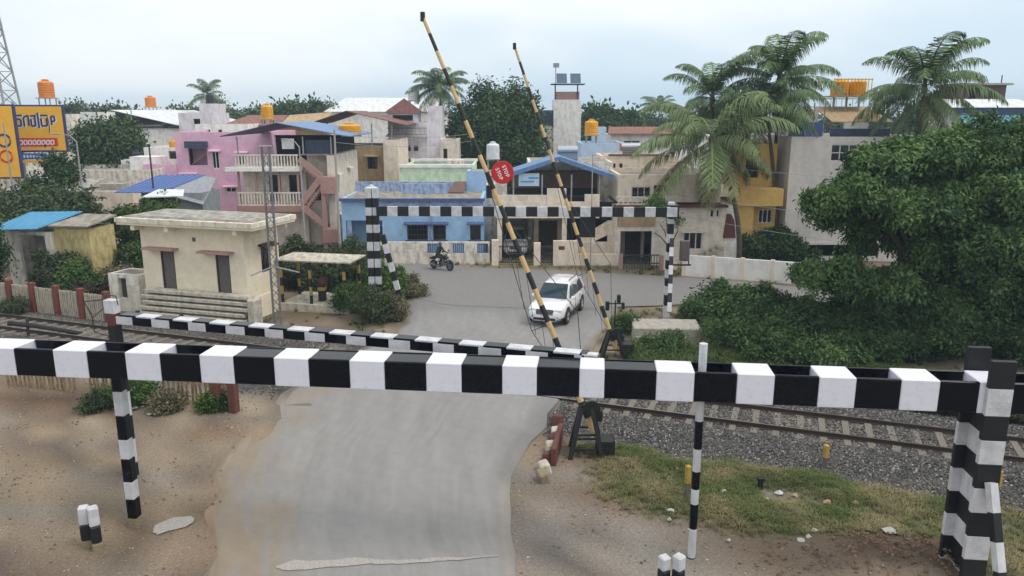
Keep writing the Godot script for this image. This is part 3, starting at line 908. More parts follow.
func build_foreground() -> void:
	font_bold.font_names = PackedStringArray(["Droid Sans"])
	font_bold.font_weight = 700
	build_near_gauge()
	build_slim_gauge()
	stub_post("left one of two short striped stubs beside the left gauge post", -10.0, 16.35, 20.0, 1.05)
	stub_post("right one of two short striped stubs beside the left gauge post", -9.72, 16.25, 35.0, 1.1)
	stub_post("left one of two short striped stubs at the bottom edge beside the thin pole", 3.26, 14.75, 25.0, 0.78)
	stub_post("right one of two short striped stubs at the bottom edge beside the thin pole", 3.56, 14.7, 40.0, 0.84)
	boom_barrier("long raised striped barrier boom with a red disc on the near side", V(2.2, 0.0, 21.5), 1.5, V(-2.5, 12.6, 22.7), 0.6)
	boom_barrier("raised striped barrier boom without disc on the far side of the rails", V(4.2, 0.1, 30.9), 0.95, V(0.1, 12.55, 32.0), 0.0)
	# painted edging stones at the right-hand road edge beside the near barrier
	var mats := ["red_oxide", "old_concrete"]
	for i in 7:
		var d: float = 19.7 + 0.58 * i
		var x: float = 0.86 + 0.1 * i + rng.randf_range(-0.03, 0.03)
		var st := S()
		cbox(st, -rng.randf_range(0.11, 0.17), 0.14, -0.15, rng.randf_range(0.2, 0.42), -0.2, rng.randf_range(0.18, 0.28), 0.045)
		var o := obj("edging_stone", st, mats[i % 2] if i > 0 else "bare_concrete")
		o.position = V(x, ground_h(x, d), d)
		o.rotation_degrees = Vector3(rng.randf_range(-14, 14), rng.randf_range(-25, 25), rng.randf_range(-14, 14))
		tag(o, ["bare grey nearest stone of the road edging by the near barrier", "whitish second stone from the near end of the road edging", "red third stone from the near end of the road edging", "whitish fourth stone of the road edging by the near barrier", "red fifth stone of the road edging beside the barrier stand", "whitish sixth stone of the road edging beside the barrier stand", "red farthest stone of the road edging at the barrier stand"][i], "stone", "painted stones along the road edge")
	var slab := S()
	cbox(slab, -0.08, 0.08, -0.1, 0.56, -0.95, 0.95, 0.03)
	var sl := obj("red_edge_slab", slab, "red_oxide")
	sl.position = V(1.36, 0.0, 21.5)
	sl.rotation_degrees.y = -10
	tag(sl, "upright red painted slab behind the edging stones", "slab")
	# cable markers with yellow heads
	for k in [[8.95, 20.35, 0.62, "yellow headed cable marker standing in the ballast right of centre"], [12.75, 18.55, 0.75, "yellow headed cable marker just right of the striped right post"], [4.62, 18.6, 0.85, "yellow headed cable marker right behind the thin striped pole"]]:
		var t := thing("cable_marker", k[3], "marker post", V(k[0], ground_h(k[0], k[1]), k[1]), 12.0, "yellow cable markers")
		obj("post", cbox(S(), -0.05, 0.05, -0.1, k[2] * 0.55, -0.05, 0.05), "hut_door", t)
		obj("head", cbox(S(), -0.07, 0.07, k[2] * 0.55, k[2] + 0.12, -0.07, 0.07, 0.02), "marker_yellow", t)
	var tp := thing("tarred_peg", "short black peg at the edge of the grass and ballast", "peg", V(6.75, ground_h(6.75, 19.2), 19.2))
	obj("shaft", cbox(S(), -0.06, 0.06, -0.1, 0.27, -0.05, 0.05), "machine_black", tp)
	obj("head", cbox(S(), -0.1, 0.1, 0.27, 0.36, -0.07, 0.07), "machine_black", tp)
	# thrown-away scraps
	var n := 0
	for k in [[4.05, 17.95, 0.16, "litter_white"], [7.15, 18.9, 0.2, "litter_white"], [6.7, 18.55, 0.14, "litter_white"], [7.55, 18.75, 0.16, "litter_tan"], [8.25, 18.4, 0.2, "litter_tan"], [8.95, 18.35, 0.16, "litter_tan"], [9.1, 16.75, 0.3, "litter_white"], [7.35, 16.9, 0.13, "litter_white"], [7.1, 16.65, 0.12, "litter_white"], [6.85, 16.45, 0.16, "litter_white"], [7.6, 17.2, 0.12, "litter_white"], [3.95, 17.55, 0.1, "litter_white"], [5.7, 18.9, 0.22, "litter_white"], [5.15, 16.55, 0.09, "litter_white"], [-12.2, 24.5, 0.28, "litter_white"], [-13.0, 24.9, 0.18, "litter_white"], [4.7, 20.3, 0.1, "litter_white"]]:
		var st := S()
		var c := []
		var m := 7
		for q in m: c.append(Vector3(cos(TAU * q / m) * k[2] * 0.75 * rng.randf_range(0.5, 1.1), rng.randf_range(0.0, 0.05), sin(TAU * q / m) * k[2] * rng.randf_range(0.35, 0.8)))
		var topc := Vector3(rng.randf_range(-0.03, 0.03), 0.05 + k[2] * 0.3, 0)
		for q in m:
			st.add_vertex(topc); st.add_vertex(c[q]); st.add_vertex(c[(q + 1) % m])
			st.add_vertex(Vector3.ZERO); st.add_vertex(c[(q + 1) % m]); st.add_vertex(c[q])
		var o := obj("litter_scrap", st, k[3])
		o.position = V(k[0], ground_h(k[0], k[1]) + 0.03, k[1])
		o.rotation.y = rng.randf() * 3.0
		tag(o, ("crumpled white scrap of litter lying on the near verge" if k[0] > 0 else "crumpled white scrap of litter on the red earth at left") if k[3] == "litter_white" else "crumpled tan scrap of litter in the grass below the ballast", "litter", "white litter scraps on the right verge" if k[0] > 0 and k[3] == "litter_white" else ("white litter scraps on the left yard" if k[0] < 0 else "tan litter scraps"))
		if n == 6: tag(o, "largest white scrap of litter, nearest the right gauge post", "litter")
		if n == 12: tag(o, "wide white scrap lying highest, against the ballast edge", "litter")
		if n == 0: tag(o, "white scrap of litter close to the thin prop pole", "litter")
		n += 1
	# spilt pale cement by the left post and across the road
	for k in [["cement_patch", "pale grey patch of set cement beside the left gauge post", [[-8.85, 17.3], [-8.55, 17.7], [-8.15, 17.75], [-7.95, 17.45], [-8.1, 17.2], [-8.4, 17.05], [-8.6, 16.85], [-8.75, 17.0]]],
		["cement_streak", "long pale streak across the road at the bottom edge", [[-5.35, 15.45], [-5.0, 15.72], [-4.2, 15.72], [-3.6, 15.84], [-3.0, 15.72], [-2.1, 15.74], [-1.9, 15.82], [-1.2, 15.86], [-0.3, 15.95], [-0.3, 15.91], [-1.2, 15.76], [-1.9, 15.66], [-2.6, 15.56], [-3.2, 15.58], [-4.4, 15.38], [-5.1, 15.3]]]]:
		var st := S()
		var pp := PackedVector2Array()
		for q in k[2]: pp.append(Vector2(q[0], q[1]))
		var dense := PackedVector2Array()
		for q in pp.size():
			for f in 4:
				var w: Vector2 = pp[q].lerp(pp[(q + 1) % pp.size()], f / 4.0)
				dense.append(w + Vector2(n2(w.x, w.y, 300.0, 1.0), n2(w.x, w.y, 300.0, 2.0)) * 0.06)
		var tri := Geometry2D.triangulate_polygon(dense)
		var flip := not Geometry2D.is_polygon_clockwise(dense)
		for q in range(0, tri.size(), 3):
			for e in ([0, 2, 1] if flip else [0, 1, 2]):
				var w := dense[tri[q + e]]
				var hh: float = road_h(w.x, w.y) + 0.016 if k[0] == "cement_streak" else maxf(ground_h(w.x, w.y), road_h(w.x, w.y) - 0.03) + 0.02
				st.add_vertex(V(w.x, hh, w.y))
		tag(obj(k[0], st, "cement"), k[1], "cement patch")

# ---- gate hut, shelter, fences, far gauge, vehicles
func wall_holes(st: SurfaceTool, tf: Transform3D, u0: float, u1: float, v0: float, v1: float, th: float, holes: Array) -> void:
	# a wall from u0..u1, v0..v1, its face at local z = 0, thickness th behind it, with rectangular openings
	var us := [u0, u1]
	var vs := [v0, v1]
	for h in holes:
		for a in [h[0], h[1]]: if a > u0 and a < u1 and not us.has(a): us.append(a)
		for a in [h[2], h[3]]: if a > v0 and a < v1 and not vs.has(a): vs.append(a)
	us.sort(); vs.sort()
	var nu := us.size() - 1
	var nv := vs.size() - 1
	var full := func(i: int, j: int) -> bool:
		if i < 0 or j < 0 or i >= nu or j >= nv: return false
		var cu: float = (us[i] + us[i + 1]) / 2
		var cv: float = (vs[j] + vs[j + 1]) / 2
		for h in holes: if cu > h[0] and cu < h[1] and cv > h[2] and cv < h[3]: return false
		return true
	for i in nu:
		for j in nv:
			if not full.call(i, j): continue
			var p := []
			for z in [-th, 0.0]:
				for k in [[0, 0], [1, 0], [1, 1], [0, 1]]: p.append(tf * Vector3(us[i + k[0]], vs[j + k[1]], z))
			quad(st, p[7], p[6], p[5], p[4])
			quad(st, p[2], p[3], p[0], p[1])
			if not full.call(i + 1, j): quad(st, p[6], p[2], p[1], p[5])
			if not full.call(i - 1, j): quad(st, p[3], p[7], p[4], p[0])
			if not full.call(i, j + 1): quad(st, p[3], p[2], p[6], p[7])
			if not full.call(i, j - 1): quad(st, p[4], p[5], p[1], p[0])

func face(side: String, x0: float, x1: float, z1: float) -> Transform3D:
	if side == "r": return Transform3D(Basis(Vector3.UP, PI / 2), Vector3(x1, 0, 0))
	if side == "l": return Transform3D(Basis(Vector3.UP, -PI / 2), Vector3(x0, 0, 0))
	return Transform3D(Basis.IDENTITY, Vector3(0, 0, z1))

func block(root: Node, x0: float, x1: float, y0: float, y1: float, z0: float, z1: float, m, holes := {}, roof_m = "roof_old", parapet := 0.0) -> void:
	# a storey: four walls with openings and a flat roof slab; holes by side: f (u = x), r (u = -z), l (u = z)
	var st := S()
	wall_holes(st, face("f", x0, x1, z1), x0, x1, y0, y1, 0.2, holes.get("f", []))
	wall_holes(st, face("r", x0, x1, z1), -z1 + 0.201, -z0, y0, y1, 0.2, holes.get("r", []))
	wall_holes(st, face("l", x0, x1, z1), z0, z1 - 0.201, y0, y1, 0.2, holes.get("l", []))
	box(st, x0 + 0.201, x1 - 0.201, y0, y1, z0, z0 + 0.2)
	obj("wall", st, m, root)
	if roof_m != null:
		obj("roof", bb(x0 + 0.2, x1 - 0.2, y1 - parapet - 0.2, y1 - parapet, z0 + 0.2, z1 - 0.2), roof_m, root)

func window(root: Node, side: String, x0: float, x1: float, z1: float, u0: float, u1: float, v0: float, v1: float, o := {}) -> Node3D:
	# frame with mullions set back in the opening; pane, grille, sill and hood as sub-parts
	var tf := face(side, x0, x1, z1)
	var st := S()
	var b: float = o.get("border", 0.07)
	var zf := -0.13
	box(st, u0, u1, v0, v0 + b, zf, zf + 0.07); box(st, u0, u1, v1 - b, v1, zf, zf + 0.07)
	box(st, u0, u0 + b, v0 + b, v1 - b, zf, zf + 0.07); box(st, u1 - b, u1, v0 + b, v1 - b, zf, zf + 0.07)
	var n: int = o.get("bays", 2)
	for i in range(1, n):
		var u: float = lerp(u0, u1, float(i) / n)
		box(st, u - b / 2, u + b / 2, v0 + b, v1 - b, zf + 0.004, zf + 0.066)
	if o.get("transom", 0.0) > 0.0:
		var v: float = lerp(v0, v1, o.transom)
		box(st, u0 + b, u1 - b, v - b / 2, v + b / 2, zf + 0.008, zf + 0.06)
	var w := obj(o.get("called", "window"), st, o.get("frame", "frame_dark"), root)
	w.transform = tf
	for i in n:
		var ua: float = lerp(u0, u1, float(i) / n)
		var ub: float = lerp(u0, u1, float(i + 1) / n)
		obj("pane", bb(ua + 0.02, ub - 0.02, v0 + 0.02, v1 - 0.02, zf + 0.02, zf + 0.03), o.get("glass", "glass"), w)
	if o.get("bars", 0) > 0:
		st = S()
		for i in o.bars:
			var u: float = lerp(u0, u1, (i + 0.5) / o.bars)
			box(st, u - 0.014, u + 0.014, v0, v1, zf + 0.09, zf + 0.115)
		for v in [lerp(v0, v1, 0.33), lerp(v0, v1, 0.66)]: box(st, u0, u1, v - 0.012, v + 0.012, zf + 0.095, zf + 0.11)
		obj("grille", st, "grille", w)
	if o.get("hood", 0.0) > 0.0:
		var hd: float = o.hood
		st = S()
		hexa(st, [Vector3(u0 - 0.2, v1 + 0.06, 0.002), Vector3(u1 + 0.2, v1 + 0.06, 0.002), Vector3(u1 + 0.2, v1 - 0.01, hd), Vector3(u0 - 0.2, v1 - 0.01, hd),
			Vector3(u0 - 0.2, v1 + 0.16, 0.002), Vector3(u1 + 0.2, v1 + 0.16, 0.002), Vector3(u1 + 0.2, v1 + 0.07, hd), Vector3(u0 - 0.2, v1 + 0.07, hd)])
		obj("hood", st, o.get("hood_m", "blue_trim"), w)
	if o.get("sill", 0.0) > 0.0:
		obj("sill", bb(u0 - 0.12, u1 + 0.12, v0 - 0.12, v0 - 0.002, -0.1, o.sill), o.get("hood_m", "blue_trim"), w)
	return w

func build_hut() -> void:
	var h := thing("gate_hut", "small cream railway gate hut with flat roof on a raised plinth", "hut", V(-18.54, 0, 38.02), -17.0)
	var f := [[1.1, 1.92, 1.28, 3.32], [4.33, 5.12, 1.3, 3.3]]
	block(h, 0.0, 6.0, 1.1, 4.6, -2.8, 0.0, "hut_cream", {"f": f, "r": [[1.3, 2.1, 2.2, 3.5]]}, null)
	obj("plinth", bb(-0.06, 6.06, -0.2, 1.098, -2.86, 0.06), "hut_cream", h)
	for q in f:
		var d := obj("door", bb(q[0] + 0.06, q[1] - 0.06, q[2] + 0.01, q[3] - 0.06, -0.14, -0.09), "hut_door", h)
		var st := S()
		box(st, q[0], q[0] + 0.06, q[2], q[3], -0.16, -0.03); box(st, q[1] - 0.06, q[1], q[2], q[3], -0.16, -0.03); box(st, q[0] + 0.06, q[1] - 0.06, q[3] - 0.06, q[3], -0.16, -0.03)
		obj("frame", st, "wood_brown", d)
		obj("hood", bb(q[0] - 0.7, q[1] + 0.3, q[3] + 0.06, q[3] + 0.16, 0.002, 0.5), "pink_brown", d)
	window(h, "r", 0.0, 6.0, 0.0, 1.3, 2.1, 2.2, 3.5, {"bars": 4, "hood": 0.4, "hood_m": "wood_brown"})
	obj("vent", bb(3.1, 3.28, 3.85, 4.05, 0.003, 0.03), "hut_door", h)
	obj("fascia", bb(-0.75, 7.1, 4.74, 4.97, -2.9, 0.78), "hut_fascia", h)
	obj("soffit", bb(-0.7, 7.05, 4.62, 4.738, -2.85, 0.72), "hut_cream", h)
	obj("roof_upstand", bb(-0.55, 6.9, 4.972, 5.0, -2.6, 0.5), "roof_old", h)
	obj("roof", bb(-0.3, 6.6, 5.002, 5.02, -2.3, 0.2), "asbestos", h)
	for x in [0.0, 2.0, 5.85]:
		obj("bracket", bb(x, x + 0.22, 4.35, 4.618, 0.002, 0.6), "hut_cream", h)
	for z in [-0.4, -2.4]:
		obj("bracket", bb(6.002, 6.75, 4.35, 4.618, z - 0.2, z), "hut_cream", h)
	# steps of old slabs in front
	var b := thing("slab_steps", "long stepped stack of weathered concrete slabs in front of the hut", "steps", V(-18.54, 0, 38.02), -17.0)
	for i in 5:
		var w := 0.09 * i
		obj("slab", cbox(S(), 0.3 + rng.randf_range(-0.1, 0.1), 6.45 + rng.randf_range(-0.12, 0.06), 1.25 - 0.27 * i, 1.42 - 0.27 * i, 0.1 if i > 0 else 0.08, 0.62 + w, 0.02), "old_concrete", b)
		if i < 4: obj("packing", bb(0.4, 6.25, 1.42 - 0.27 * (i + 1) + 0.001, 1.249 - 0.27 * i, 0.1, 0.2 + w), "old_concrete", b)
	obj("end_pier", cbox(S(), 6.46, 6.85, -0.1, 1.3, 0.1, 0.75, 0.03), "old_concrete", b)
	var k := 0
	for p in [Vector3(0.6, 0, 1.35), Vector3(3.2, 0, 1.4)]:
		var o := thing("ground_peg", ["short yellow peg at the left end of the slab steps", "short yellow peg before the middle of the slab steps"][k], "peg", b.transform * p)
		obj("peg", cbox(S(), -0.07, 0.07, -0.1, 0.42, -0.07, 0.07), "marker_yellow", o)
		obj("cap", cbox(S(), -0.09, 0.09, 0.42, 0.5, -0.09, 0.09), "boom_black", o)
		k += 1

func build_shelter() -> void:
	var t := thing("lever_shelter", "open shelter with flat pale roof on striped posts beside the hut", "shelter", V(-11.9, 0, 38.8), -12.0)
	obj("deck", cbox(S(), 0.0, 3.8, -0.1, 0.42, -2.4, 0.3, 0.03), "old_concrete", t)
	var st := S()
	hexa(st, [Vector3(-0.2, 2.62, -1.9), Vector3(3.9, 2.62, -1.9), Vector3(4.0, 2.62, 0.35), Vector3(-0.25, 2.62, 0.35), Vector3(-0.2, 2.68, -1.9), Vector3(3.9, 2.68, -1.9), Vector3(4.0, 2.68, 0.35), Vector3(-0.25, 2.68, 0.35)])
	obj("roof", st, "old_concrete", t)
	for p in [[0.1, 0.15], [1.7, 0.15], [3.55, 0.15], [0.1, -1.7], [3.55, -1.7]]:
		var q := Node3D.new()
		q.name = "post"
		t.add_child(q, true)
		for i in 5:
			obj("yellow_band" if i % 2 == 1 else "black_band", bb(p[0] - 0.06, p[0] + 0.06, 0.42 + 0.44 * i, 0.86 + 0.44 * i, p[1] - 0.06, p[1] + 0.06), "marker_yellow" if i % 2 == 1 else "boom_black", q)
	var lv := thing("lever_winch", "dark gate winch with a yellow band standing under the shelter", "winch", t.transform * Vector3(1.95, 0.42, -0.6))
	obj("column", cbox(S(), -0.18, 0.18, 0.0, 0.9, -0.18, 0.18, 0.03), "machine_black", lv)
	obj("yellow_collar", cbox(S(), -0.2, 0.2, 0.55, 0.75, -0.2, 0.2, 0.02), "marker_yellow", lv)
	obj("drum", lathe(S(), Vector3(0.1, 1.05, 0.1), [[0.0, 0.2], [0.26, 0.18], [0.26, -0.18], [0.0, -0.2]], 14, 0), "red_oxide", lv)
	obj("crank", tube(S(), [Vector3(0.3, 1.05, 0.1), Vector3(0.42, 1.05, 0.1), Vector3(0.42, 1.4, 0.1), Vector3(0.55, 1.4, 0.1)], 0.025, 0.025, 6), "machine_black", lv)
	# lattice mast in front of the hut
	var m := thing("lattice_mast", "tall narrow grey lattice mast standing in front of the hut", "mast", V(-10.6, 0.05, 33.6), 14.0)
	var w := 0.15
	for x in [-w, w]:
		obj("chord", bb(x - 0.045, x + 0.045, -0.2, 8.5, -0.1, 0.1), "mast_grey", m)
	st = S()
	for i in 20:
		var y := 0.2 + 0.41 * i
		var s := 1.0 if i % 2 == 0 else -1.0
		bar(st, Vector3(-w * s, y, 0.085), Vector3(w * s, y + 0.41, 0.085), 0.09, 0.02)
		bar(st, Vector3(w * s, y, -0.085), Vector3(-w * s, y + 0.41, -0.085), 0.09, 0.02)
	obj("lacing", st, "mast_grey", m)
	obj("cap", bb(-0.27, 0.27, 8.5, 8.55, -0.12, 0.12), "galv", m)
	obj("bracket", bar(S(), Vector3(-1.0, 2.9, 0.12), Vector3(-0.1, 3.25, 0.12), 0.05, 0.05), "galv", m)
	obj("bracket", bar(S(), Vector3(0.1, 3.25, 0.12), Vector3(1.1, 2.95, 0.12), 0.05, 0.05), "galv", m)
	obj("foot", bb(-0.4, 0.4, -0.2, 0.25, -0.35, 0.35), "concrete", m)

func lamp_post(label: String, at: Vector3, h: float, arm: float, r: float, m: String) -> void:
	var t := thing("street_lamp", label, "street lamp", at)
	obj("pole", tube(S(), [Vector3(0, -0.2, 0), Vector3(0, h * 0.5, 0), Vector3(0, h, 0)], r, r * 0.6, 8), m, t)
	if arm != 0.0:
		obj("arm", tube(S(), [Vector3(0, h - 0.05, 0), Vector3(arm * 0.4, h + 0.35, 0), Vector3(arm, h + 0.45, 0)], r * 0.5, r * 0.4, 6), m, t)
		obj("lamp_head", cbox(S(), min(arm, arm * 1.5), max(arm, arm * 1.5), h + 0.4, h + 0.5, -0.1, 0.1, 0.03), "galv", t)

func build_fences() -> void:
	# concrete slat fence beyond the rails, red-brown posts
	var t := thing("slat_fence", "whitish upright slat fence with red-brown posts beyond the rails", "fence", V(-30.6, 0, 40.55), -22.5)
	var sl := S()
	cbox(sl, -0.043, 0.043, 0.05, 1.42, -0.03, 0.03, 0.015)
	sl.generate_normals()
	var mesh := sl.commit()
	var po := S()
	cbox(po, -0.14, 0.14, -0.2, 1.62, -0.14, 0.14, 0.02)
	po.generate_normals()
	var pmesh := po.commit()
	for i in 8:
		var p := obj("post", pmesh, "red_paint", t)
		p.position.x = i * 1.72
		if i == 7: continue
		for k in 10:
			var s := obj("slat", mesh, "slat_white", t)
			s.position = Vector3(i * 1.72 + 0.24 + k * 0.138, rng.randf_range(-0.02, 0.02), 0)
			s.rotation.z = rng.randf_range(-0.015, 0.015)
		obj("rail", bb(i * 1.72 + 0.145, i * 1.72 + 1.575, 1.1, 1.19, -0.075, -0.032), "slat_white", t)
		obj("rail", bb(i * 1.72 + 0.145, i * 1.72 + 1.575, 0.25, 0.34, -0.075, -0.032), "slat_white", t)
	# picket fence on the near side of the rails, left of the road
	var n := thing("picket_fence", "weathered thin picket fence with two red posts left of the road", "fence", V(-21.0, 0, 27.9), -14.6)
	var pk := S()
	cbox(pk, -0.045, 0.045, -0.1, 1.3, -0.025, 0.025, 0.012)
	pk.generate_normals()
	mesh = pk.commit()
	var x := 0.0
	while x < 11.6:
		if n2(x, 0.0, 60.0, 3.0) > -0.33:
			var s := obj("picket", mesh, "bamboo", n)
			s.position = Vector3(x, rng.randf_range(-0.1, 0.05), rng.randf_range(-0.03, 0.03))
			s.rotation.z = rng.randf_range(-0.04, 0.04)
		x += 0.185
	obj("rail", bb(0.0, 11.6, 0.85, 0.93, -0.1, -0.06), "bamboo", n)
	for k in [11.3, 11.95]:
		obj("post", cbox(S(), k - 0.14, k + 0.14, -0.2, 1.15, 0.05, 0.33, 0.02), "red_oxide", n)
	# a small slab of cast concrete and rusty scrap rails left of the track
	var g := thing("scrap_rail", "bent dark scrap rail leaning beside the track at left", "scrap", V(-20.9, 0.1, 33.6), 30.0)
	obj("rail", tube(S(), [Vector3(-1.6, 0.75, -0.3), Vector3(-0.6, 0.55, 0.0), Vector3(0.5, 0.25, 0.3), Vector3(1.2, 0.05, 0.5)], 0.11, 0.09, 6), "machine_black", g)
	obj("strut", tube(S(), [Vector3(-0.9, 0.0, -0.2), Vector3(-0.85, 0.9, -0.15)], 0.06, 0.06, 6), "rust", g)
	var k2 := thing("concrete_booth", "low white concrete booth with dark opening behind the slat fence", "booth", V(-20.7, 0, 38.6), -17.0)
	block(k2, 0.0, 1.9, 0.0, 1.95, -1.5, 0.0, "white_dirty", {"f": [[0.6, 1.1, 0.7, 1.75]]}, "roof_old")

func build_far_gauge() -> void:
	var t := thing("far_height_gauge", "black and white striped gauge over the road beyond the rails", "height gauge", V(-6.85, 0, 37.3), -1.5)
	var x := 0.25
	var i := 0
	while x < 14.4:
		var w := 0.54 if i % 2 == 0 else 0.5
		obj("black_panel" if i % 2 == 0 else "white_panel", cbox(S(), x, x + w, 5.06 + 0.003 * (i % 2), 5.53, -0.16, 0.003 * (i % 2), 0.01), "matt_black" if i % 2 == 0 else "old_white", t)
		x += w
		i += 1
	# left: a pair of square posts and a leaning prop; right: one post on a block, hanger box
	var hs := [6.4, 5.9, 5.45, 5.05, 4.6, 4.2, 3.75, 3.3, 2.9, 2.45, 2.0, 1.6, 1.15, 0.7, 0.2, -0.3]
	for k in [[-0.32, -0.02], [0.02, 0.3]]:
		var p := Node3D.new()
		p.name = "post"
		t.add_child(p, true)
		bands(p, k[0], k[1], -0.52, -0.22 if k[0] < 0 else -0.24, hs, ["old_white", "matt_black"], 0.015)
	var pr := Node3D.new()
	pr.name = "prop"
	t.add_child(pr, true)
	var a := Vector3(0.45, 4.1, -0.3)
	var b := Vector3(1.5, 0.0, -0.1)
	for k in 9: obj("white_band" if k % 2 else "black_band", bar(S(), a.lerp(b, k / 9.0), a.lerp(b, (k + 1) / 9.0), 0.24, 0.24), "old_white" if k % 2 else "matt_black", pr)
	var r := Node3D.new()
	r.name = "post"
	t.add_child(r, true)
	bands(r, 14.42, 14.72, -0.5, -0.2, [5.75, 5.6, 4.95, 4.7, 4.2, 3.75, 3.3, 2.9, 2.45, 2.0, 1.6, 1.15, 0.6, -0.2], ["old_white", "matt_black"], 0.015)
	bands(r, 14.5, 14.9, -0.18, -0.02, [5.62, 5.0], ["matt_black"], 0.015)
	pr = Node3D.new()
	pr.name = "prop"
	t.add_child(pr, true)
	a = Vector3(14.62, 4.0, -0.05)
	b = Vector3(14.35, 0.75, 1.6)
	for k in 8: obj("white_band" if k % 2 else "black_band", bar(S(), a.lerp(b, k / 8.0), a.lerp(b, (k + 1) / 8.0), 0.2, 0.2), "old_white" if k % 2 else "matt_black", pr)
	var bx := Node3D.new()
	bx.name = "hanger"
	t.add_child(bx, true)
	obj("box", cbox(S(), 15.05, 15.5, 2.9, 3.9, -0.3, 0.0, 0.03), "hut_door", bx)
	obj("bracket", bar(S(), Vector3(14.6, 2.7, -0.1), Vector3(15.6, 2.7, -0.1), 0.07, 0.07), "machine_black", bx)
	obj("bracket", bar(S(), Vector3(15.5, 2.7, -0.1), Vector3(15.45, 3.7, -0.1), 0.05, 0.05), "machine_black", bx)
	# a hanging crossing board is gone: only its dark plate is left on the beam
	obj("dark_plate", bb(10.15, 10.9, 4.05, 5.045, -0.12, -0.06), "matt_black", t)
	var pd := thing("concrete_block", "low whitish concrete block under the far gauge's right post", "block", V(5.4, 0, 32.9), -4.0)
	obj("block", cbox(S(), 0.0, 3.0, -0.2, 0.66, -1.7, 0.0, 0.04), "concrete", pd)
	obj("lower_step", cbox(S(), 0.1, 2.4, -0.2, 0.3, 0.002, 0.25, 0.04), "concrete", pd)
	# hand signal post beside the far barrier
	var sp := thing("signal_post", "thin dark post with small black lamps beside the far barrier", "signal post", V(4.55, 0, 33.0))
	obj("pole", tube(S(), [Vector3(0, -0.1, 0), Vector3(0.02, 1.9, 0)], 0.035, 0.03, 8), "machine_black", sp)
	obj("arm", bar(S(), Vector3(-0.3, 1.75, 0), Vector3(0.35, 1.75, 0), 0.05, 0.05), "machine_black", sp)
	obj("lamp", cbox(S(), -0.42, -0.25, 1.45, 1.85, -0.09, 0.09, 0.02), "machine_black", sp)
	obj("lamp", cbox(S(), 0.08, 0.24, 1.8, 2.15, -0.09, 0.09, 0.02), "machine_black", sp)
	obj("lamp", cbox(S(), 0.3, 0.42, 1.5, 1.8, -0.09, 0.09, 0.02), "machine_black", sp)

func loft(st: SurfaceTool, rings: Array) -> SurfaceTool:
	# rings of half sections (x >= 0, from the bottom centre to the top centre), mirrored
	var full := []
	for r in rings:
		var f := []
		for p in r: f.append(p)
		for i in range(r.size() - 2, 0, -1): f.append(Vector3(-r[i].x, r[i].y, r[i].z))
		full.append(f)
	var n: int = full[0].size()
	for i in full.size() - 1:
		for k in n: quad(st, full[i][k], full[i][(k + 1) % n], full[i + 1][(k + 1) % n], full[i + 1][k])
	for k in range(1, n - 1):
		for q in [full[0][0], full[0][k + 1], full[0][k]]: st.add_vertex(q)
		for q in [full[-1][0], full[-1][k], full[-1][k + 1]]: st.add_vertex(q)
	return st

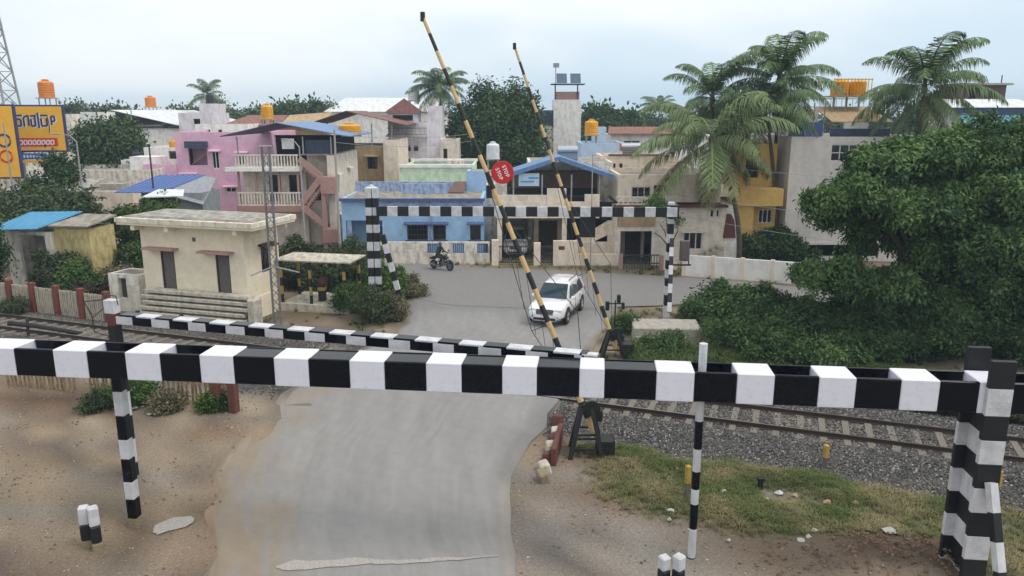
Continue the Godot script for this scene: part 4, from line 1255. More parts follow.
func build_car() -> void:
	var c := thing("white_car", "white sports utility car heading towards the rails on the road", "car", V(2.3, 0.05, 37.5), -19.0)
	var paint := mat("car_paint", Color(0.9, 0.9, 0.91), 0.25)
	paint.clearcoat_enabled = true
	paint.clearcoat = 0.8
	paint.clearcoat_roughness = 0.08
	var trim := mat("car_trim", Color(0.06, 0.06, 0.07), 0.5)
	var glass := mat("car_glass", Color(0.16, 0.23, 0.27), 0.08)
	var chrome := mat("car_chrome", Color(0.8, 0.8, 0.82), 0.2, "", 1.0, "", 0.5, 0.9)
	var lampm := mat("car_lamp", Color(0.82, 0.84, 0.86), 0.1)
	var st := S()
	var rings := []
	for s in [[-2.36, 0.76, 0.5, 0.92, 0.95], [-2.26, 0.87, 0.34, 1.02, 1.05], [-1.2, 0.915, 0.3, 1.04, 1.07], [0.5, 0.915, 0.3, 1.03, 1.07], [0.95, 0.915, 0.3, 1.01, 1.07], [1.6, 0.905, 0.3, 0.99, 1.04], [2.05, 0.87, 0.3, 0.92, 0.97], [2.26, 0.8, 0.3, 0.82, 0.86], [2.36, 0.7, 0.36, 0.7, 0.72]]:
		rings.append([Vector3(0, s[2], s[0]), Vector3(s[1] - 0.12, s[2], s[0]), Vector3(s[1] - 0.02, s[2] + 0.14, s[0]), Vector3(s[1], lerp(s[2], s[3], 0.6), s[0]), Vector3(s[1] - 0.03, s[3] - 0.06, s[0]), Vector3(s[1] - 0.1, s[3], s[0]), Vector3(0, s[4], s[0])])
	st.set_smooth_group(0)
	loft(st, rings)
	obj("body", st, paint, c)
	# cabin
	st = S()
	rings = []
	for s in [[-2.3, 0.82, 0.8, 1.06], [-2.05, 0.82, 0.62, 1.66], [-1.6, 0.83, 0.64, 1.76], [-0.6, 0.835, 0.66, 1.79], [0.15, 0.83, 0.65, 1.74], [0.3, 0.83, 0.64, 1.69], [1.12, 0.82, 0.78, 1.06]]:
		rings.append([Vector3(0, 1.0, s[0]), Vector3(s[1], 1.0, s[0]), Vector3(lerp(s[1], s[2], 0.93), lerp(1.0, s[3], 0.9), s[0]), Vector3(s[2] - 0.1, s[3] - 0.005, s[0]), Vector3(0, s[3] + 0.02, s[0])])
	loft(st, rings)
	obj("cabin", st, paint, c)
	# glass, a few millimetres proud of the cabin
	st = S()
	quad(st, Vector3(-0.62, 1.69, 0.34), Vector3(0.62, 1.69, 0.34), Vector3(0.74, 1.11, 1.09), Vector3(-0.74, 1.11, 1.09))
	obj("windscreen", st, glass, c).position = Vector3(0, 0.012, 0.012)
	st = S()
	quad(st, Vector3(0.58, 1.64, -2.08), Vector3(-0.58, 1.64, -2.08), Vector3(-0.7, 1.15, -2.28), Vector3(0.7, 1.15, -2.28))
	obj("rear_window", st, glass, c).position = Vector3(0, 0.0, -0.012)
	for s in [-1.0, 1.0]:
		for q in [[0.8, 0.05, 0.22], [-0.03, -0.85, -0.85], [-0.93, -1.75, -1.65]]:
			st = S()
			var a := [Vector3(0.837 * s, 1.1, q[0]), Vector3(0.675 * s, 1.6, q[2] if q[0] > 0.5 else q[0] - 0.03), Vector3(0.675 * s, 1.6, q[1] if q[0] > 0.5 else q[2]), Vector3(0.837 * s, 1.1, q[1])]
			quad(st, a[0], a[1], a[2], a[3])
			obj("side_window", st, glass, c).position = Vector3(0.012 * s, 0, 0)
		obj("mirror", cbox(S(), min(0.9 * s, 1.1 * s), max(0.9 * s, 1.1 * s), 1.06, 1.22, 0.78, 0.9, 0.04), paint, c)
		obj("roof_rail", bb(0.55 * s - 0.02, 0.55 * s + 0.02, 1.79, 1.83, -1.8, 0.0), chrome, c)
		obj("headlight", cbox(S(), min(0.45 * s, 0.82 * s), max(0.45 * s, 0.82 * s), 0.74, 0.86, 2.16, 2.31, 0.04), lampm, c)
		obj("fog_lamp", cbox(S(), min(0.56 * s, 0.74 * s), max(0.56 * s, 0.74 * s), 0.42, 0.54, 2.27, 2.36, 0.03), lampm, c)
		obj("tail_light", cbox(S(), min(0.66 * s, 0.85 * s), max(0.66 * s, 0.85 * s), 0.85, 1.1, -2.33, -2.2, 0.03), "stop_red", c)
		for z in [1.42, -1.35]:
			obj("wheel_arch", lathe(S(), Vector3(0.905 * s, 0.4, z), [[0.0, 0.012 * s], [0.43, 0.012 * s], [0.43, -0.02 * s], [0.0, -0.02 * s]], 20, 0), trim, c)
			var w := obj("wheel", lathe(S(), Vector3(0.82 * s, 0.36, z), [[0.2, -0.11], [0.34, -0.11], [0.36, -0.08], [0.36, 0.08], [0.34, 0.115], [0.22, 0.115]], 24, 0), trim, c)
			obj("rim", lathe(S(), Vector3(0.82 * s, 0.36, z), [[0.0, 0.125 * s], [0.06, 0.12 * s], [0.21, 0.1 * s], [0.23, 0.117 * s], [0.23, 0.0]], 18, 0), chrome, w)
		for z in [0.05, -0.85]: obj("door_handle", bb(min(0.91 * s, 0.935 * s), max(0.91 * s, 0.935 * s), 0.94, 0.97, z - 0.1, z + 0.1), chrome, c)
		for z in [0.88, -0.02, -0.9]: obj("door_seam", bb(0.912 * s - 0.006, 0.912 * s + 0.006, 0.4, 1.0, z - 0.006, z + 0.006), trim, c)
		obj("sill_trim", bb(0.9 * s - 0.03, 0.9 * s + 0.03, 0.28, 0.38, -0.9, 0.95), trim, c)
	obj("grille", cbox(S(), -0.44, 0.44, 0.56, 0.83, 2.25, 2.375, 0.04), trim, c)
	for y in [0.62, 0.69, 0.76]: obj("grille_bar", bb(-0.42, 0.42, y, y + 0.02, 2.376, 2.385), chrome, c)
	obj("badge", lathe(S(), Vector3(0, 0.72, 2.38), [[0.0, 0.012], [0.06, 0.01], [0.06, -0.01]], 14, 2), chrome, c)
	obj("lower_intake", cbox(S(), -0.55, 0.55, 0.32, 0.45, 2.28, 2.375, 0.03), trim, c)
	obj("number_plate", bb(-0.25, 0.25, 0.46, 0.56, 2.372, 2.383), "letter_white", c)
	obj("skid_plate", bb(-0.6, 0.6, 0.26, 0.315, 2.1, 2.345), "silver", c)
	copy(c, "pale car parked inside the cream house's porch behind the gate", V(0.25, 0.05, 55.4), 0.0, "porch_car")

# ---- rider: smooth union of tapered bones, meshed as surface nets
func bones_mesh(st: SurfaceTool, bones: Array, cell: float, k: float) -> void:
	var lo := Vector3.ONE * 1e9
	var hi := -lo
	for b in bones:
		for q in [[b[0], b[2]], [b[1], b[3]]]:
			lo = lo.min(q[0] - Vector3.ONE * (q[1] + cell * 2)); hi = hi.max(q[0] + Vector3.ONE * (q[1] + cell * 2))
	var n := Vector3i((hi - lo) / cell) + Vector3i.ONE
	var f := PackedFloat32Array()
	f.resize(n.x * n.y * n.z)
	f.fill(9.0)
	for b in bones:
		var pad: float = max(b[2], b[3]) + cell * 2 + k
		var a := Vector3i(((b[0] as Vector3).min(b[1]) - Vector3.ONE * pad - lo) / cell).clamp(Vector3i.ZERO, n - Vector3i.ONE)
		var e := Vector3i(((b[0] as Vector3).max(b[1]) + Vector3.ONE * pad - lo) / cell).clamp(Vector3i.ZERO, n - Vector3i.ONE)
		var ab: Vector3 = b[1] - b[0]
		var l2: float = max(ab.length_squared(), 1e-9)
		for x in range(a.x, e.x + 1):
			for y in range(a.y, e.y + 1):
				for z in range(a.z, e.z + 1):
					var p := lo + Vector3(x, y, z) * cell
					var t := clampf((p - b[0]).dot(ab) / l2, 0.0, 1.0)
					var d: float = p.distance_to(b[0] + ab * t) - lerpf(b[2], b[3], t)
					var i := (x * n.y + y) * n.z + z
					var h := maxf(k - absf(d - f[i]), 0.0) / k
					f[i] = minf(d, f[i]) - h * h * k * 0.25
	var vid := {}
	var vs := []
	var stp := [n.y * n.z, n.z, 1]
	for x in n.x - 1:
		for y in n.y - 1:
			for z in n.z - 1:
				var i := (x * n.y + y) * n.z + z
				var s := Vector3.ZERO
				var c := 0
				for ax in 3:
					var u: int = (ax + 1) % 3
					var v: int = (ax + 2) % 3
					for q in 4:
						var o := Vector3i.ZERO
						o[u] = q & 1; o[v] = q >> 1
						var j: int = i + o.x * stp[0] + o.y * stp[1] + o.z * stp[2]
						var fa := f[j]
						var fb := f[j + stp[ax]]
						if (fa < 0.0) != (fb < 0.0):
							var w := Vector3(o)
							w[ax] += fa / (fa - fb)
							s += w
							c += 1
				if c > 0:
					vid[i] = vs.size()
					vs.append(lo + (Vector3(x, y, z) + s / c) * cell)
	for i in vid:
		for ax in 3:
			var j: int = i + stp[ax]
			if (f[i] < 0.0) == (f[j] < 0.0): continue
			var u: int = stp[(ax + 1) % 3]
			var v: int = stp[(ax + 2) % 3]
			if not (vid.has(i - u) and vid.has(i - v) and vid.has(i - u - v)): continue
			var q := [vs[vid[i]], vs[vid[i - u]], vs[vid[i - u - v]], vs[vid[i - v]]]
			if f[i] < 0.0: q.reverse()
			quad(st, q[0], q[1], q[2], q[3])

func build_motorcycle() -> void:
	var at := V(-4.55, 0.045, 48.9)
	var turn := -35.0
	var m := thing("motorcycle", "black motorcycle riding on the far road before the blue house", "motorcycle", at, turn)
	# local x points forward
	for x in [-0.66, 0.68]:
		var w := obj("wheel", lathe(S(), Vector3(x, 0.3, 0), [[0.2, -0.05], [0.28, -0.05], [0.305, 0.0], [0.28, 0.05], [0.2, 0.05], [0.2, -0.05]], 20, 2), "machine_black", m)
		obj("rim", lathe(S(), Vector3(x, 0.3, 0), [[0.0, 0.03], [0.05, 0.03], [0.19, 0.015], [0.205, 0.03], [0.205, -0.03], [0.19, -0.015], [0.05, -0.03], [0.0, -0.03]], 16, 2), "steel", w)
	obj("frame", tube(tube(S(), [Vector3(0.5, 0.95, 0), Vector3(0.1, 0.72, 0), Vector3(-0.66, 0.32, 0)], 0.035, 0.03, 6), [Vector3(0.48, 0.85, 0), Vector3(0.25, 0.3, 0), Vector3(-0.2, 0.28, 0)], 0.03, 0.03, 6), "machine_black", m)
	for s in [-0.09, 0.09]: obj("fork", tube(S(), [Vector3(0.48, 1.0, s), Vector3(0.68, 0.3, s)], 0.028, 0.025, 6), "steel", m)
	obj("engine", cbox(S(), -0.12, 0.28, 0.28, 0.62, -0.14, 0.14, 0.05), "steel", m)
	var st := S()
	st.set_smooth_group(0)
	bones_mesh(st, [[Vector3(0.38, 0.86, 0), Vector3(0.06, 0.82, 0), 0.15, 0.11], [Vector3(0.3, 0.8, 0), Vector3(0.1, 0.78, 0), 0.13, 0.1]], 0.03, 0.05)
	obj("fuel_tank", st, "tank_black", m)
	obj("seat", cbox(S(), -0.72, 0.05, 0.74, 0.84, -0.13, 0.13, 0.04), "machine_black", m)
	obj("tail", cbox(S(), -0.95, -0.5, 0.62, 0.76, -0.1, 0.1, 0.04), "tank_black", m)
	obj("tail_light", cbox(S(), -0.99, -0.94, 0.66, 0.74, -0.06, 0.06, 0.01), "stop_red", m)
	obj("mudguard", tube(S(), [Vector3(0.38, 0.5, 0), Vector3(0.56, 0.66, 0), Vector3(0.8, 0.66, 0), Vector3(0.96, 0.48, 0)], 0.06, 0.05, 6), "tank_black", m)
	obj("headlight", lathe(S(), Vector3(0.62, 0.98, 0), [[0.0, -0.12], [0.1, -0.06], [0.11, 0.04], [0.0, 0.06]], 14, 0), "tank_white", m)
	obj("handlebar", tube(S(), [Vector3(0.28, 1.07, -0.36), Vector3(0.42, 1.08, -0.12), Vector3(0.46, 1.03, 0), Vector3(0.42, 1.08, 0.12), Vector3(0.28, 1.07, 0.36)], 0.018, 0.018, 6), "machine_black", m)
	for s in [-0.3, 0.3]: obj("mirror", cbox(S(), 0.33, 0.37, 1.2, 1.3, s - 0.07, s + 0.07, 0.02), "machine_black", m)
	obj("exhaust", tube(S(), [Vector3(0.25, 0.3, 0.16), Vector3(-0.1, 0.22, 0.18), Vector3(-0.85, 0.36, 0.2)], 0.03, 0.055, 8), "steel", m)
	# rider
	var p := thing("person", "rider in dark clothes sitting on the motorcycle, hands on the bars", "person", at, turn)
	mat("cloth_dark", Color(0.14, 0.14, 0.17), 0.9)
	mat("skin", Color(0.45, 0.31, 0.24), 0.7)
	mat("hair", Color(0.07, 0.065, 0.065), 0.6)
	st = S()
	st.set_smooth_group(0)
	var bones := [[Vector3(-0.3, 0.93, -0.08), Vector3(-0.3, 0.93, 0.08), 0.13, 0.13], [Vector3(-0.28, 1.0, 0), Vector3(-0.2, 1.28, 0), 0.14, 0.155], [Vector3(-0.2, 1.28, 0), Vector3(-0.15, 1.4, 0), 0.16, 0.13], [Vector3(-0.15, 1.43, -0.15), Vector3(-0.15, 1.43, 0.15), 0.075, 0.075], [Vector3(-0.14, 1.46, 0), Vector3(-0.1, 1.56, 0), 0.06, 0.055]]
	for s in [-1.0, 1.0]:
		bones.append([Vector3(-0.15, 1.42, 0.19 * s), Vector3(-0.03, 1.17, 0.29 * s), 0.065, 0.05])
		bones.append([Vector3(-0.03, 1.17, 0.29 * s), Vector3(0.22, 1.09, 0.33 * s), 0.048, 0.033])
		bones.append([Vector3(-0.28, 0.92, 0.1 * s), Vector3(0.14, 0.8, 0.2 * s), 0.095, 0.068])
		bones.append([Vector3(0.14, 0.8, 0.2 * s), Vector3(-0.05, 0.38, 0.2 * s), 0.062, 0.045])
		bones.append([Vector3(-0.06, 0.34, 0.2 * s), Vector3(0.12, 0.31, 0.21 * s), 0.045, 0.035])
	bones_mesh(st, bones, 0.024, 0.05)
	obj("body", st, "cloth_dark", p)
	st = S()
	st.set_smooth_group(0)
	bones_mesh(st, [[Vector3(-0.07, 1.66, 0), Vector3(-0.07, 1.7, 0), 0.085, 0.095], [Vector3(-0.03, 1.6, 0), Vector3(-0.01, 1.58, 0), 0.055, 0.04], [Vector3(0.02, 1.66, 0), Vector3(0.045, 1.635, 0), 0.012, 0.016], [Vector3(-0.07, 1.64, -0.1), Vector3(-0.07, 1.67, -0.1), 0.02, 0.02], [Vector3(-0.07, 1.64, 0.1), Vector3(-0.07, 1.67, 0.1), 0.02, 0.02], [Vector3(-0.08, 1.5, 0), Vector3(-0.07, 1.6, 0), 0.05, 0.05]], 0.012, 0.02)
	for s in [-1.0, 1.0]:  # hands closed on the grips
		var w := Vector3(0.22, 1.09, 0.33 * s)
		var hb := [[w, w + Vector3(0.06, 0.0, 0.0), 0.032, 0.034]]
		for q in 4:
			var b := w + Vector3(0.075, 0.01, (q - 1.5) * 0.021)
			hb.append([b, b + Vector3(0.035, -0.02, 0), 0.0095, 0.009])
			hb.append([b + Vector3(0.035, -0.02, 0), b + Vector3(0.01, -0.05 + 0.004 * q, 0), 0.009, 0.008])
		hb.append([w + Vector3(0.03, -0.005, -0.03 * s), w + Vector3(0.065, -0.035, -0.045 * s), 0.0105, 0.009])
		bones_mesh(st, hb, 0.008, 0.01)
	obj("skin", st, "skin", p)
	st = S()
	st.set_smooth_group(0)
	bones_mesh(st, [[Vector3(-0.085, 1.7, 0), Vector3(-0.08, 1.735, 0), 0.097, 0.085], [Vector3(-0.12, 1.66, 0), Vector3(-0.11, 1.7, 0), 0.075, 0.085]], 0.014, 0.03)
	obj("hair", st, "hair", p)
	for s in [-0.032, 0.032]: obj("eye", lathe(S(), Vector3(0.021, 1.668, s), [[0.0, -0.008], [0.011, 0.0], [0.0, 0.008]], 8, 0), "hair", p)
	obj("mouth", bb(0.03, 0.036, 1.598, 1.604, -0.022, 0.022), "red_oxide", p)

func build_middle() -> void:
	mat("mast_grey", Color(0.44, 0.44, 0.45), 0.7, "weather", 1.0)
	build_hut()
	build_shelter()
	lamp_post("slim grey street lamp with arm to the left before the blue-roofed house", V(-13.6, 0, 50.0), 7.85, -0.75, 0.07, "galv")
	lamp_post("plain grey pole without lamp at the corner of the blue-roofed house", V(-11.4, 0, 50.4), 8.9, 0.0, 0.1, "concrete")
	build_fences()
	build_far_gauge()
	build_car()
	build_motorcycle()

# ---- houses and everything built behind the crossing
func bld(called: String, label: String, x: float, d: float, turn := 0.0, category := "house") -> Node3D:
	return thing(called, label, category, V(x, 0, d), turn)

func part_box(root: Node, called: String, m, x0, x1, y0, y1, z0, z1) -> MeshInstance3D:
	return obj(called, bb(x0, x1, y0, y1, z0, z1), m, root)

func tank(label: String, at: Vector3, r: float, h: float, m: String, legs := 0.0, group := "") -> void:
	var t := thing("water_tank", label, "water tank", at, 0.0, "rooftop water tanks")
	if legs > 0.0:
		for k in 4:
			var q := Vector3(r * 0.75 * (1 if k % 2 else -1), 0, r * 0.75 * (1 if k / 2 else -1))
			obj("leg", bar(S(), q, q + Vector3(0, legs, 0), 0.09, 0.09), "galv", t)
		obj("platform", bb(-r * 1.05, r * 1.05, legs, legs + 0.08, -r * 1.05, r * 1.05), "concrete", t)
	var y := legs + (0.085 if legs > 0.0 else 0.0)
	var pr := [[0.0, y], [r, y]]
	for i in 6:
		pr.append([r, y + h * (0.1 + 0.13 * i)]); pr.append([r * 0.955, y + h * (0.13 + 0.13 * i)]); pr.append([r, y + h * (0.16 + 0.13 * i)])
	pr.append_array([[r * 0.92, y + h * 0.88], [r * 0.42, y + h * 0.97], [r * 0.4, y + h], [0.0, y + h]])
	obj("drum", lathe(S(), Vector3.ZERO, pr, 18), m, t)
	obj("lid", lathe(S(), Vector3(0, y + h, 0), [[r * 0.46, 0.0], [r * 0.46, 0.05], [0.0, 0.1]], 14), m, t)

func railing(root: Node, x0: float, x1: float, y0: float, y1: float, z: float, m: String, gap := 0.2, w := 0.07) -> void:
	var st := S()
	var n := int((x1 - x0) / gap)
	for i in n:
		var x := x0 + (i + 0.5) * (x1 - x0) / n
		box(st, x - w / 2, x + w / 2, y0 + 0.1, y1 - 0.1, z - w / 2, z + w / 2)
	var b := obj("balusters", st, m, root)
	b.set_meta("kind", "stuff")
	part_box(root, "hand_rail", m, x0, x1, y1 - 0.1, y1, z - 0.07, z + 0.07)
	part_box(root, "foot_rail", m, x0, x1, y0, y0 + 0.1, z - 0.06, z + 0.06)

func slope_roof(root: Node, called: String, m: String, a: Vector3, b: Vector3, c: Vector3, e: Vector3, th := 0.06, ribs := 0) -> MeshInstance3D:
	# a sheet with corners a (left low) b (right low) c (right high) e (left high) and standing ribs
	var st := S()
	var up := Vector3(0, th, 0)
	hexa(st, [e, c, b, a, e + up, c + up, b + up, a + up])
	for i in ribs:
		var t := (i + 0.5) / ribs
		bar(st, a.lerp(b, t) + up * 1.1, e.lerp(c, t) + up * 1.1, 0.05, 0.05)
	return obj(called, st, m, root)

func gable(root: Node, m: String, x0: float, x1: float, yl: float, yp: float, yr: float, xp: float, z0: float, z1: float, m2 := "") -> void:
	slope_roof(root, "roof_sheet", m, Vector3(x0, yl, z1), Vector3(xp, yp, z1), Vector3(xp, yp, z0), Vector3(x0, yl, z0), 0.06, 0)
	slope_roof(root, "roof_sheet", m2 if m2 != "" else m, Vector3(xp, yp, z1), Vector3(x1, yr, z1), Vector3(x1, yr, z0), Vector3(xp, yp, z0), 0.06, 0)

func wins(root: Node, x0: float, x1: float, z1: float, list: Array, o := {}) -> void:
	for h in list: window(root, "f", x0, x1, z1, h[0], h[1], h[2], h[3], o)

func stairs(root: Node, m: String, p0: Vector3, p1: Vector3, width: float, steps: int) -> void:
	var st := S()
	for i in steps:
		var a := p0.lerp(p1, float(i) / steps)
		var b := p0.lerp(p1, float(i + 1) / steps)
		box(st, min(a.x, b.x), max(a.x, b.x), min(a.y, b.y) - 0.12, max(a.y, b.y), p0.z - width, p0.z)
	obj("flight", st, m, root)

func build_row() -> void:
	# blue house and its low front wall
	var w := bld("compound_wall", "low whitewashed wall with blue grilles before the blue house", -9.0, 51.0, 0.0, "wall")
	var st := S()
	var gh := [[3.3, 4.2, 0.75, 1.4], [5.0, 5.8, 0.75, 1.4], [6.65, 7.4, 0.75, 1.4]]
	wall_holes(st, Transform3D.IDENTITY, 0.0, 7.5, -0.2, 1.5, 0.22, gh)
	obj("wall", st, "white_dirty", w)
	for g in gh:
		st = S()
		for i in 6: box(st, lerp(g[0], g[1], (i + 0.5) / 6) - 0.025, lerp(g[0], g[1], (i + 0.5) / 6) + 0.025, g[2], g[3], -0.12, -0.08)
		for v in [g[2] + 0.03, g[3] - 0.03]: box(st, g[0], g[1], v - 0.03, v + 0.03, -0.125, -0.075)
		obj("grille", st, "blue_trim", w)
	var h := bld("blue_house", "single-storey sky blue house with barred windows across the road", -11.65, 52.5)
	var f := [[0.25, 2.75, -0.1, 2.75], [4.44, 5.86, 1.4, 2.5], [6.23, 7.1, 1.4, 2.5], [8.77, 9.5, 1.4, 2.5]]
	block(h, 0.0, 9.7, -0.2, 4.25, -9.0, 0.0, "blue_wall", {"f": f}, "roof_old")
	wins(h, 0.0, 9.7, 0.0, f.slice(1), {"bars": 7, "hood": 0.45, "sill": 0.12, "bays": 2, "frame": "wood_brown"})
	part_box(h, "porch_back", "blue_wall", 0.25, 2.75, 0.0, 2.75, -1.8, -1.6)
	part_box(h, "porch_door", "blue_trim", 1.6, 2.5, 0.0, 2.1, -1.598, -1.55)
	part_box(h, "porch_column", "blue_worn", 0.3, 0.62, 0.0, 2.75, -0.35, -0.05)
	part_box(h, "pilaster", "blue_worn", 5.98, 6.2, 0.0, 4.2, 0.002, 0.1)
	part_box(h, "cornice", "blue_trim", -0.1, 9.8, 4.1, 4.28, 0.003, 0.35)
	part_box(h, "parapet", "blue_worn", 2.9, 9.7, 3.65, 4.095, 0.002, 0.06)
	part_box(h, "roof_wall", "blue_worn", 0.0, 9.7, 4.252, 4.95, -5.2, -5.0)
	part_box(h, "roof_wall", "blue_worn", 3.8, 6.9, 4.252, 5.0, -3.2, -3.0)
	block(h, 8.3, 9.7, 4.252, 5.75, -6.8, -4.9, "blue_wall", {})
	slope_roof(h, "stair_cover", "brick_brown", Vector3(7.0, 4.3, -3.3), Vector3(8.15, 4.3, -3.3), Vector3(8.25, 4.95, -4.6), Vector3(7.4, 4.95, -4.6))
	part_box(h, "water_pipe", "galv", 3.4, 3.46, 4.3, 5.2, -1.5, -1.44)
	tank("small white barrel tank on the blue house's left roof corner", V(-9.75, 4.26, 53.6), 0.4, 0.75, "tank_white")
	h = bld("green_house", "pale green upper wall with white coping behind the blue house", -8.9, 61.5)
	block(h, 0.0, 5.75, 0.0, 5.72, -8.0, 0.0, "green_wall", {}, "roof_old", 0.4)
	part_box(h, "coping", "white_wall", -0.1, 5.85, 5.722, 5.95, -0.4, 0.12)
	part_box(h, "coping", "white_wall", -0.1, 5.85, 5.722, 5.95, -8.1, -7.7)
	part_box(h, "roof_box", "white_dirty", 3.6, 4.9, 5.4, 6.15, -3.5, -2.2)
	tank("white square-shouldered water tank beside the red disc", V(-1.45, 5.55, 59.5), 0.5, 1.2, "tank_white", 0.9)
	var pl := bld("tank_house", "narrow pale house carrying a white tank behind the red disc", -2.6, 58.6)
	block(pl, 0.0, 2.2, 0.0, 5.53, -3.0, 0.0, "white_dirty", {"f": [[0.5, 1.1, 3.6, 4.6]]}, "roof_old", 0.0)
	window(pl, "f", 0.0, 2.2, 0.0, 0.5, 1.1, 3.6, 4.6, {"bays": 1, "hood": 0.3, "hood_m": "white_wall"})

	# cream house with the blue gable
	h = bld("cream_house", "cream house with porch, side stair and blue gabled roof frame", -1.0, 52.4)
	part_box(h, "ground_wall", "cream_wall", 0.0, 2.6, -0.2, 3.0, -7.5, -6.2)
	part_box(h, "ground_wall", "cream_wall", 2.601, 4.7, -0.2, 3.0, -7.5, -3.4)
	part_box(h, "ground_wall", "shade_net", 4.701, 8.3, -0.2, 3.0, -7.4, -2.6)
	part_box(h, "door", "wood_brown", 2.95, 4.3, 0.0, 2.3, -3.398, -3.33)
	part_box(h, "porch_slab", "cream_wall", -0.05, 6.9, 3.0, 3.35, -7.5, 0.6)
	part_box(h, "balcony_parapet", "cream_wall", 0.0, 6.9, 3.352, 4.1, 0.35, 0.55)
	part_box(h, "balcony_parapet", "beige_wall", 0.0, 3.35, 4.102, 4.55, 0.37, 0.53)
	part_box(h, "balcony_pier", "cream_wall", 3.36, 4.65, 3.352, 4.98, 0.3, 0.6)
	part_box(h, "balcony_pier", "cream_wall", 5.9, 6.9, 4.102, 4.6, 0.35, 0.55)
	for x in [0.0, 4.4]: part_box(h, "column", "cream_wall", x, x + 0.32, 0.0, 2.998, 0.2, 0.5)
	part_box(h, "side_wall", "beige_wall", 0.0, 0.2, 0.0, 2.998, -6.19, 0.19)
	# upper terrace under the frame roof
	part_box(h, "terrace_wall", "shade_net", 0.9, 7.2, 3.352, 5.85, -4.2, -4.0)
	part_box(h, "terrace_wall", "brick_brown", 0.95, 7.15, 4.6, 5.8, -3.99, -3.95)
	for x in [1.05, 3.0, 5.0, 6.9]: part_box(h, "terrace_post", "galv", x, x + 0.1, 3.352, 5.85, -0.3, -0.2)
	railing(h, 0.9, 6.9, 3.4, 4.4, -0.6, "grille", 0.25, 0.03)
	gable(h, "blue_sheet", 0.95, 7.9, 5.95, 7.0, 5.75, 4.2, -4.4, 0.0)
	st = S()
	for k in [[Vector3(0.95, 5.9, 0.03), Vector3(4.2, 6.95, 0.03)], [Vector3(4.2, 6.95, 0.03), Vector3(7.9, 5.7, 0.03)]]: bar(st, k[0], k[1], 0.08, 0.28)
	obj("barge_board", st, "blue_sheet", h)
	part_box(h, "blue_board", "pale_blue_wall", 1.45, 2.85, 5.1, 5.95, -0.18, -0.12)
	var bo := obj("blue_stripe", bb(1.6, 2.5, 5.35, 5.45, -0.119, -0.1), "cyan_sheet", h)
	obj("blue_stripe", bb(2.1, 2.8, 5.6, 5.7, -0.119, -0.1), "cyan_sheet", h)
	# side stair with its sloping parapet
	stairs(h, "concrete", Vector3(4.75, 0.3, -0.2), Vector3(8.0, 2.7, -0.2), 1.0, 11)
	st = S()
	prism(st, [Vector2(4.72, 0.35), Vector2(8.35, 2.15), Vector2(8.35, 2.75), Vector2(7.6, 2.75), Vector2(4.72, 1.0)], -0.198, 0.0)
	obj("stair_parapet", st, "cream_wall", h)
	st = S()
	wall_holes(st, Transform3D(Basis.IDENTITY, Vector3(0, 0, 0.2)), 4.73, 8.4, -0.3, 1.3, 0.18, [])
	wall_holes(st, Transform3D(Basis.IDENTITY, Vector3(0, 0, 0.2)), 7.55, 8.4, 1.3, 2.1, 0.18, [])
	obj("stair_wall", st, "cream_wall", h)
	obj("stair_parapet", bb(6.9, 8.4, 2.75, 4.0, -0.35, -0.2), "shade_net", h)
	var gw := bld("gate_wall", "cream gate wall with two dark grille gates before the cream house", -1.0, 50.6, 0.0, "wall")
	part_box(gw, "pillar", "cream_wall", -0.35, 0.1, -0.2, 1.7, -0.3, 0.1)
	part_box(gw, "pillar", "cream_wall", 2.45, 2.9, -0.2, 1.5, -0.3, 0.1)
	part_box(gw, "wall", "cream_wall", 3.75, 5.4, -0.3, 1.65, -0.25, 0.05)
	part_box(gw, "wall", "cream_wall", 5.401, 8.2, -0.4, 0.75, -0.24, 0.04)
	part_box(gw, "house_number", "red_oxide", 4.1, 4.5, 1.05, 1.3, 0.052, 0.06)
	for g in [[0.12, 2.43], [2.92, 3.73]]:
		var gt := Node3D.new()
		gt.name = "gate"
		gw.add_child(gt, true)
		part_box(gt, "top_rail", "grille", g[0], g[1], 1.2, 1.27, -0.12, -0.07)
		part_box(gt, "bottom_rail", "grille", g[0], g[1], 0.15, 0.22, -0.12, -0.07)
		var n := int((g[1] - g[0]) / 0.13)
		st = S()
		for i in n: box(st, g[0] + 0.06 + i * 0.13, g[0] + 0.09 + i * 0.13, 0.1, 1.35, -0.11, -0.08)
		obj("bars", st, "grille", gt)
	var he := thing("solar_heater", "silver solar water heater drum on the roof behind the blue gable", "water heater", V(4.05, 7.0, 57.0))
	part_box(he, "stand", "galv", -0.6, 0.6, -0.55, 0.0, -0.3, 0.0)
	obj("drum", lathe(S(), Vector3(0, 0.3, 0), [[0.0, -0.75], [0.3, -0.72], [0.3, 0.72], [0.0, 0.75]], 16, 0), "silver", he)
	slope_roof(he, "collector", "solar", Vector3(-0.7, -0.4, 0.9), Vector3(0.7, -0.4, 0.9), Vector3(0.7, 0.15, 0.1), Vector3(-0.7, 0.15, 0.1))
	var bk := bld("rear_block", "off-white block with a flat roof behind the blue gabled roof", 1.2, 56.9)
	block(bk, 0.0, 6.2, 0.0, 6.42, -6.0, 0.0, "white_dirty", {}, "roof_old")
	lamp_post("tall thin pole in front of the cream house stair", V(5.2, 0, 50.2), 7.4, 0.0, 0.05, "galv")

	# white two-storey house with the open porch
	h = bld("porch_house", "off-white two-storey house with dark garage porch behind the coconut palm", 6.85, 50.6)
	f = [[0.35, 2.45, -0.1, 2.3], [4.53, 5.8, 1.05, 2.25], [6.2, 6.5, 3.2, 3.75], [6.6, 6.85, 3.2, 3.75]]
	block(h, 0.0, 7.3, -0.3, 3.9, -8.0, 0.0, "beige_wall", {"f": f}, "roof_old", 0.0)
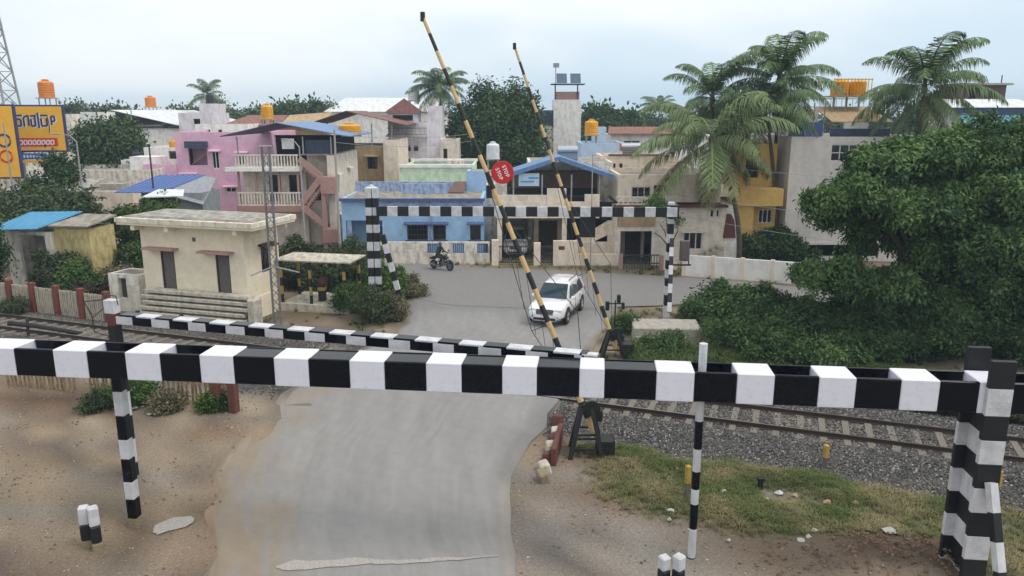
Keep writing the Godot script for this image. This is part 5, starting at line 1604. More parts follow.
	wins(h, 0.0, 7.3, 0.0, [f[1]], {"bays": 3, "frame": "frame_white", "hood": 0.4, "hood_m": "beige_wall"})
	wins(h, 0.0, 7.3, 0.0, [f[2], f[3]], {"bays": 1, "frame": "frame_white"})
	part_box(h, "porch_back", "cream_wall", 0.35, 2.45, -0.1, 2.3, -3.2, -3.0)
	part_box(h, "porch_door", "wood_brown", 1.1, 2.2, 0.0, 2.1, -2.999, -2.95)
	part_box(h, "porch_beam", "tan_wall", 0.1, 2.6, 2.62, 3.5, 0.003, 0.09)
	part_box(h, "balcony_edge", "red_oxide", -0.15, 7.3, 3.9, 4.05, -0.3, 0.35)
	st = S()
	prism(st, [Vector2(7.301, -0.3), Vector2(8.45, -0.3), Vector2(7.75, 4.0), Vector2(7.301, 4.0)], -2.5, -0.05)
	obj("sloping_buttress", st, "white_wall", h)
	st = S()
	prism(st, [Vector2(7.15, 1.85), Vector2(8.0, 1.85), Vector2(7.85, 3.0), Vector2(7.6, 3.45), Vector2(7.3, 3.45)], -0.048, 0.03)
	obj("stair_grille", st, "red_oxide", h)
	stairs(h, "concrete", Vector3(4.0, -0.1, 0.9), Vector3(7.0, 1.4, 0.9), 0.7, 8)
	f = [[1.2, 2.5, 4.3, 5.1], [2.7, 3.5, 4.06, 5.2]]
	var u := [[1.2, 2.5, 4.35, 5.1], [2.7, 3.5, 4.1, 5.2]]
	block(h, 0.3, 7.2, 4.052, 5.9, -8.0, -1.4, "cream_wall", {"f": u}, "roof_old", 0.3)
	wins(h, 0.3, 7.2, -1.4, [u[0]], {"bays": 3, "frame": "frame_white", "bars": 5})
	wins(h, 0.3, 7.2, -1.4, [u[1]], {"bays": 1, "frame": "wood_brown", "called": "door"})
	railing(h, 0.0, 4.0, 4.052, 4.6, 0.1, "beige_wall", 0.3, 0.08)
	part_box(h, "gate_pillar", "pink_brown", 0.1, 0.35, -0.4, 1.0, 1.2, 1.45)
	part_box(h, "gate_pillar", "pink_brown", 2.75, 3.0, -0.4, 0.9, 1.2, 1.45)
	st = S()
	for i in 13: box(st, 0.4 + i * 0.18, 0.45 + i * 0.18, -0.1, 0.95, 1.3, 1.34)
	box(st, 0.36, 2.74, 0.9, 0.97, 1.29, 1.35); box(st, 0.36, 2.74, 0.35, 0.42, 1.29, 1.35)
	obj("gate", st, "grille", h)
	part_box(h, "front_wall", "cream_wall", 3.01, 3.9, -0.5, 0.75, 1.25, 1.45)
	var cw := bld("boundary_wall", "long white boundary wall slanting right below the coconut palm", 10.75, 47.25, -22.0, "wall")
	for i in 4:
		part_box(cw, "panel", "white_wall", i * 1.75 + 0.12, (i + 1) * 1.75 - 0.12, -0.4, 1.3, -0.2, 0.0)
		part_box(cw, "pier", "cream_wall", i * 1.75 - 0.118, i * 1.75 + 0.118, -0.4, 1.36, -0.22, 0.03)
	h = bld("upper_block_house", "cream upper storey with two slit windows behind the porch house", 6.9, 60.5)
	f = [[0.9, 1.15, 5.4, 6.1], [1.45, 1.7, 5.4, 6.1]]
	block(h, 0.0, 6.0, 0.0, 6.7, -4.0, 0.0, "cream_wall", {"f": f}, "roof_old", 0.3)
	wins(h, 0.0, 6.0, 0.0, f, {"bays": 1, "border": 0.04})
	part_box(h, "red_coping", "red_oxide", 0.6, 4.5, 6.702, 6.8, -0.3, 0.1)
	he = thing("solar_heater", "tan and silver water heater above the slit windows", "water heater", V(9.4, 6.95, 62.0))
	part_box(he, "stand", "galv", -0.6, 0.6, -0.25, 0.0, -0.3, 0.0)
	obj("drum", lathe(S(), Vector3(0, 0.35, 0), [[0.0, -0.8], [0.33, -0.76], [0.33, 0.76], [0.0, 0.8]], 16, 0), "silver", he)
	part_box(he, "end_cap", "tank_orange", -0.86, -0.8, 0.05, 0.65, -0.3, 0.3)

	# yellow house and the tall grey building
	h = bld("yellow_house", "ochre yellow house with deep balcony between palms and grey building", 14.95, 51.6)
	f = [[1.95, 2.9, 2.55, 3.5]]
	block(h, 1.3, 3.1, -0.2, 3.86, -6.0, -1.0, "yellow_wall", {"f": f}, null)
	wins(h, 1.3, 3.1, -1.0, f, {"bays": 3, "frame": "frame_white", "bars": 3})
	block(h, 0.0, 1.299, -0.2, 3.86, -6.0, 0.0, "yellow_wall", {}, null)
	part_box(h, "balcony", "yellow_wall", -0.1, 3.15, 3.862, 5.0, -1.4, 0.2)
	block(h, 0.1, 3.1, 5.002, 7.9, -6.0, -1.5, "yellow_wall", {"f": [[1.0, 1.9, 5.6, 6.9]]}, "roof_old", 0.3)
	window(h, "f", 0.1, 3.1, -1.5, 1.0, 1.9, 5.6, 6.9, {"bays": 2, "frame": "frame_dark"})
	h = bld("grey_building", "tall plain grey building with one barred window behind the big tree", 18.55, 52.0)
	f = [[2.7, 4.5, 6.8, 7.9], [1.7, 6.6, 0.35, 1.2], [6.2, 7.9, 6.8, 7.9], [6.0, 7.5, 3.4, 4.6]]
	block(h, 0.0, 9.5, -0.2, 8.4, -9.0, 0.0, "grey_wall", {"f": f}, "roof_old", 0.4)
	wins(h, 0.0, 9.5, 0.0, [f[0], f[2], f[3]], {"bays": 3, "frame": "frame_white", "transom": 0.5, "border": 0.06})
	part_box(h, "ledge", "grey_wall", 1.5, 6.8, 1.202, 1.32, 0.003, 0.35)
	part_box(h, "tarp", "tarp_blue", 0.6, 2.9, 8.3, 9.3, -2.4, -2.3)
	part_box(h, "tarp", "navy_sheet", 3.0, 7.0, 8.3, 8.9, -1.2, -1.1)
	part_box(h, "roof_shed", "white_dirty", 1.0, 3.0, 8.0, 10.2, -6.0, -3.5)
	slope_roof(h, "cream_roof", "tan_wall", Vector3(3.4, 9.3, -2.0), Vector3(7.6, 9.3, -2.0), Vector3(7.0, 10.3, -5.0), Vector3(3.2, 10.3, -5.0))
	part_box(h, "white_unit", "white_wall", 4.0, 5.6, 8.9, 9.3, -1.6, -1.3)
	for x in [1.2, 1.7, 2.4]: part_box(h, "antenna_pole", "galv", x, x + 0.05, 8.4, 10.6, -1.0, -0.95)
	railing(h, 3.0, 9.0, 10.3, 11.0, -6.0, "frame_white", 0.4, 0.04)
	var yt := thing("roof_tank", "broad orange-yellow tank on a stand above the grey building", "water tank", V(23.9, 8.4, 56.5))
	for k in 6: part_box(yt, "leg", "galv", -1.2 + 0.45 * k, -1.14 + 0.45 * k, 0.0, 2.62, -0.5 if k % 2 else 0.4, -0.42 if k % 2 else 0.48)
	part_box(yt, "platform", "concrete", -1.4, 1.4, 2.622, 2.72, -0.8, 0.8)
	obj("drum", lathe(S(), Vector3(-0.6, 2.722, 0), [[0.0, 0.0], [0.62, 0.0], [0.62, 0.95], [0.4, 1.1], [0.0, 1.2]], 16), "tank_yellow", yt)
	obj("drum", lathe(S(), Vector3(0.65, 2.722, 0), [[0.0, 0.0], [0.6, 0.0], [0.6, 0.95], [0.4, 1.05], [0.0, 1.1]], 16), "tank_yellow", yt)
	st = S()
	for i in 12: box(st, -1.35 + i * 0.24, -1.31 + i * 0.24, 2.722, 3.9, 0.72, 0.76)
	box(st, -1.37, 1.36, 3.8, 3.86, 0.71, 0.77)
	obj("guard_rail", st, "tank_yellow", yt)
	h = bld("blue_roof_shed", "bright blue sheet roof just over the big tree at right edge", 41.0, 70.0, 0.0, "shed")
	block(h, 0.0, 9.0, 0.0, 8.6, -6.0, 0.0, "grey_wall", {}, null)
	slope_roof(h, "roof_sheet", "cyan_sheet", Vector3(-0.6, 8.5, 0.5), Vector3(9.5, 8.5, 0.5), Vector3(9.5, 9.6, -6.0), Vector3(0.3, 9.6, -6.0), 0.06, 10)
	part_box(h, "upper_frame", "navy_sheet", 1.2, 9.0, 9.7, 10.4, -6.4, -6.2)
	slope_roof(h, "upper_sheet", "white_sheet", Vector3(1.0, 10.4, -6.0), Vector3(9.5, 10.4, -6.0), Vector3(9.5, 11.2, -9.0), Vector3(1.6, 11.2, -9.0))
	h = bld("unfinished_house", "unfinished grey brick storey on slabs at the far right", 46.5, 82.0)
	block(h, 0.0, 5.0, 0.0, 10.4, -6.0, 0.0, "grey_wall", {"f": [[1.0, 1.9, 8.6, 9.8]]}, "roof_old")
	part_box(h, "slab", "concrete", -0.8, 5.2, 10.402, 10.65, -6.0, 0.8)
	block(h, 0.2, 4.6, 10.652, 12.7, -5.0, -0.2, "brick_brown", {"f": [[0.8, 1.6, 11.0, 12.3], [2.4, 3.2, 11.0, 12.3]]}, "roof_old")
	part_box(h, "slab", "concrete", -0.2, 5.0, 12.702, 12.9, -5.4, 0.3)
	for x in [0.4, 2.0, 4.0]: part_box(h, "column_bar", "rust", x, x + 0.08, 12.9, 13.7, -0.3, -0.22)

func build_left_houses() -> void:
	# three-storey house with blue gable and balconies
	var h := bld("balcony_house", "beige three-storey house with blue gabled roof and two balconies", -20.2, 57.0)
	var f := [[0.9, 2.1, 0.2, 2.4], [1.9, 2.8, 3.4, 5.4], [3.4, 4.3, 3.4, 5.4]]
	block(h, 0.0, 4.7, -0.2, 5.75, -9.0, -1.3, "beige_wall", {"f": f}, null)
	wins(h, 0.0, 4.7, -1.3, f, {"bays": 1, "frame": "frame_dark"})
	block(h, 4.701, 7.1, -0.2, 6.9, -9.0, -1.9, "beige_wall", {"f": [[5.2, 5.9, 3.4, 5.0]]}, null)
	window(h, "f", 4.701, 7.1, -1.9, 5.2, 5.9, 3.4, 5.0, {"bays": 1})
	var r := [[1.0, 1.7, 4.3, 5.4], [5.0, 5.8, 4.4, 5.6], [1.0, 1.6, 1.4, 2.4]]
	block(h, 6.6, 7.101, -0.2, 6.9, -9.0, -0.2, "beige_wall", {"r": r}, null)
	for q in r: window(h, "r", 6.6, 7.101, -0.2, q[0], q[1], q[2], q[3], {"bays": 1, "hood": 0.3, "hood_m": "beige_wall"})
	part_box(h, "floor_slab", "white_wall", -0.7, 4.7, 5.78, 6.05, -9.0, 0.5)
	part_box(h, "floor_slab", "pink_brown", -0.1, 4.7, 2.8, 3.25, -1.3, 0.3)
	railing(h, 0.0, 4.65, 6.052, 7.0, 0.35, "beige_wall", 0.22, 0.1)
	railing(h, 0.0, 4.65, 3.252, 4.25, 0.2, "beige_wall", 0.22, 0.1)
	for x in [0.05, 1.3, 3.0, 4.4]: part_box(h, "post", "pink_brown", x, x + 0.16, 3.252, 5.778, 0.02, 0.14)
	part_box(h, "terrace_floor", "roof_old", 4.702, 7.1, 6.902, 7.0, -9.0, -0.2)
	part_box(h, "terrace_net", "shade_net", 1.7, 6.9, 6.06, 8.25, -4.2, -4.1)
	part_box(h, "terrace_net", "shade_net", 6.95, 7.0, 7.002, 8.1, -8.6, -0.4)
	part_box(h, "terrace_net", "navy_sheet", 5.0, 6.9, 7.002, 8.0, -0.6, -0.55)
	for x in [0.1, 2.9, 4.9, 6.95]:
		part_box(h, "roof_post", "galv", x, x + 0.09, 6.06 if x < 4.8 else 7.0, 8.25, -0.15, -0.06)
	part_box(h, "hoarding_panel", "white_wall", 3.3, 4.2, 7.35, 8.1, -0.5, -0.45)
	gable(h, "navy_sheet", -0.9, 8.4, 8.25, 9.2, 8.25, 3.3, -9.5, 0.4, "blue_sheet")
	# zigzag stair at the front right
	stairs(h, "pink_brown", Vector3(4.9, 6.0, -0.3), Vector3(6.5, 4.9, -0.3), 0.9, 6)
	stairs(h, "pink_brown", Vector3(6.3, 4.7, 0.7), Vector3(4.9, 2.9, 0.7), 0.9, 9)
	stairs(h, "pink_brown", Vector3(4.9, 2.7, -0.3), Vector3(6.5, 1.4, -0.3), 0.9, 7)
	part_box(h, "stair_landing", "pink_brown", 6.3, 7.4, 4.2, 5.4, -0.3, 0.9)
	part_box(h, "stair_landing", "pink_brown", 6.3, 7.4, 0.6, 1.6, -0.3, 0.9)
	part_box(h, "stair_pier", "pink_brown", 6.3, 6.6, 0.0, 4.2, 0.5, 0.8)
	var st := S()
	for k in [[Vector3(4.8, 6.7, 0.72), Vector3(6.4, 5.4, 0.72)], [Vector3(6.3, 5.3, 0.75), Vector3(4.8, 3.5, 0.75)], [Vector3(4.8, 3.3, 0.72), Vector3(6.4, 1.9, 0.72)]]: bar(st, k[0], k[1], 0.1, 0.45)
	obj("stair_parapet", st, "pink_brown", h)
	tank("yellow square tank on the ridge of the blue-roofed balcony house", V(-18.3, 9.1, 59.0), 0.45, 1.05, "tank_yellow", 0.3)
	tank("broad yellow tank at the right end of the blue roof", V(-12.9, 8.1, 62.5), 0.9, 1.0, "tank_yellow")
	# pink house
	h = bld("pink_house", "pink two-storey house with a recessed balcony left of the balcony house", -28.4, 66.0)
	f = [[1.05, 2.6, 5.6, 7.0], [3.0, 3.6, 5.3, 6.75], [0.0 + 0.3, 1.5, 4.42, 4.85], [3.95, 4.85, 3.3, 3.76], [5.2, 5.9, 5.5, 6.6]]
	block(h, 0.0, 8.0, 0.0, 8.35, -8.0, 0.0, "pink_wall", {"f": f}, "roof_old", 0.5)
	wins(h, 0.0, 8.0, 0.0, [f[1], f[3], f[4]], {"bays": 2, "frame": "frame_white", "hood": 0.3, "hood_m": "pink_wall"})
	wins(h, 0.0, 8.0, 0.0, [f[2]], {"bays": 3, "frame": "frame_dark", "hood": 0.3, "hood_m": "pink_wall"})
	part_box(h, "recess_back", "pink_wall", 0.9, 2.7, 5.4, 7.2, -1.4, -1.2)
	part_box(h, "awning", "navy_sheet", 0.95, 2.75, 7.05, 7.6, 0.003, 0.5)
	st = S()
	bar(st, Vector3(1.1, 5.65, -0.6), Vector3(2.5, 6.6, -0.6), 0.3, 0.12)
	obj("stair_flight", st, "pink_brown", h)
	block(h, -2.8, -0.001, 0.0, 5.7, -6.0, 0.3, "pink_wall", {}, "roof_old", 0.3)
	h = bld("tiled_shed", "low tan tiled roof just above the pink house", -27.5, 76.5, 0.0, "shed")
	block(h, 0.0, 9.0, 0.0, 8.7, -4.0, 0.0, "tan_wall", {}, null)
	slope_roof(h, "roof_tiles", "tile_roof", Vector3(-0.6, 8.65, 0.6), Vector3(5.0, 8.65, 0.6), Vector3(5.0, 9.6, -3.0), Vector3(1.0, 9.6, -3.0), 0.1)
	slope_roof(h, "roof_tiles", "tan_wall", Vector3(5.1, 8.7, 0.6), Vector3(9.4, 8.7, 0.6), Vector3(9.4, 9.9, -3.0), Vector3(5.1, 9.6, -3.0), 0.1)
	# small white house with a yellow tank, left of the pink one
	h = bld("white_cottage", "small white flat-roofed house with brown door left of the pink house", -33.0, 70.0)
	f = [[2.2, 2.9, 5.6, 6.6], [4.6, 4.95, 6.0, 7.6], [5.7, 6.05, 6.0, 7.6]]
	block(h, 0.0, 7.2, 0.0, 6.9, -5.0, 0.0, "white_wall", {"f": [f[0]]}, "roof_old", 0.3)
	wins(h, 0.0, 7.2, 0.0, [f[0]], {"bays": 1, "frame": "tan_wall"})
	block(h, 3.6, 8.5, 6.902, 8.9, -7.0, -3.0, "white_wall", {"f": [[4.6, 4.95, 7.1, 8.4], [5.7, 6.05, 7.1, 8.4]]}, "roof_old")
	tank("small yellow tank on the white cottage's roof", V(-30.7, 6.7, 70.8), 0.32, 0.85, "tank_yellow")
	tank("black tank beside the white cottage", V(-32.9, 5.0, 68.4), 0.4, 1.4, "tank_black", 0.2)
	h = bld("tank_tower_house", "white stepped house with a black tank left of the small palm", -40.2, 95.0)
	block(h, 0.0, 4.0, 0.0, 9.9, -6.0, 0.0, "lilac_white", {"f": [[1.8, 2.6, 8.5, 9.2]]}, "roof_old", 0.2)
	block(h, 2.0, 4.0, 9.902, 11.0, -5.0, -1.5, "lilac_white", {}, "roof_old")
	tank("black tank on the stepped white house", V(-37.2, 11.0, 97.5), 0.45, 1.2, "tank_black")
	# brown roofed house
	h = bld("brown_roof_house", "tan house under a low brown sheet roof behind the balcony house", -17.0, 70.0)
	f = [[4.0, 4.9, 5.0, 6.1], [4.0, 4.9, 1.6, 2.6]]
	block(h, 0.0, 5.6, 0.0, 7.0, -8.0, 0.0, "tan_wall", {"f": f}, "roof_old")
	wins(h, 0.0, 5.6, 0.0, f, {"bays": 2, "frame": "frame_dark", "hood": 0.4, "hood_m": "tan_wall"})
	block(h, 5.601, 6.9, 0.0, 7.6, -6.0, 0.8, "cream_wall", {}, "roof_old", 0.4)
	for x in [0.1, 2.2, 4.4, 6.2]: part_box(h, "roof_post", "galv", x, x + 0.1, 7.0, 9.0, -0.3, -0.2)
	gable(h, "brown_sheet", -1.0, 7.6, 8.95, 10.05, 8.85, 2.4, -9.0, 0.6)
	# white house with hipped tower roof
	h = bld("hip_roof_house", "tall whitish house with red hipped turret roof and arched balcony", -12.3, 78.0)
	f = [[1.0, 1.45, 6.2, 6.75], [1.75, 2.2, 6.2, 6.75], [2.5, 2.95, 6.2, 6.75], [0.95, 3.0, 4.65, 5.5]]
	block(h, 0.0, 3.9, 0.0, 9.0, -6.0, 0.0, "lilac_white", {"f": f}, "roof_old", 0.3)
	wins(h, 0.0, 3.9, 0.0, f.slice(0, 3), {"bays": 1, "border": 0.05})
	st = S()
	for i in 9:
		var a0 := PI * i / 9.0
		var a1 := PI * (i + 1) / 9.0
		bar(st, Vector3(1.97 + cos(a0) * 1.0, 4.65 + sin(a0) * 0.85, 0.04), Vector3(1.97 + cos(a1) * 1.0, 4.65 + sin(a1) * 0.85, 0.04), 0.08, 0.14)
		if i % 3 == 1: bar(st, Vector3(1.97, 4.65, -0.05), Vector3(1.97 + cos(a0) * 1.0, 4.65 + sin(a0) * 0.85, -0.05), 0.05, 0.05)
	obj("arch", st, "lilac_white", h)
	part_box(h, "cornice", "white_wall", -0.2, 4.1, 7.6, 7.78, 0.003, 0.25)
	block(h, 0.0, 2.9, 9.002, 9.9, -3.4, 0.0, "lilac_white", {"f": [[0.5, 2.5, 9.15, 9.7]]}, null)
	st = S()
	var ap := Vector3(1.45, 11.35, -1.7)
	var co := [Vector3(-0.35, 9.9, 0.35), Vector3(3.25, 9.9, 0.35), Vector3(3.25, 9.9, -3.75), Vector3(-0.35, 9.9, -3.75)]
	for i in 4:
		st.add_vertex(co[i]); st.add_vertex(ap); st.add_vertex(co[(i + 1) % 4])
	quad(st, co[0], co[1], co[2], co[3])
	obj("turret_roof", st, "tile_dark", h)
	block(h, 3.901, 5.1, 0.0, 10.6, -6.0, -1.0, "lilac_white", {}, "roof_old")
	block(h, 5.101, 6.8, 0.0, 7.3, -6.0, -0.5, "beige_wall", {"f": [[5.4, 5.8, 5.0, 6.4]]}, "roof_old", 0.3)
	window(h, "f", 5.101, 6.8, -0.5, 5.4, 5.8, 5.0, 6.4, {"bays": 1})
	railing(h, 0.0, 3.9, 7.8, 8.5, 0.6, "galv", 0.4, 0.04)
	tank("pale tank standing behind the red turret roof", V(-10.4, 10.8, 84.0), 0.6, 1.3, "tank_white", 0.3)
	h = bld("white_roof_hall", "wide white roofed hall far behind the brown roof", -28.0, 120.0, 0.0, "hall")
	block(h, 0.0, 18.0, 0.0, 10.0, -10.0, 0.0, "white_wall", {}, null)
	slope_roof(h, "roof_sheet", "white_sheet", Vector3(-0.5, 10.0, 0.5), Vector3(18.5, 10.0, 0.5), Vector3(17.0, 12.2, -9.0), Vector3(1.0, 12.2, -9.0))
	# tall water tower building with solar heaters
	h = bld("stair_tower", "tall white windowless tower with solar heaters on top", 4.85, 92.0, 0.0, "tower")
	block(h, 0.0, 3.2, 0.0, 11.4, -4.0, 0.0, "white_wall", {}, "roof_old")
	part_box(h, "parapet", "pink_brown", 0.2, 3.0, 11.402, 12.3, -0.6, -0.4)
	for x in [0.1, 2.7]: part_box(h, "frame_leg", "frame_dark", x, x + 0.14, 11.402, 13.1, -0.4, -0.25)
	part_box(h, "frame_deck", "frame_dark", -0.3, 3.6, 13.102, 13.2, -2.5, 0.2)
	for x in [0.9, 2.5]: slope_roof(h, "collector", "solar", Vector3(x - 0.6, 13.25, 0.1), Vector3(x + 0.6, 13.25, 0.1), Vector3(x + 0.6, 14.3, -0.7), Vector3(x - 0.6, 14.3, -0.7))
	part_box(h, "mast", "galv", 0.15, 0.25, 13.2, 15.3, -0.3, -0.2)
	part_box(h, "mast_head", "galv", -0.1, 0.6, 15.0, 15.5, -0.3, -0.25)
	part_box(h, "side_block", "navy_sheet", -1.5, -0.02, 8.4, 10.2, -3.0, -0.5)
	block(h, -1.4, -0.001, 0.0, 8.4, -4.0, -0.4, "white_dirty", {}, "roof_old")
	h = bld("pale_blue_house", "pale blue plain house with a yellow tank right of the tower", 6.4, 72.0)
	block(h, 0.0, 4.0, 0.0, 7.2, -6.0, 0.0, "pale_blue_wall", {}, "roof_old", 0.2)
	block(h, 1.4, 2.6, 7.202, 8.6, -5.0, -3.0, "pale_blue_wall", {}, "roof_old")
	tank("bright yellow tank on a stand above the pale blue house", V(7.35, 7.0, 72.8), 0.62, 1.35, "tank_yellow", 0.85)
	h = bld("tile_roof_house", "long white house with pinkish tiled eaves behind the palms", 10.7, 85.0)
	f = [[1.4, 3.2, 6.2, 7.0], [4.2, 6.2, 6.2, 7.0], [1.6, 2.0, 4.4, 5.4], [2.3, 2.7, 4.4, 5.4], [3.2, 4.2, 4.4, 5.6]]
	block(h, 0.0, 11.0, 0.0, 7.6, -7.0, 0.0, "white_wall", {"f": f}, "roof_old")
	wins(h, 0.0, 11.0, 0.0, f, {"bays": 2, "frame": "frame_white"})
	slope_roof(h, "roof_tiles", "tile_roof", Vector3(-0.4, 7.62, 0.7), Vector3(8.0, 7.62, 0.7), Vector3(7.6, 8.3, -2.0), Vector3(0.0, 8.3, -2.0), 0.12)

func build_far_left() -> void:
	# long low off-white buildings below the billboards
	var h := bld("long_low_house", "long low off-white building with stained flat roofs at left", -42.0, 63.0)
	block(h, 0.0, 12.6, 0.0, 5.4, -7.0, 0.0, "white_dirty", {"f": [[6.5, 7.6, 2.6, 3.8], [9.0, 9.9, 2.6, 3.8]]}, "asbestos", 0.3)
	wins(h, 0.0, 12.6, 0.0, [[6.5, 7.6, 2.6, 3.8], [9.0, 9.9, 2.6, 3.8]], {"bays": 2})
	part_box(h, "parapet_blocks", "white_wall", 7.0, 12.6, 5.402, 5.9, -6.9, -6.7)
	part_box(h, "roof_room", "white_wall", 9.6, 12.0, 5.15, 6.3, -5.0, -3.0)
	h = bld("cream_sheds", "cream shed with dark eaves in front of the long low building", -37.0, 57.0, 0.0, "shed")
	block(h, 0.0, 9.0, 0.0, 4.3, -4.0, 0.0, "cream_wall", {"f": [[3.6, 4.6, 1.6, 2.6]]}, "roof_old")
	slope_roof(h, "roof_sheet", "asbestos", Vector3(-0.4, 4.3, 0.5), Vector3(5.5, 4.3, 0.5), Vector3(5.3, 4.9, -3.6), Vector3(-0.2, 4.9, -3.6))
	part_box(h, "roof_rubble", "concrete", 6.2, 7.8, 4.302, 4.75, -2.0, -0.8)
	h = bld("white_boundary_building", "pale boundary building at the far left edge under the billboard", -46.0, 58.5)
	block(h, 0.0, 9.4, 0.0, 5.3, -3.5, 0.0, "white_dirty", {}, "roof_old")
	h = bld("blue_sheet_shed", "shed with royal blue sheet roof behind the gate hut", -25.2, 49.5, 0.0, "shed")
	block(h, 1.4, 5.3, 0.0, 4.95, -3.0, 0.0, "grey_sheet", {}, null)
	slope_roof(h, "roof_sheet", "tarp_blue", Vector3(-0.1, 4.98, 0.4), Vector3(2.9, 4.98, 0.4), Vector3(4.2, 5.75, -3.6), Vector3(1.0, 5.75, -3.6), 0.05, 8)
	slope_roof(h, "side_sheet", "grey_sheet", Vector3(2.95, 4.9, 0.4), Vector3(5.5, 4.2, 0.4), Vector3(5.2, 5.6, -3.0), Vector3(4.2, 5.7, -3.4), 0.05)
	h = thing("sheet_canopy", "small flat white canopy on one pole behind the hut roof", "canopy", V(-20.9, 0, 46.6))
	obj("pole", tube(S(), [Vector3(0.6, 0.0, 0), Vector3(0.6, 5.05, 0)], 0.05, 0.05, 8), "galv", h)
	slope_roof(h, "roof_sheet", "white_sheet", Vector3(-1.3, 4.98, 0.4), Vector3(1.2, 5.05, 0.4), Vector3(0.7, 5.3, -1.0), Vector3(-0.9, 5.3, -1.0))
	# shed with cyan roof beyond the slat fence
	h = bld("cyan_shed", "small shed with bright cyan sheet roof beyond the slat fence", -28.6, 43.0, -14.0, "shed")
	block(h, 0.0, 3.1, 0.0, 3.5, -2.2, 0.0, "white_dirty", {"f": [[0.9, 2.7, 0.0, 3.3]]}, null)
	part_box(h, "inner_wall", "grey_sheet", 0.8, 2.8, 0.0, 3.3, -2.0, -1.9)
	part_box(h, "door", "wood_brown", 1.7, 2.4, 0.0, 2.0, -1.899, -1.85)
	block(h, 3.101, 5.4, 0.0, 3.75, -2.2, -0.3, "yellow_shed", {}, null)
	slope_roof(h, "roof_sheet", "cyan_sheet", Vector3(-0.5, 3.55, 0.7), Vector3(2.9, 3.75, 0.7), Vector3(3.3, 4.35, -2.3), Vector3(-0.4, 4.2, -2.3), 0.05, 9)
	slope_roof(h, "roof_sheet", "roof_old", Vector3(2.95, 3.8, 0.0), Vector3(5.6, 3.85, 0.0), Vector3(5.6, 4.2, -2.3), Vector3(3.4, 4.2, -2.3), 0.08)
	# warehouse with long white roof
	h = bld("warehouse", "warehouse with long pale sheet roof behind the green tree", -54.0, 98.0, -8.0, "warehouse")
	block(h, 0.0, 15.0, 0.0, 8.0, -18.0, 0.0, "white_wall", {}, null)
	gable(h, "white_sheet", -0.5, 15.5, 8.0, 10.2, 8.0, 5.0, -18.5, 0.5)
	st_truss(h)
	# billboards
	for k in [[-36.95, 58.0, 3.6, 7.2, 10.4, "yellow billboard with dark blue lettering over a red band", 0], [-39.0, 54.5, 4.15, 5.5, 10.4, "yellow billboard with navy border cut off by the left edge", 1]]:
		var b := thing("billboard", k[5], "billboard", V(k[0], 0, k[1]), 8.0, "yellow advertising billboards")
		var w: float = k[2]
		for x in [0.3, w - 0.4]: part_box(b, "post", "galv", x, x + 0.12, 0.0, k[3] + 0.5, -0.5, -0.38)
		part_box(b, "backing", "bill_navy", -0.12, w + 0.14, k[3] - 0.12, k[4] + 0.12, -0.3, -0.06)
		part_box(b, "panel", "bill_yellow", 0.0, w, k[3], k[4], -0.058, 0.0)
		if k[6] == 0:
			part_box(b, "red_band", "bill_red", 0.28, w - 0.5, 7.5, 8.12, 0.002, 0.012)
			part_box(b, "base_strip", "bill_pink", 0.1, w - 0.8, 7.22, 7.36, 0.002, 0.01)
			part_box(b, "lower_strip", "bill_blue", 0.1, 2.2, 6.55, 7.0, -0.06, -0.02)
			part_box(b, "lower_strip", "bill_yellow", 0.1, 2.2, 6.3, 6.5, -0.06, -0.02)
			# stylised headline: each stroke list is one character
			var glyphs := [[[0.0, 0.0, 0.0, 0.78], [0.0, 0.8, 0.55, 0.8], [0.0, 0.05, 0.42, 0.05], [0.42, 0.05, 0.42, 0.5], [0.42, 0.5, 0.15, 0.55]], [[0.62, 0.0, 0.62, 0.62], [0.62, 0.66, 0.95, 0.8], [0.95, 0.8, 0.95, 0.05]], [[1.1, 0.75, 1.5, 0.8], [1.12, 0.05, 1.12, 0.55], [1.12, 0.05, 1.4, 0.05], [1.4, 0.05, 1.4, 0.75]], [[1.62, -0.1, 1.62, 1.0]], [[1.8, 0.8, 2.3, 0.8], [1.82, 0.05, 1.82, 0.6], [1.82, 0.05, 2.2, 0.05], [2.2, 0.05, 2.2, 0.6]], [[2.3, 0.8, 2.36, 0.0], [2.36, 0.0, 2.3, -0.45]], [[2.52, 0.1, 2.52, 0.72], [2.52, 0.74, 2.75, 0.74], [2.75, 0.74, 2.75, 0.4], [2.75, 0.4, 2.55, 0.36]]]
			for g in glyphs:
				var s2 := S()
				for q in g: bar(s2, Vector3(0.32 + q[0], 8.95 + q[1], 0.012), Vector3(0.32 + q[2], 8.95 + q[3], 0.012), 0.02, 0.13) if q[0] != q[2] else box(s2, 0.32 + q[0] - 0.065, 0.32 + q[0] + 0.065, 8.95 + min(q[1], q[3]), 8.95 + max(q[1], q[3]), 0.002, 0.022)
				obj("letter", s2, "bill_navy", b)
				s2 = S()
				for q in g: bar(s2, Vector3(0.38 + q[0], 8.9 + q[1], 0.0045), Vector3(0.38 + q[2], 8.9 + q[3], 0.0045), 0.005, 0.15) if q[0] != q[2] else box(s2, 0.38 + q[0] - 0.075, 0.38 + q[0] + 0.075, 8.9 + min(q[1], q[3]), 8.9 + max(q[1], q[3]), 0.0015, 0.0018)
				obj("letter_edge", s2, "bill_white", b)
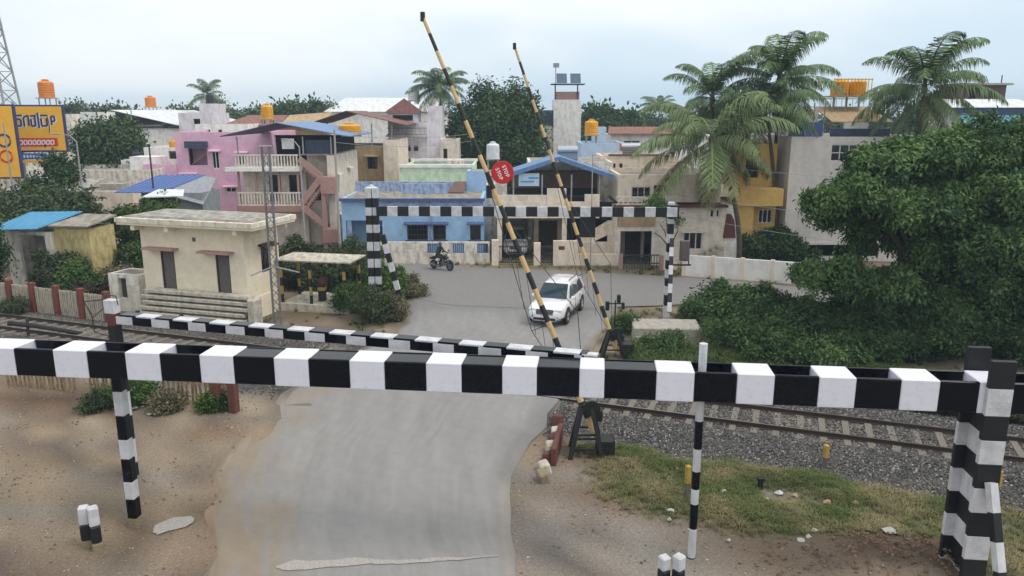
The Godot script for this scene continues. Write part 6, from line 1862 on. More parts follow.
			for i in 8:
				var s3 := S()
				var x0 := 0.45 + i * 0.31
				for q in [[0.0, 0.0, 0.0, 0.3], [0.0, 0.3, 0.2, 0.34], [0.2, 0.34, 0.2, 0.05], [0.0, 0.02, 0.2, 0.05]]: bar(s3, Vector3(x0 + q[0], 7.62 + q[1], 0.018), Vector3(x0 + q[2], 7.62 + q[3], 0.018), 0.075, 0.01) if q[0] == q[2] else bar(s3, Vector3(x0 + q[0], 7.62 + q[1], 0.018), Vector3(x0 + q[2], 7.62 + q[3], 0.018), 0.01, 0.075)
				obj("letter", s3, "bill_white", b)
			for i in 7:
				obj("letter", bb(0.35 + i * 0.22, 0.47 + i * 0.22, 6.68, 6.86, -0.0198, -0.012), "bill_white", b)
		else:
			for q in [[8.05, 0.42, "bill_navy"], [6.95, 0.4, "bill_red"]]:
				var s2 := S()
				for i in 14: bar(s2, Vector3(w - 0.75 + cos(TAU * i / 14) * q[1], q[0] + sin(TAU * i / 14) * q[1], 0.01), Vector3(w - 0.75 + cos(TAU * (i + 1) / 14) * q[1], q[0] + sin(TAU * (i + 1) / 14) * q[1], 0.01), 0.02, 0.14)
				obj("letter", s2, q[2], b)
	# telecom tower
	h = thing("telecom_tower", "tall steel lattice tower rising out of frame at top left", "tower", V(-72.6, 0, 112.0))
	for x in [-1.0, 1.0]:
		for z in [-1.0, 1.0]:
			obj("leg", bar(S(), Vector3(x * 2.6, 0, z * 2.6), Vector3(x * 0.8, 27.0, z * 0.8), 0.22, 0.22), "galv", h)
	var st := S()
	for i in 10:
		var y := 2.6 * i
		var w0: float = lerp(2.6, 0.8, y / 27.0)
		var w1: float = lerp(2.6, 0.8, min(1.0, (y + 2.6) / 27.0))
		for z in [-1.0, 1.0]:
			bar(st, Vector3(-w0, y, z * w0), Vector3(w1, y + 2.6, z * w1), 0.1, 0.1)
			bar(st, Vector3(w0, y, z * w0), Vector3(-w1, y + 2.6, z * w1), 0.1, 0.1)
			bar(st, Vector3(-w0, y, z * w0), Vector3(w0, y, z * w0), 0.1, 0.1)
			bar(st, Vector3(z * w0, y, -w0), Vector3(z * w1, y + 2.6, w1), 0.1, 0.1)
	obj("lattice", st, "galv", h)
	h = bld("tank_house", "small brown-topped house under the orange tank behind the billboard", -48.5, 78.0)
	block(h, 0.0, 4.8, 0.0, 9.8, -4.0, 0.0, "white_dirty", {}, "roof_old", 0.2)
	tank("round orange tank on tall legs above the yellow billboard", V(-46.3, 9.6, 79.0), 0.72, 1.7, "tank_orange", 1.7)
	tank("distant orange tank on a stand left of the small palm", V(-49.3, 9.0, 108.0), 0.7, 1.4, "tank_orange", 1.6)
	h = bld("white_rear_wall", "small white wall piece right of the billboard", -41.0, 75.0, 0.0, "wall")
	block(h, 0.0, 2.3, 0.0, 10.0, -2.0, 0.0, "white_wall", {}, "roof_old")
	lamp_post("slim street lamp leaning over the green tree at left", V(-27.8, 0, 50.0), 8.2, -1.0, 0.07, "galv")
	lamp_post("short pole with white head before the pink house", V(-23.2, 0, 50.0), 8.0, 0.0, 0.08, "bark")
	lamp_post("thin pole in front of the yellow billboard", V(-33.6, 0, 52.0), 9.3, 0.0, 0.07, "galv")

func st_truss(h: Node) -> void:
	var st := S()
	for i in 6: bar(st, Vector3(2.5 * i, 8.0, 0.3), Vector3(2.5 * (i + 1), 8.0, 0.3), 0.1, 0.1)
	for i in [1, 2, 3]: bar(st, Vector3(2.5 * i, 8.0, 0.3), Vector3(2.5 * i, 8.0 + 0.44 * 2.5 * min(i, 2), 0.3), 0.1, 0.1)
	obj("truss", st, "galv", h)

func wire_line(label: String, a: Vector3, b: Vector3, sag: float) -> void:
	var pts := []
	for i in 13:
		var t := i / 12.0
		pts.append(a.lerp(b, t) - Vector3(0, sag * 4.0 * t * (1.0 - t), 0))
	tag(obj("overhead_wire", tube(S(), pts, 0.013, 0.013, 4), "galv"), label, "wire", "thin overhead wires")

func build_houses() -> void:
	mat("yellow_shed", Color(0.80, 0.73, 0.52), 0.9, "stain", 2.5)
	build_row()
	build_left_houses()
	build_far_left()
	wire_line("upper of two wires between the pole and the dark tree", V(-11.4, 8.6, 50.4), V(-3.0, 8.3, 66.0), 0.35)
	wire_line("lower of two wires between the pole and the dark tree", V(-11.4, 8.1, 50.4), V(-3.0, 7.7, 66.0), 0.4)
	wire_line("highest of the thin overhead wires crossing the big tree", V(9.9, 6.9, 50.0), V(40.0, 5.9, 40.0), 0.5)
	wire_line("middle one of the thin overhead wires crossing the big tree", V(9.9, 4.9, 50.0), V(36.0, 3.9, 30.0), 0.4)
	wire_line("lowest of the thin overhead wires crossing the big tree", V(9.9, 3.6, 50.0), V(36.0, 2.2, 30.0), 0.4)

# ---- plants
func leaf_clump(sd: int, n: int, r: float, ln: float, w: float, hang := 0.25) -> ArrayMesh:
	# a spray of n folded leaves within r of its centre, some on a short twig
	var key := "clump%d_%d" % [sd, n]
	if meshes.has(key): return meshes[key]
	var g := RandomNumberGenerator.new()
	g.seed = sd
	var st := SurfaceTool.new()
	st.begin(Mesh.PRIMITIVE_TRIANGLES)
	for i in n:
		var p := Vector3(g.randfn(), g.randfn() * 0.7, g.randfn()) * r * 0.5
		var f := (p.normalized() + Vector3(g.randf_range(-0.6, 0.6), g.randf_range(-0.5, 0.5) - hang, g.randf_range(-0.6, 0.6))).normalized()
		var up := (Vector3.UP + Vector3(g.randf_range(-0.7, 0.7), 0, g.randf_range(-0.7, 0.7))).normalized()
		var s := f.cross(up).normalized()
		var nn := s.cross(f).normalized()
		var l := ln * g.randf_range(0.65, 1.25)
		var hw := w * g.randf_range(0.7, 1.2) * 0.5
		var a := p
		var m := p + f * l * 0.5 + nn * l * 0.06
		var t := p + f * l - nn * l * 0.1
		st.set_color(Color(1, 1, 1) * g.randf_range(0.75, 1.2))
		st.set_normal(nn)
		for q in [a, t, m + s * hw, a, m - s * hw, t]: st.add_vertex(q)
	meshes[key] = st.commit()
	return meshes[key]

func toned(mesh: Mesh, c: Color) -> ArrayMesh:
	# the same spray of leaves with its colours multiplied
	var arr: Array = mesh.surface_get_arrays(0).duplicate(true)
	var co: PackedColorArray = arr[Mesh.ARRAY_COLOR]
	for i in co.size(): co[i] = Color(co[i].r * c.r, co[i].g * c.g, co[i].b * c.b)
	arr[Mesh.ARRAY_COLOR] = co
	var m := ArrayMesh.new()
	m.add_surface_from_arrays(Mesh.PRIMITIVE_TRIANGLES, arr)
	return m

func crown(parent: Node, blobs: Array, mesh: Mesh, ca: Color, cb: Color, sc := 1.0, called := "crown", hollow := 0.42) -> void:
	# blobs: [centre, rx, ry, rz, count]; every spray of leaves goes into one mesh, in eight tones of leaf
	var tones := []
	for k in 8: tones.append(toned(mesh, ca.lerp(cb, k / 7.0)))
	var st := SurfaceTool.new()
	st.begin(Mesh.PRIMITIVE_TRIANGLES)
	for b in blobs:
		var off := rng.randf() * 500.0
		# bunches of sprays on the blob's shell, with gaps between them
		var bunch := []
		for i in maxi(5, b[4] / 45):
			var d := Vector3(rng.randfn(), rng.randfn() + 0.25, rng.randfn()).normalized()
			var k := rng.randf_range(0.45, 0.98)
			bunch.append([b[0] + Vector3(d.x * b[1], d.y * b[2], d.z * b[3]) * k, rng.randf_range(0.18, 0.4), rng.randf_range(-0.32, 0.32)])
		for i in b[4]:
			var d := Vector3(rng.randfn(), rng.randfn(), rng.randfn()).normalized()
			var p: Vector3
			var lift := 0.0
			if i % 5 > 0:
				var u: Array = bunch[i % bunch.size()]
				var k := pow(rng.randf(), 0.5)
				p = u[0] + Vector3(d.x * b[1], d.y * b[2] * 0.8, d.z * b[3]) * u[1] * k
				lift = u[2]
			else:
				p = b[0] + Vector3(d.x * b[1], d.y * b[2], d.z * b[3]) * pow(rng.randf(), hollow) * 0.9
			var z := (d + Vector3(rng.randf_range(-0.5, 0.5), rng.randf_range(-0.2, 0.9), rng.randf_range(-0.5, 0.5))).normalized()
			var bs := Basis(Quaternion(Vector3.UP, z)) * Basis(Vector3.UP, rng.randf() * TAU)
			var t := clampf(0.5 + lift + 0.8 * nz.get_noise_3d(p.x * 45.0 + off, p.y * 45.0, p.z * 45.0) + rng.randf_range(-0.28, 0.28), 0.0, 0.999)
			st.append_from(tones[int(t * 8.0)], 0, Transform3D(bs.scaled(Vector3.ONE * sc * rng.randf_range(0.7, 1.3)), p))
	var o := obj(called, st.commit(), "leaf", parent)

func limbs(parent: Node, base: Vector3, fork: Vector3, ends: Array, r: float, m := "bark") -> void:
	var mid := base.lerp(fork, 0.5) + Vector3(r * 0.6, 0, -r * 0.4)
	obj("trunk", tube(S(), [base - Vector3(0, 0.2, 0), mid, fork], r, r * 0.7, 9), m, parent)
	var st := S()
	for e in ends:
		var c: Vector3 = fork.lerp(e, 0.5) + Vector3(rng.randf_range(-0.2, 0.2), 0.15 * fork.distance_to(e), rng.randf_range(-0.2, 0.2))
		tube(st, [fork - Vector3(0, r, 0), c, e], r * 0.5, r * 0.14, 6)
		for q in 3:
			var a: Vector3 = c.lerp(e, 0.2 + 0.3 * q)
			tube(st, [a, a + Vector3(rng.randf_range(-1, 1), rng.randf_range(0, 0.9), rng.randf_range(-1, 1)) * fork.distance_to(e) * 0.16], r * 0.16, r * 0.05, 5)
	obj("limbs", st, m, parent)

func tree(called: String, label: String, x: float, d: float, fork_h: float, blobs: Array, clump: Mesh, ca: Color, cb: Color, r: float, sc := 1.0, group := "", category := "tree") -> Node3D:
	# blob centres are given in x, height, dep of the place
	var y := ground_h(x, d) if absf(x) < 30.0 and d < 50.0 else 0.0
	var t := thing(called, label, category, V(x, y, d), 0.0, group)
	var bl := []
	var ends := []
	for b in blobs:
		var c := Vector3(b[0] - x, b[1] - y, -(b[2] - d))
		bl.append([c, b[3], b[4], b[5], b[6]])
		ends.append(c)
	limbs(t, Vector3.ZERO, Vector3(0, fork_h, 0), ends, r)
	crown(t, bl, clump, ca, cb, sc)
	return t

func shrub(label: String, x: float, d: float, r: float, h: float, n: int, clump: Mesh, ca: Color, cb: Color, sc := 1.0, group := "", called := "shrub") -> void:
	var y := ground_h(x, d)
	var t := thing(called, label, "shrub", V(x, y, d), 0.0, group)
	var st := S()
	for i in 6:
		var a := TAU * i / 6.0 + 0.4
		tube(st, [Vector3(0, -0.1, 0), Vector3(cos(a) * r * 0.3, h * 0.4, sin(a) * r * 0.3), Vector3(cos(a) * r * 0.65, h * 0.75, sin(a) * r * 0.65)], 0.03, 0.01, 5)
	obj("stems", st, "twig", t)
	var bl := [[Vector3(0, h * 0.5, 0), r, h * 0.5, r, int(n * 0.5)]]
	for i in 4:
		var a := TAU * i / 4.0 + rng.randf()
		bl.append([Vector3(cos(a) * r * 0.6, h * rng.randf_range(0.3, 0.62), sin(a) * r * 0.6), r * 0.55, h * 0.36, r * 0.55, int(n * 0.13)])
	crown(t, bl, clump, ca, cb, sc, "crown", 0.5)

func frond_mesh(sd: int, elev: float, ln: float) -> ArrayMesh:
	# one pinnate coconut frond along +x, arching over; leaflets hang from both sides of the rib
	var key := "frond%d" % sd
	if meshes.has(key): return meshes[key]
	var g := RandomNumberGenerator.new()
	g.seed = sd
	var st := SurfaceTool.new()
	st.begin(Mesh.PRIMITIVE_TRIANGLES)
	var pts := []
	var p := Vector3.ZERO
	var n := 16
	var side_bend := g.randf_range(-0.25, 0.25)
	for i in n + 1:
		pts.append(p)
		var t := float(i) / n
		var a: float = elev - (elev * 0.55 + 1.15) * t * t
		p += Vector3(cos(a), sin(a), side_bend * t) * ln / n
	st.set_color(Color(1.0, 0.95, 0.6))
	for i in n:
		var w: float = 0.05 * (1.0 - 0.75 * i / n)
		var u := Vector3(0, 0, w)
		st.set_normal(Vector3.UP)
		for q in [pts[i] - u, pts[i + 1] - u, pts[i + 1] + u, pts[i] - u, pts[i + 1] + u, pts[i] + u]: st.add_vertex(q)
	var m := 74
	for i in m:
		var t := 0.12 + 0.88 * i / m
		var k: float = t * n
		var a: Vector3 = pts[min(int(k), n)].lerp(pts[min(int(k) + 1, n)], k - int(k))
		var f: Vector3 = (pts[min(int(k) + 1, n)] - pts[max(int(k) - 1, 0)]).normalized()
		var l: float = ln * 0.27 * sin(clampf(t * 0.92 + 0.1, 0, 1) * PI * 0.92) * g.randf_range(0.8, 1.1) + 0.12
		for s in [-1.0, 1.0]:
			if g.randf() < 0.12: continue
			var out: Vector3 = (f * 0.6 + Vector3(0, -0.45 + g.randf_range(-0.3, 0.25), s)).normalized()
			var b: Vector3 = a + out * l * 0.55
			var c: Vector3 = b + (out * 0.55 + Vector3(0, -0.95, 0)).normalized() * l * 0.5
			var w := f * g.randf_range(0.018, 0.034)
			st.set_color(Color(1, 1, 1) * g.randf_range(0.7, 1.25))
			st.set_normal((Vector3.UP + out * 0.3).normalized())
			if s > 0.0: w = -w
			for q in [a - w * 0.6, b - w, b + w, a - w * 0.6, b + w, a + w * 0.6, b - w, c, b + w]: st.add_vertex(q)
	meshes[key] = st.commit()
	return meshes[key]

func palm(label: String, x: float, d: float, top: Vector3, ln: float, n: int, col: Color, dry: Color, low: float, high: float, r := 0.16) -> void:
	var t := thing("coconut_palm", label, "palm tree", V(x, 0, d), 0.0, "coconut palms")
	var h := top - Vector3(x, 0, -d)
	var pts := []
	for i in 9:
		var s := i / 8.0
		pts.append(Vector3(h.x * s * s, h.y * s, h.z * s))
	obj("trunk", tube(S(), pts, r, r * 0.6, 10), "palm_bark", t)
	obj("crown_shaft", lathe(S(), h, [[0.0, -0.5], [r * 0.8, -0.4], [r * 1.2, 0.0], [r * 0.6, 0.5], [0.0, 0.7]], 10), "palm_bark", t)
	for i in n:
		var q := float(i) / n
		var e: float = lerp(high, low, q) + rng.randf_range(-16.0, 16.0)
		var v: int = clampi(int(round((e + 50.0) / 20.0)), 0, 6)
		var fm := frond_mesh(100 + v * 3 + i % 3, deg_to_rad(v * 20.0 - 50.0), 1.0 * 4.0)
		var m: StandardMaterial3D
		var tone := clampf((q - 0.45) * 1.5 + rng.randf_range(-0.25, 0.2), 0.0, 1.0)
		var key := "frond_%s_%d" % [col.to_html(), int(tone * 4)]
		if not M.has(key):
			m = M["frond"].duplicate()
			m.albedo_color = col.lerp(dry, int(tone * 4) / 4.0)
			M[key] = m
		var f := obj("frond", fm, M[key], t)
		f.transform = Transform3D(Basis(Vector3.UP, i * 2.39996 + rng.randf_range(-0.5, 0.5)).scaled(Vector3.ONE * ln / 4.0 * rng.randf_range(0.72, 1.12)), h + Vector3(0, 0.25 * (1.0 - q), 0))
	for i in 5:
		var a := i * 1.3
		obj("coconut", lathe(S(), h + Vector3(cos(a) * 0.28, -0.35, sin(a) * 0.28), [[0.0, -0.13], [0.1, -0.08], [0.12, 0.02], [0.0, 0.14]], 8), "tan_wall", t)

func build_plants() -> void:
	var leaf_m := leaf_clump(1, 13, 0.34, 0.2, 0.09)
	var leaf_s := leaf_clump(2, 14, 0.26, 0.12, 0.06)
	var leaf_l := leaf_clump(3, 14, 0.75, 0.4, 0.2)
	var leaf_x := leaf_clump(4, 12, 1.2, 0.65, 0.36)
	var g1 := lin(0.04, 0.078, 0.034)
	var g2 := lin(0.14, 0.23, 0.08)
	var gd := lin(0.03, 0.055, 0.024)
	var gm := lin(0.075, 0.12, 0.045)
	# the big spreading tree beyond the rails at right
	tree("spreading_tree", "big spreading leafy tree filling the right side beyond the rails", 18.3, 32.0, 2.2, [
		[13.7, 6.75, 30.8, 1.9, 0.95, 1.7, 900], [12.3, 6.4, 30.4, 1.1, 0.7, 1.0, 300], [15.2, 8.0, 31.2, 2.0, 1.05, 1.8, 900], [17.3, 8.2, 31.6, 2.2, 1.0, 2.0, 1000], [19.9, 8.5, 32.2, 2.5, 1.2, 2.2, 1200], [22.8, 8.6, 32.5, 2.6, 1.4, 2.2, 1000],
		[16.5, 6.3, 30.2, 2.0, 0.95, 1.7, 1000], [19.2, 6.8, 30.4, 2.2, 1.1, 1.8, 1200], [21.6, 6.2, 30.0, 2.2, 1.3, 1.8, 1100], [18.2, 5.0, 29.6, 1.6, 0.7, 1.3, 600], [21.0, 4.6, 29.4, 1.8, 0.9, 1.4, 700],
		[17.2, 4.4, 32.0, 1.5, 0.8, 1.3, 500], [13.4, 3.3, 31.2, 2.2, 0.7, 1.5, 800], [15.9, 3.0, 31.0, 1.6, 0.7, 1.3, 550], [18.9, 3.7, 32.3, 2.3, 1.0, 1.5, 800], [22.4, 3.4, 31.2, 2.2, 1.3, 1.7, 800],
		[17.2, 6.0, 33.8, 3.6, 2.3, 1.4, 1200], [21.5, 6.0, 34.0, 3.6, 2.6, 1.4, 1200], [25.0, 5.6, 32.5, 2.6, 2.8, 2.2, 900], [19.6, 4.4, 30.4, 3.0, 1.6, 1.5, 1100], [22.8, 2.4, 30.0, 2.6, 1.8, 1.5, 900], [19.0, 2.0, 31.0, 2.4, 1.6, 1.3, 800], [16.4, 1.8, 31.8, 2.2, 1.4, 1.2, 700], [14.6, 5.6, 32.6, 1.6, 0.9, 1.2, 450]], leaf_m, g1, g2, 0.34)
	var und := [[9.6, 35.8, 1.6, 2.2, "leafy shrub right beside the far gauge's right post"], [11.2, 34.2, 1.7, 2.5, "tall bright shrub below the white boundary wall"], [9.3, 32.0, 1.2, 1.3, "low shrub right of the concrete block"], [13.0, 32.6, 1.8, 2.2, "dense shrub at the left foot of the big tree"], [10.4, 30.6, 1.5, 1.5, "low green shrub nearest the rails left of the big tree"], [6.6, 31.4, 1.0, 0.7, "low weedy shrub in front of the concrete block"], [12.7, 29.6, 1.5, 1.4, "low leafy shrub beside the rails under the lower lobe"], [15.2, 30.6, 1.6, 1.7, "dark shrub under the big tree's middle beside the rails"], [18.2, 30.8, 1.7, 1.8, "dark leafy shrub under the big tree near the rails"], [21.0, 30.2, 1.8, 2.2, "vine-covered shrub at the right edge beside the rails"], [15.6, 33.0, 1.8, 2.4, "shaded shrub behind the lower lobe of the big tree"], [23.2, 30.5, 1.9, 2.6, "tall shaded shrub at the far right under the big tree"], [5.3, 34.6, 0.6, 0.7, "small bright tuft behind the far barrier stand"], [18.6, 35.5, 2.2, 2.8, "shaded thicket shrub behind the big tree's trunk"], [21.8, 34.5, 2.2, 2.8, "shaded thicket shrub right of the big tree's trunk"]]
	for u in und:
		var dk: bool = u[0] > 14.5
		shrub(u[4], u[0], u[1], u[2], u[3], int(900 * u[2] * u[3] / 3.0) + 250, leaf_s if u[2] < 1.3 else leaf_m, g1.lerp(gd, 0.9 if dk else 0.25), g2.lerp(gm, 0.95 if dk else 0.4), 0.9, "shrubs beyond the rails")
	# coconut palms
	var pg := lin(0.135, 0.205, 0.095).linear_to_srgb()
	var pd := lin(0.36, 0.32, 0.17).linear_to_srgb()
	palm("low coconut palm with drooping yellowish fronds before the porch house", 15.0, 50.0, V(12.6, 8.3, 49.3), 5.4, 30, pg.lerp(pd, 0.2), pd, -52.0, 66.0, 0.19)
	palm("coconut palm behind the low one, left of the tallest", 14.5, 55.5, V(13.9, 10.8, 55.0), 4.5, 28, pg, pd.lerp(pg, 0.5), -45.0, 78.0)
	palm("tallest coconut palm between the porch house and grey building", 18.32, 54.2, V(18.1, 12.0, 54.0), 4.8, 30, pg, pd.lerp(pg, 0.4), -50.0, 80.0)
	palm("slender coconut palm trunk left of the grey building", 18.3, 52.7, V(17.0, 10.3, 53.2), 4.0, 20, pg, pd.lerp(pg, 0.4), -50.0, 60.0)
	palm("coconut palm rising behind the big tree at right", 26.6, 51.0, V(26.2, 11.4, 50.5), 4.9, 32, pg, pd.lerp(pg, 0.5), -50.0, 85.0)
	palm("distant palm above the turret, left of the dark tree", -7.6, 84.0, V(-7.6, 12.6, 84.0), 3.7, 34, pg, pg, -50.0, 70.0)
	palm("small far palm behind the pink house", -43.0, 112.0, V(-43.0, 12.3, 112.0), 3.2, 18, pg, pg, -40.0, 80.0)
	palm("small far palm right of the pale blue house", 23.3, 125.0, V(23.3, 10.6, 125.0), 3.6, 18, pg, pg, -30.0, 75.0)
	# shrubs and trees behind the right-hand wall
	shrub("dark green shrub behind the boundary wall below the yellow house", 17.3, 51.0, 1.9, 2.6, 900, leaf_m, gd, gm, 1.2, "shrubs behind the boundary wall")
	shrub("small shrub behind the boundary wall at the grey building's corner", 19.0, 50.3, 1.3, 1.5, 500, leaf_m, gd, gm, 1.1, "shrubs behind the boundary wall")
	var bt := thing("bare_tree", "small nearly bare tree before the porch house's window", "tree", V(9.8, 0, 47.6))
	limbs(bt, Vector3.ZERO, Vector3(0.1, 1.8, 0), [Vector3(-0.6, 3.2, 0), Vector3(0.5, 3.4, 0.2), Vector3(-0.2, 3.9, -0.3), Vector3(-1.0, 2.7, 0.2)], 0.11, "twig")
	crown(bt, [[Vector3(-1.0, 4.5, 0), 1.0, 0.5, 0.8, 50], [Vector3(0.4, 3.6, 0), 0.6, 0.4, 0.6, 20]], leaf_m, gm, g2)
	# far trees
	tree("dark_tree", "large dark round tree behind the red disc", -1.5, 87.0, 4.0, [[-1.6, 8.6, 87, 4.8, 5.0, 4.5, 1500], [-4.6, 6.6, 86.5, 2.8, 4.0, 3, 600], [1.4, 7.4, 86.5, 2.6, 4.6, 3, 700], [-1.2, 5.0, 85.5, 4.6, 3.4, 3, 800]], leaf_l, lin(0.045, 0.085, 0.032), lin(0.09, 0.145, 0.055), 0.5, 1.0)
	tree("round_tree", "broad round green tree right of the billboard", -36.6, 72.0, 3.5, [[-36.6, 7.3, 72, 2.9, 1.9, 2.8, 900], [-38.3, 6.2, 71.5, 1.7, 1.5, 1.7, 350], [-34.9, 6.1, 71.5, 1.9, 1.7, 1.8, 350], [-36.6, 5.4, 71.3, 2.8, 1.5, 1.8, 350]], leaf_l, lin(0.05, 0.085, 0.04), lin(0.10, 0.145, 0.065), 0.35, 0.9)
	var far := [[-76, 140, 4.5, 11.0, "leftmost tree of the far tree line behind the tower"], [-68, 138, 5.0, 10.5, "far tree behind the billboard"], [-60, 140, 5.0, 10.6, "far tree behind the orange tank on tall legs"], [-53, 136, 4.5, 10.0, "far tree above the warehouse's left end"], [-62, 165, 6.0, 11.2, "hazy far tree left of the warehouse"], [-50, 160, 5.0, 10.4, "hazy far tree above the warehouse roof"], [-36.5, 122, 4.6, 11.2, "tall far tree above the yellow square tank"], [-31.0, 124, 4.0, 11.6, "tall far tree right of the yellow square tank"], [-25.5, 128, 3.4, 10.6, "far tree above the blue roof's right end"], [-41.5, 128, 3.6, 9.8, "pale far tree behind the pink house"], [-21.0, 134, 3.6, 11.0, "far tree behind the brown roof"], [-16.5, 150, 3.6, 10.5, "far tree above the white roofed hall"], [13.0, 118, 3.6, 10.4, "rounded far tree right of the white tower"], [17.0, 121, 3.6, 9.6, "far tree left of the small far palm"], [27.0, 150, 5.0, 9.0, "low far tree behind the tiled house"], [34.0, 140, 5.0, 9.4, "low far tree behind the palms"], [50.5, 92, 3.4, 11.6, "tree beside the unfinished house at right edge"], [58.0, 130, 5.5, 10.4, "far tree behind the big tree at right"], [44.0, 145, 5.5, 9.4, "far tree behind the roof tank"]]
	for f in far:
		var s: float = f[2]
		tree("far_tree", f[4], f[0], f[1], 3.5, [[f[0], f[3] - s * 0.55, f[1], s, s * 0.62, s * 0.8, 320], [f[0] - s * 0.7, f[3] - s * 0.9, f[1] - 0.5, s * 0.7, s * 0.6, s * 0.6, 150], [f[0] + s * 0.7, f[3] - s * 0.95, f[1] - 0.5, s * 0.7, s * 0.6, s * 0.6, 150], [f[0], f[3] - s * 1.3, f[1], s * 1.1, s * 0.8, s * 0.7, 170]], leaf_x, lin(0.055, 0.095, 0.04), lin(0.11, 0.16, 0.07), 0.35, 0.8 + 0.05 * s, "far trees behind the houses")
	# a hazy wood on the horizon closes the view between the houses
	var tf := []
	var co := []
	for i in 5200:
		var x := rng.randf_range(-330.0, 330.0)
		var d := rng.randf_range(200.0, 330.0)
		var hh: float = (5.0 + 4.5 * nz.get_noise_2d(x * 5.0, d * 2.0) + 3.0 * nz.get_noise_2d(x * 22.0, d * 6.0)) * (d / 240.0)
		tf.append(Transform3D(Basis.from_euler(Vector3(rng.randf(), rng.randf() * TAU, rng.randf())).scaled(Vector3.ONE * rng.randf_range(2.2, 4.2)), V(x, rng.randf() * maxf(hh, 1.5) + 0.5, d)))
		co.append(lin(0.05, 0.08, 0.035).lerp(lin(0.09, 0.12, 0.06), rng.randf()))
	tag(multi("distant_wood", leaf_x, "leaf", tf, co), "hazy band of distant trees along the horizon", "wood", "", "stuff")
	# left side: trees and shrubs round the sheds
	tree("roadside_tree", "small tree growing in front of the yellow billboard", -31.3, 53.0, 4.0, [[-31.3, 6.5, 53, 0.9, 0.6, 0.9, 150], [-30.4, 5.7, 52.6, 1.0, 0.6, 1.0, 150], [-31.9, 5.0, 52.6, 1.3, 0.8, 1.2, 180]], leaf_l, gd, gm, 0.14, 0.62)
	tree("roadside_tree", "bushy tree at the left edge behind the cyan roof", -34.5, 49.5, 2.0, [[-34.5, 3.7, 49.5, 2.2, 1.3, 2, 500], [-32.0, 3.5, 49, 1.9, 1.2, 1.8, 400], [-36.5, 3.4, 48, 1.9, 1.3, 1.8, 300]], leaf_l, lin(0.05, 0.075, 0.04), lin(0.11, 0.14, 0.07), 0.2, 0.65)
	tree("roadside_tree", "bushy grey-green tree behind the cyan shed", -29.0, 48.5, 2.0, [[-29.2, 3.9, 48.5, 1.9, 1.2, 1.8, 500], [-27.2, 3.5, 48, 1.7, 1.2, 1.6, 400], [-30.5, 3.2, 47.5, 1.5, 1.2, 1.3, 260]], leaf_l, lin(0.05, 0.075, 0.04), lin(0.10, 0.135, 0.065), 0.2, 0.65)
	tree("roadside_tree", "leafy tree at the left edge in front of the cyan shed", -28.4, 40.4, 1.6, [[-28.6, 3.6, 40.4, 1.5, 1.4, 1.3, 400], [-28.0, 2.2, 40.2, 1.5, 1.3, 1.2, 400]], leaf_m, gd, gm, 0.15, 1.15)
	tree("hedge_tree", "thick green tree between the cyan shed and gate hut", -21.6, 46.0, 1.6, [[-21.6, 3.4, 46, 1.9, 1.8, 1.8, 650], [-23.3, 2.9, 46.4, 1.6, 1.6, 1.6, 450], [-20.4, 2.6, 45, 1.5, 1.6, 1.4, 400], [-21.8, 1.6, 44.5, 2.0, 1.5, 1.5, 450]], leaf_m, lin(0.045, 0.08, 0.025), lin(0.10, 0.15, 0.045), 0.18, 1.25)
	for u in [[-24.6, 40.9, 1.2, 2.7, 0, "upright grey-green shrub before the cyan shed's door"], [-23.2, 40.4, 1.2, 2.2, 1, "bright green rounded shrub before the yellow shed wall"], [-21.6, 41.4, 1.3, 2.0, 2, "dry twiggy shrub left of the gate hut"], [-20.2, 42.8, 1.5, 2.9, 1, "leafy shrub touching the gate hut's left wall"], [-22.4, 39.6, 1.2, 1.3, 3, "dark dry brushwood heap behind the slat fence"], [-24.4, 39.7, 1.1, 1.1, 3, "brown dry brushwood heap left of the bright shrub"], [-25.0, 37.4, 0.6, 0.7, 0, "small weed clump at the slat fence's left end"], [-7.3, 41.0, 1.4, 2.0, 1, "green shrub round the far gauge's left post"], [-5.9, 41.6, 1.0, 1.1, 2, "pale dry shrub at the road corner by the far gauge"], [-8.2, 38.2, 1.0, 1.5, 1, "low green shrub left of the far gauge's left foot"], [-6.9, 36.4, 1.0, 1.7, 0, "grey-green shrub hiding the foot of the far gauge's left post"], [-5.8, 36.9, 0.75, 1.1, 2, "dry weed clump at the foot of the far gauge's leaning prop"], [-10.4, 43.2, 1.7, 2.5, 0, "shrub behind the open shelter"], [-12.6, 44.5, 1.6, 2.8, 0, "taller shrub between hut and shelter"], [-9.2, 46.2, 1.5, 2.4, 0, "shrub behind the shelter's right end"], [-6.7, 39.4, 0.8, 0.8, 2, "straw-coloured low shrub on the road corner"], [-13.2, 25.4, 0.75, 1.0, 1, "bright green weed shrub under the large gauge's left end"], [-14.3, 25.0, 0.4, 0.45, 0, "low weed left of the bright shrub by the picket fence"], [-11.9, 25.0, 0.5, 0.5, 2, "small weed right of the bright shrub by the picket fence"], [-10.2, 24.9, 0.4, 0.45, 1, "small weed at the picket fence's red posts"]]:
		var c: Array = [[lin(0.05, 0.07, 0.04), lin(0.10, 0.125, 0.06)], [lin(0.04, 0.085, 0.025), lin(0.10, 0.17, 0.045)], [lin(0.13, 0.12, 0.075), lin(0.21, 0.19, 0.12)], [lin(0.05, 0.04, 0.035), lin(0.10, 0.08, 0.065)]][u[4]]
		shrub(u[5], u[0], u[1], u[2], u[3], int(520 * u[2] * u[3] / 2.0) + 160, leaf_s if u[2] < 1.05 else leaf_m, c[0], c[1], 0.95, "shrubs on the left side")

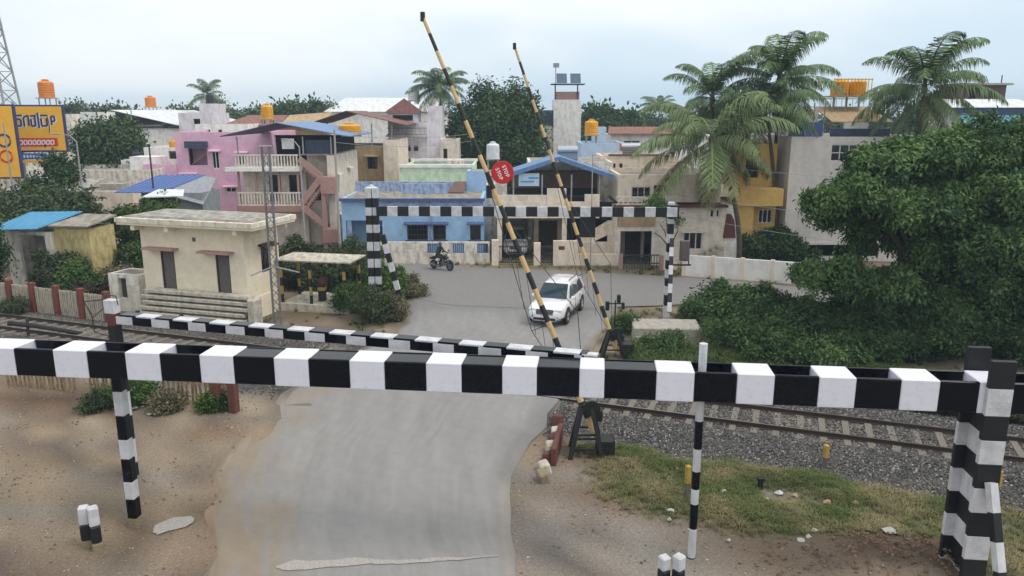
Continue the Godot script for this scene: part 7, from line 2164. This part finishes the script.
func build_sky() -> Sky:
	# thin overcast: white towards the upper right, faintly blue low down and to the left
	var w := 1024
	var h := 512
	var f := FastNoiseLite.new()
	f.seed = 31
	f.frequency = 1.0
	f.fractal_octaves = 4
	var im := Image.create(w, h, false, Image.FORMAT_RGBF)
	var lo := Color(0.60, 0.73, 0.83)
	var hi := Color(0.86, 0.895, 0.915)
	for y in h:
		var el: float = PI / 2 - PI * (y + 0.5) / h
		for x in w:
			var az := TAU * (x + 0.5) / w - PI
			var dir := Vector3(sin(az) * cos(el), sin(el), -cos(az) * cos(el))
			var n := f.get_noise_3d(dir.x * 2.2, dir.y * 7.0, dir.z * 2.2)
			var n3 := f.get_noise_3d(dir.x * 6.0, dir.y * 22.0 + 9.0, dir.z * 6.0)
			var t := smoothstep(-0.02, 0.17, el + 0.11 * n + 0.03 * n3 + 0.11 * sin(az) + 0.02)
			var c := lo.lerp(hi, t)
			im.set_pixel(x, y, c)
	var sm := PanoramaSkyMaterial.new()
	sm.panorama = ImageTexture.create_from_image(im)
	var s := Sky.new()
	s.sky_material = sm
	return s

func _ready() -> void:
	rng.seed = 20
	nz.noise_type = FastNoiseLite.TYPE_SIMPLEX_SMOOTH
	nz.frequency = 0.01
	nz.fractal_octaves = 2
	var cam := Camera3D.new()
	cam.name = "camera"
	add_child(cam)
	cam.position = Vector3(0, 10, 0)
	cam.rotation_degrees.x = -12.875
	cam.fov = 41.014
	cam.near = 0.1
	cam.far = 4000.0
	cam.current = true
	var env := Environment.new()
	env.background_mode = Environment.BG_SKY
	env.sky = build_sky()
	env.background_energy_multiplier = 1.0
	env.tonemap_mode = Environment.TONE_MAPPER_LINEAR
	env.tonemap_exposure = 1.2
	env.fog_enabled = true
	env.fog_density = 0.0007
	env.fog_light_color = Color(0.76, 0.86, 0.94)
	env.sdfgi_enabled = true
	env.ssao_enabled = true
	env.ssil_enabled = true
	var we := WorldEnvironment.new()
	we.name = "world_environment"
	we.environment = env
	add_child(we)
	var sun := DirectionalLight3D.new()
	sun.name = "sun"
	add_child(sun)
	sun.rotation_degrees = Vector3(-60, 70, 0)
	sun.light_energy = 0.5
	sun.light_angular_distance = 25.0
	sun.light_color = Color(1.0, 0.97, 0.93)
	sun.shadow_enabled = true
	make_textures()
	make_materials()
	mat("cement", Color(0.74, 0.72, 0.69), 0.8, "grit", 0.9)
	build_ground()
	build_track()
	build_ballast()
	build_grass()
	build_foreground()
	build_middle()
	build_houses()
	build_plants()
	#MORE
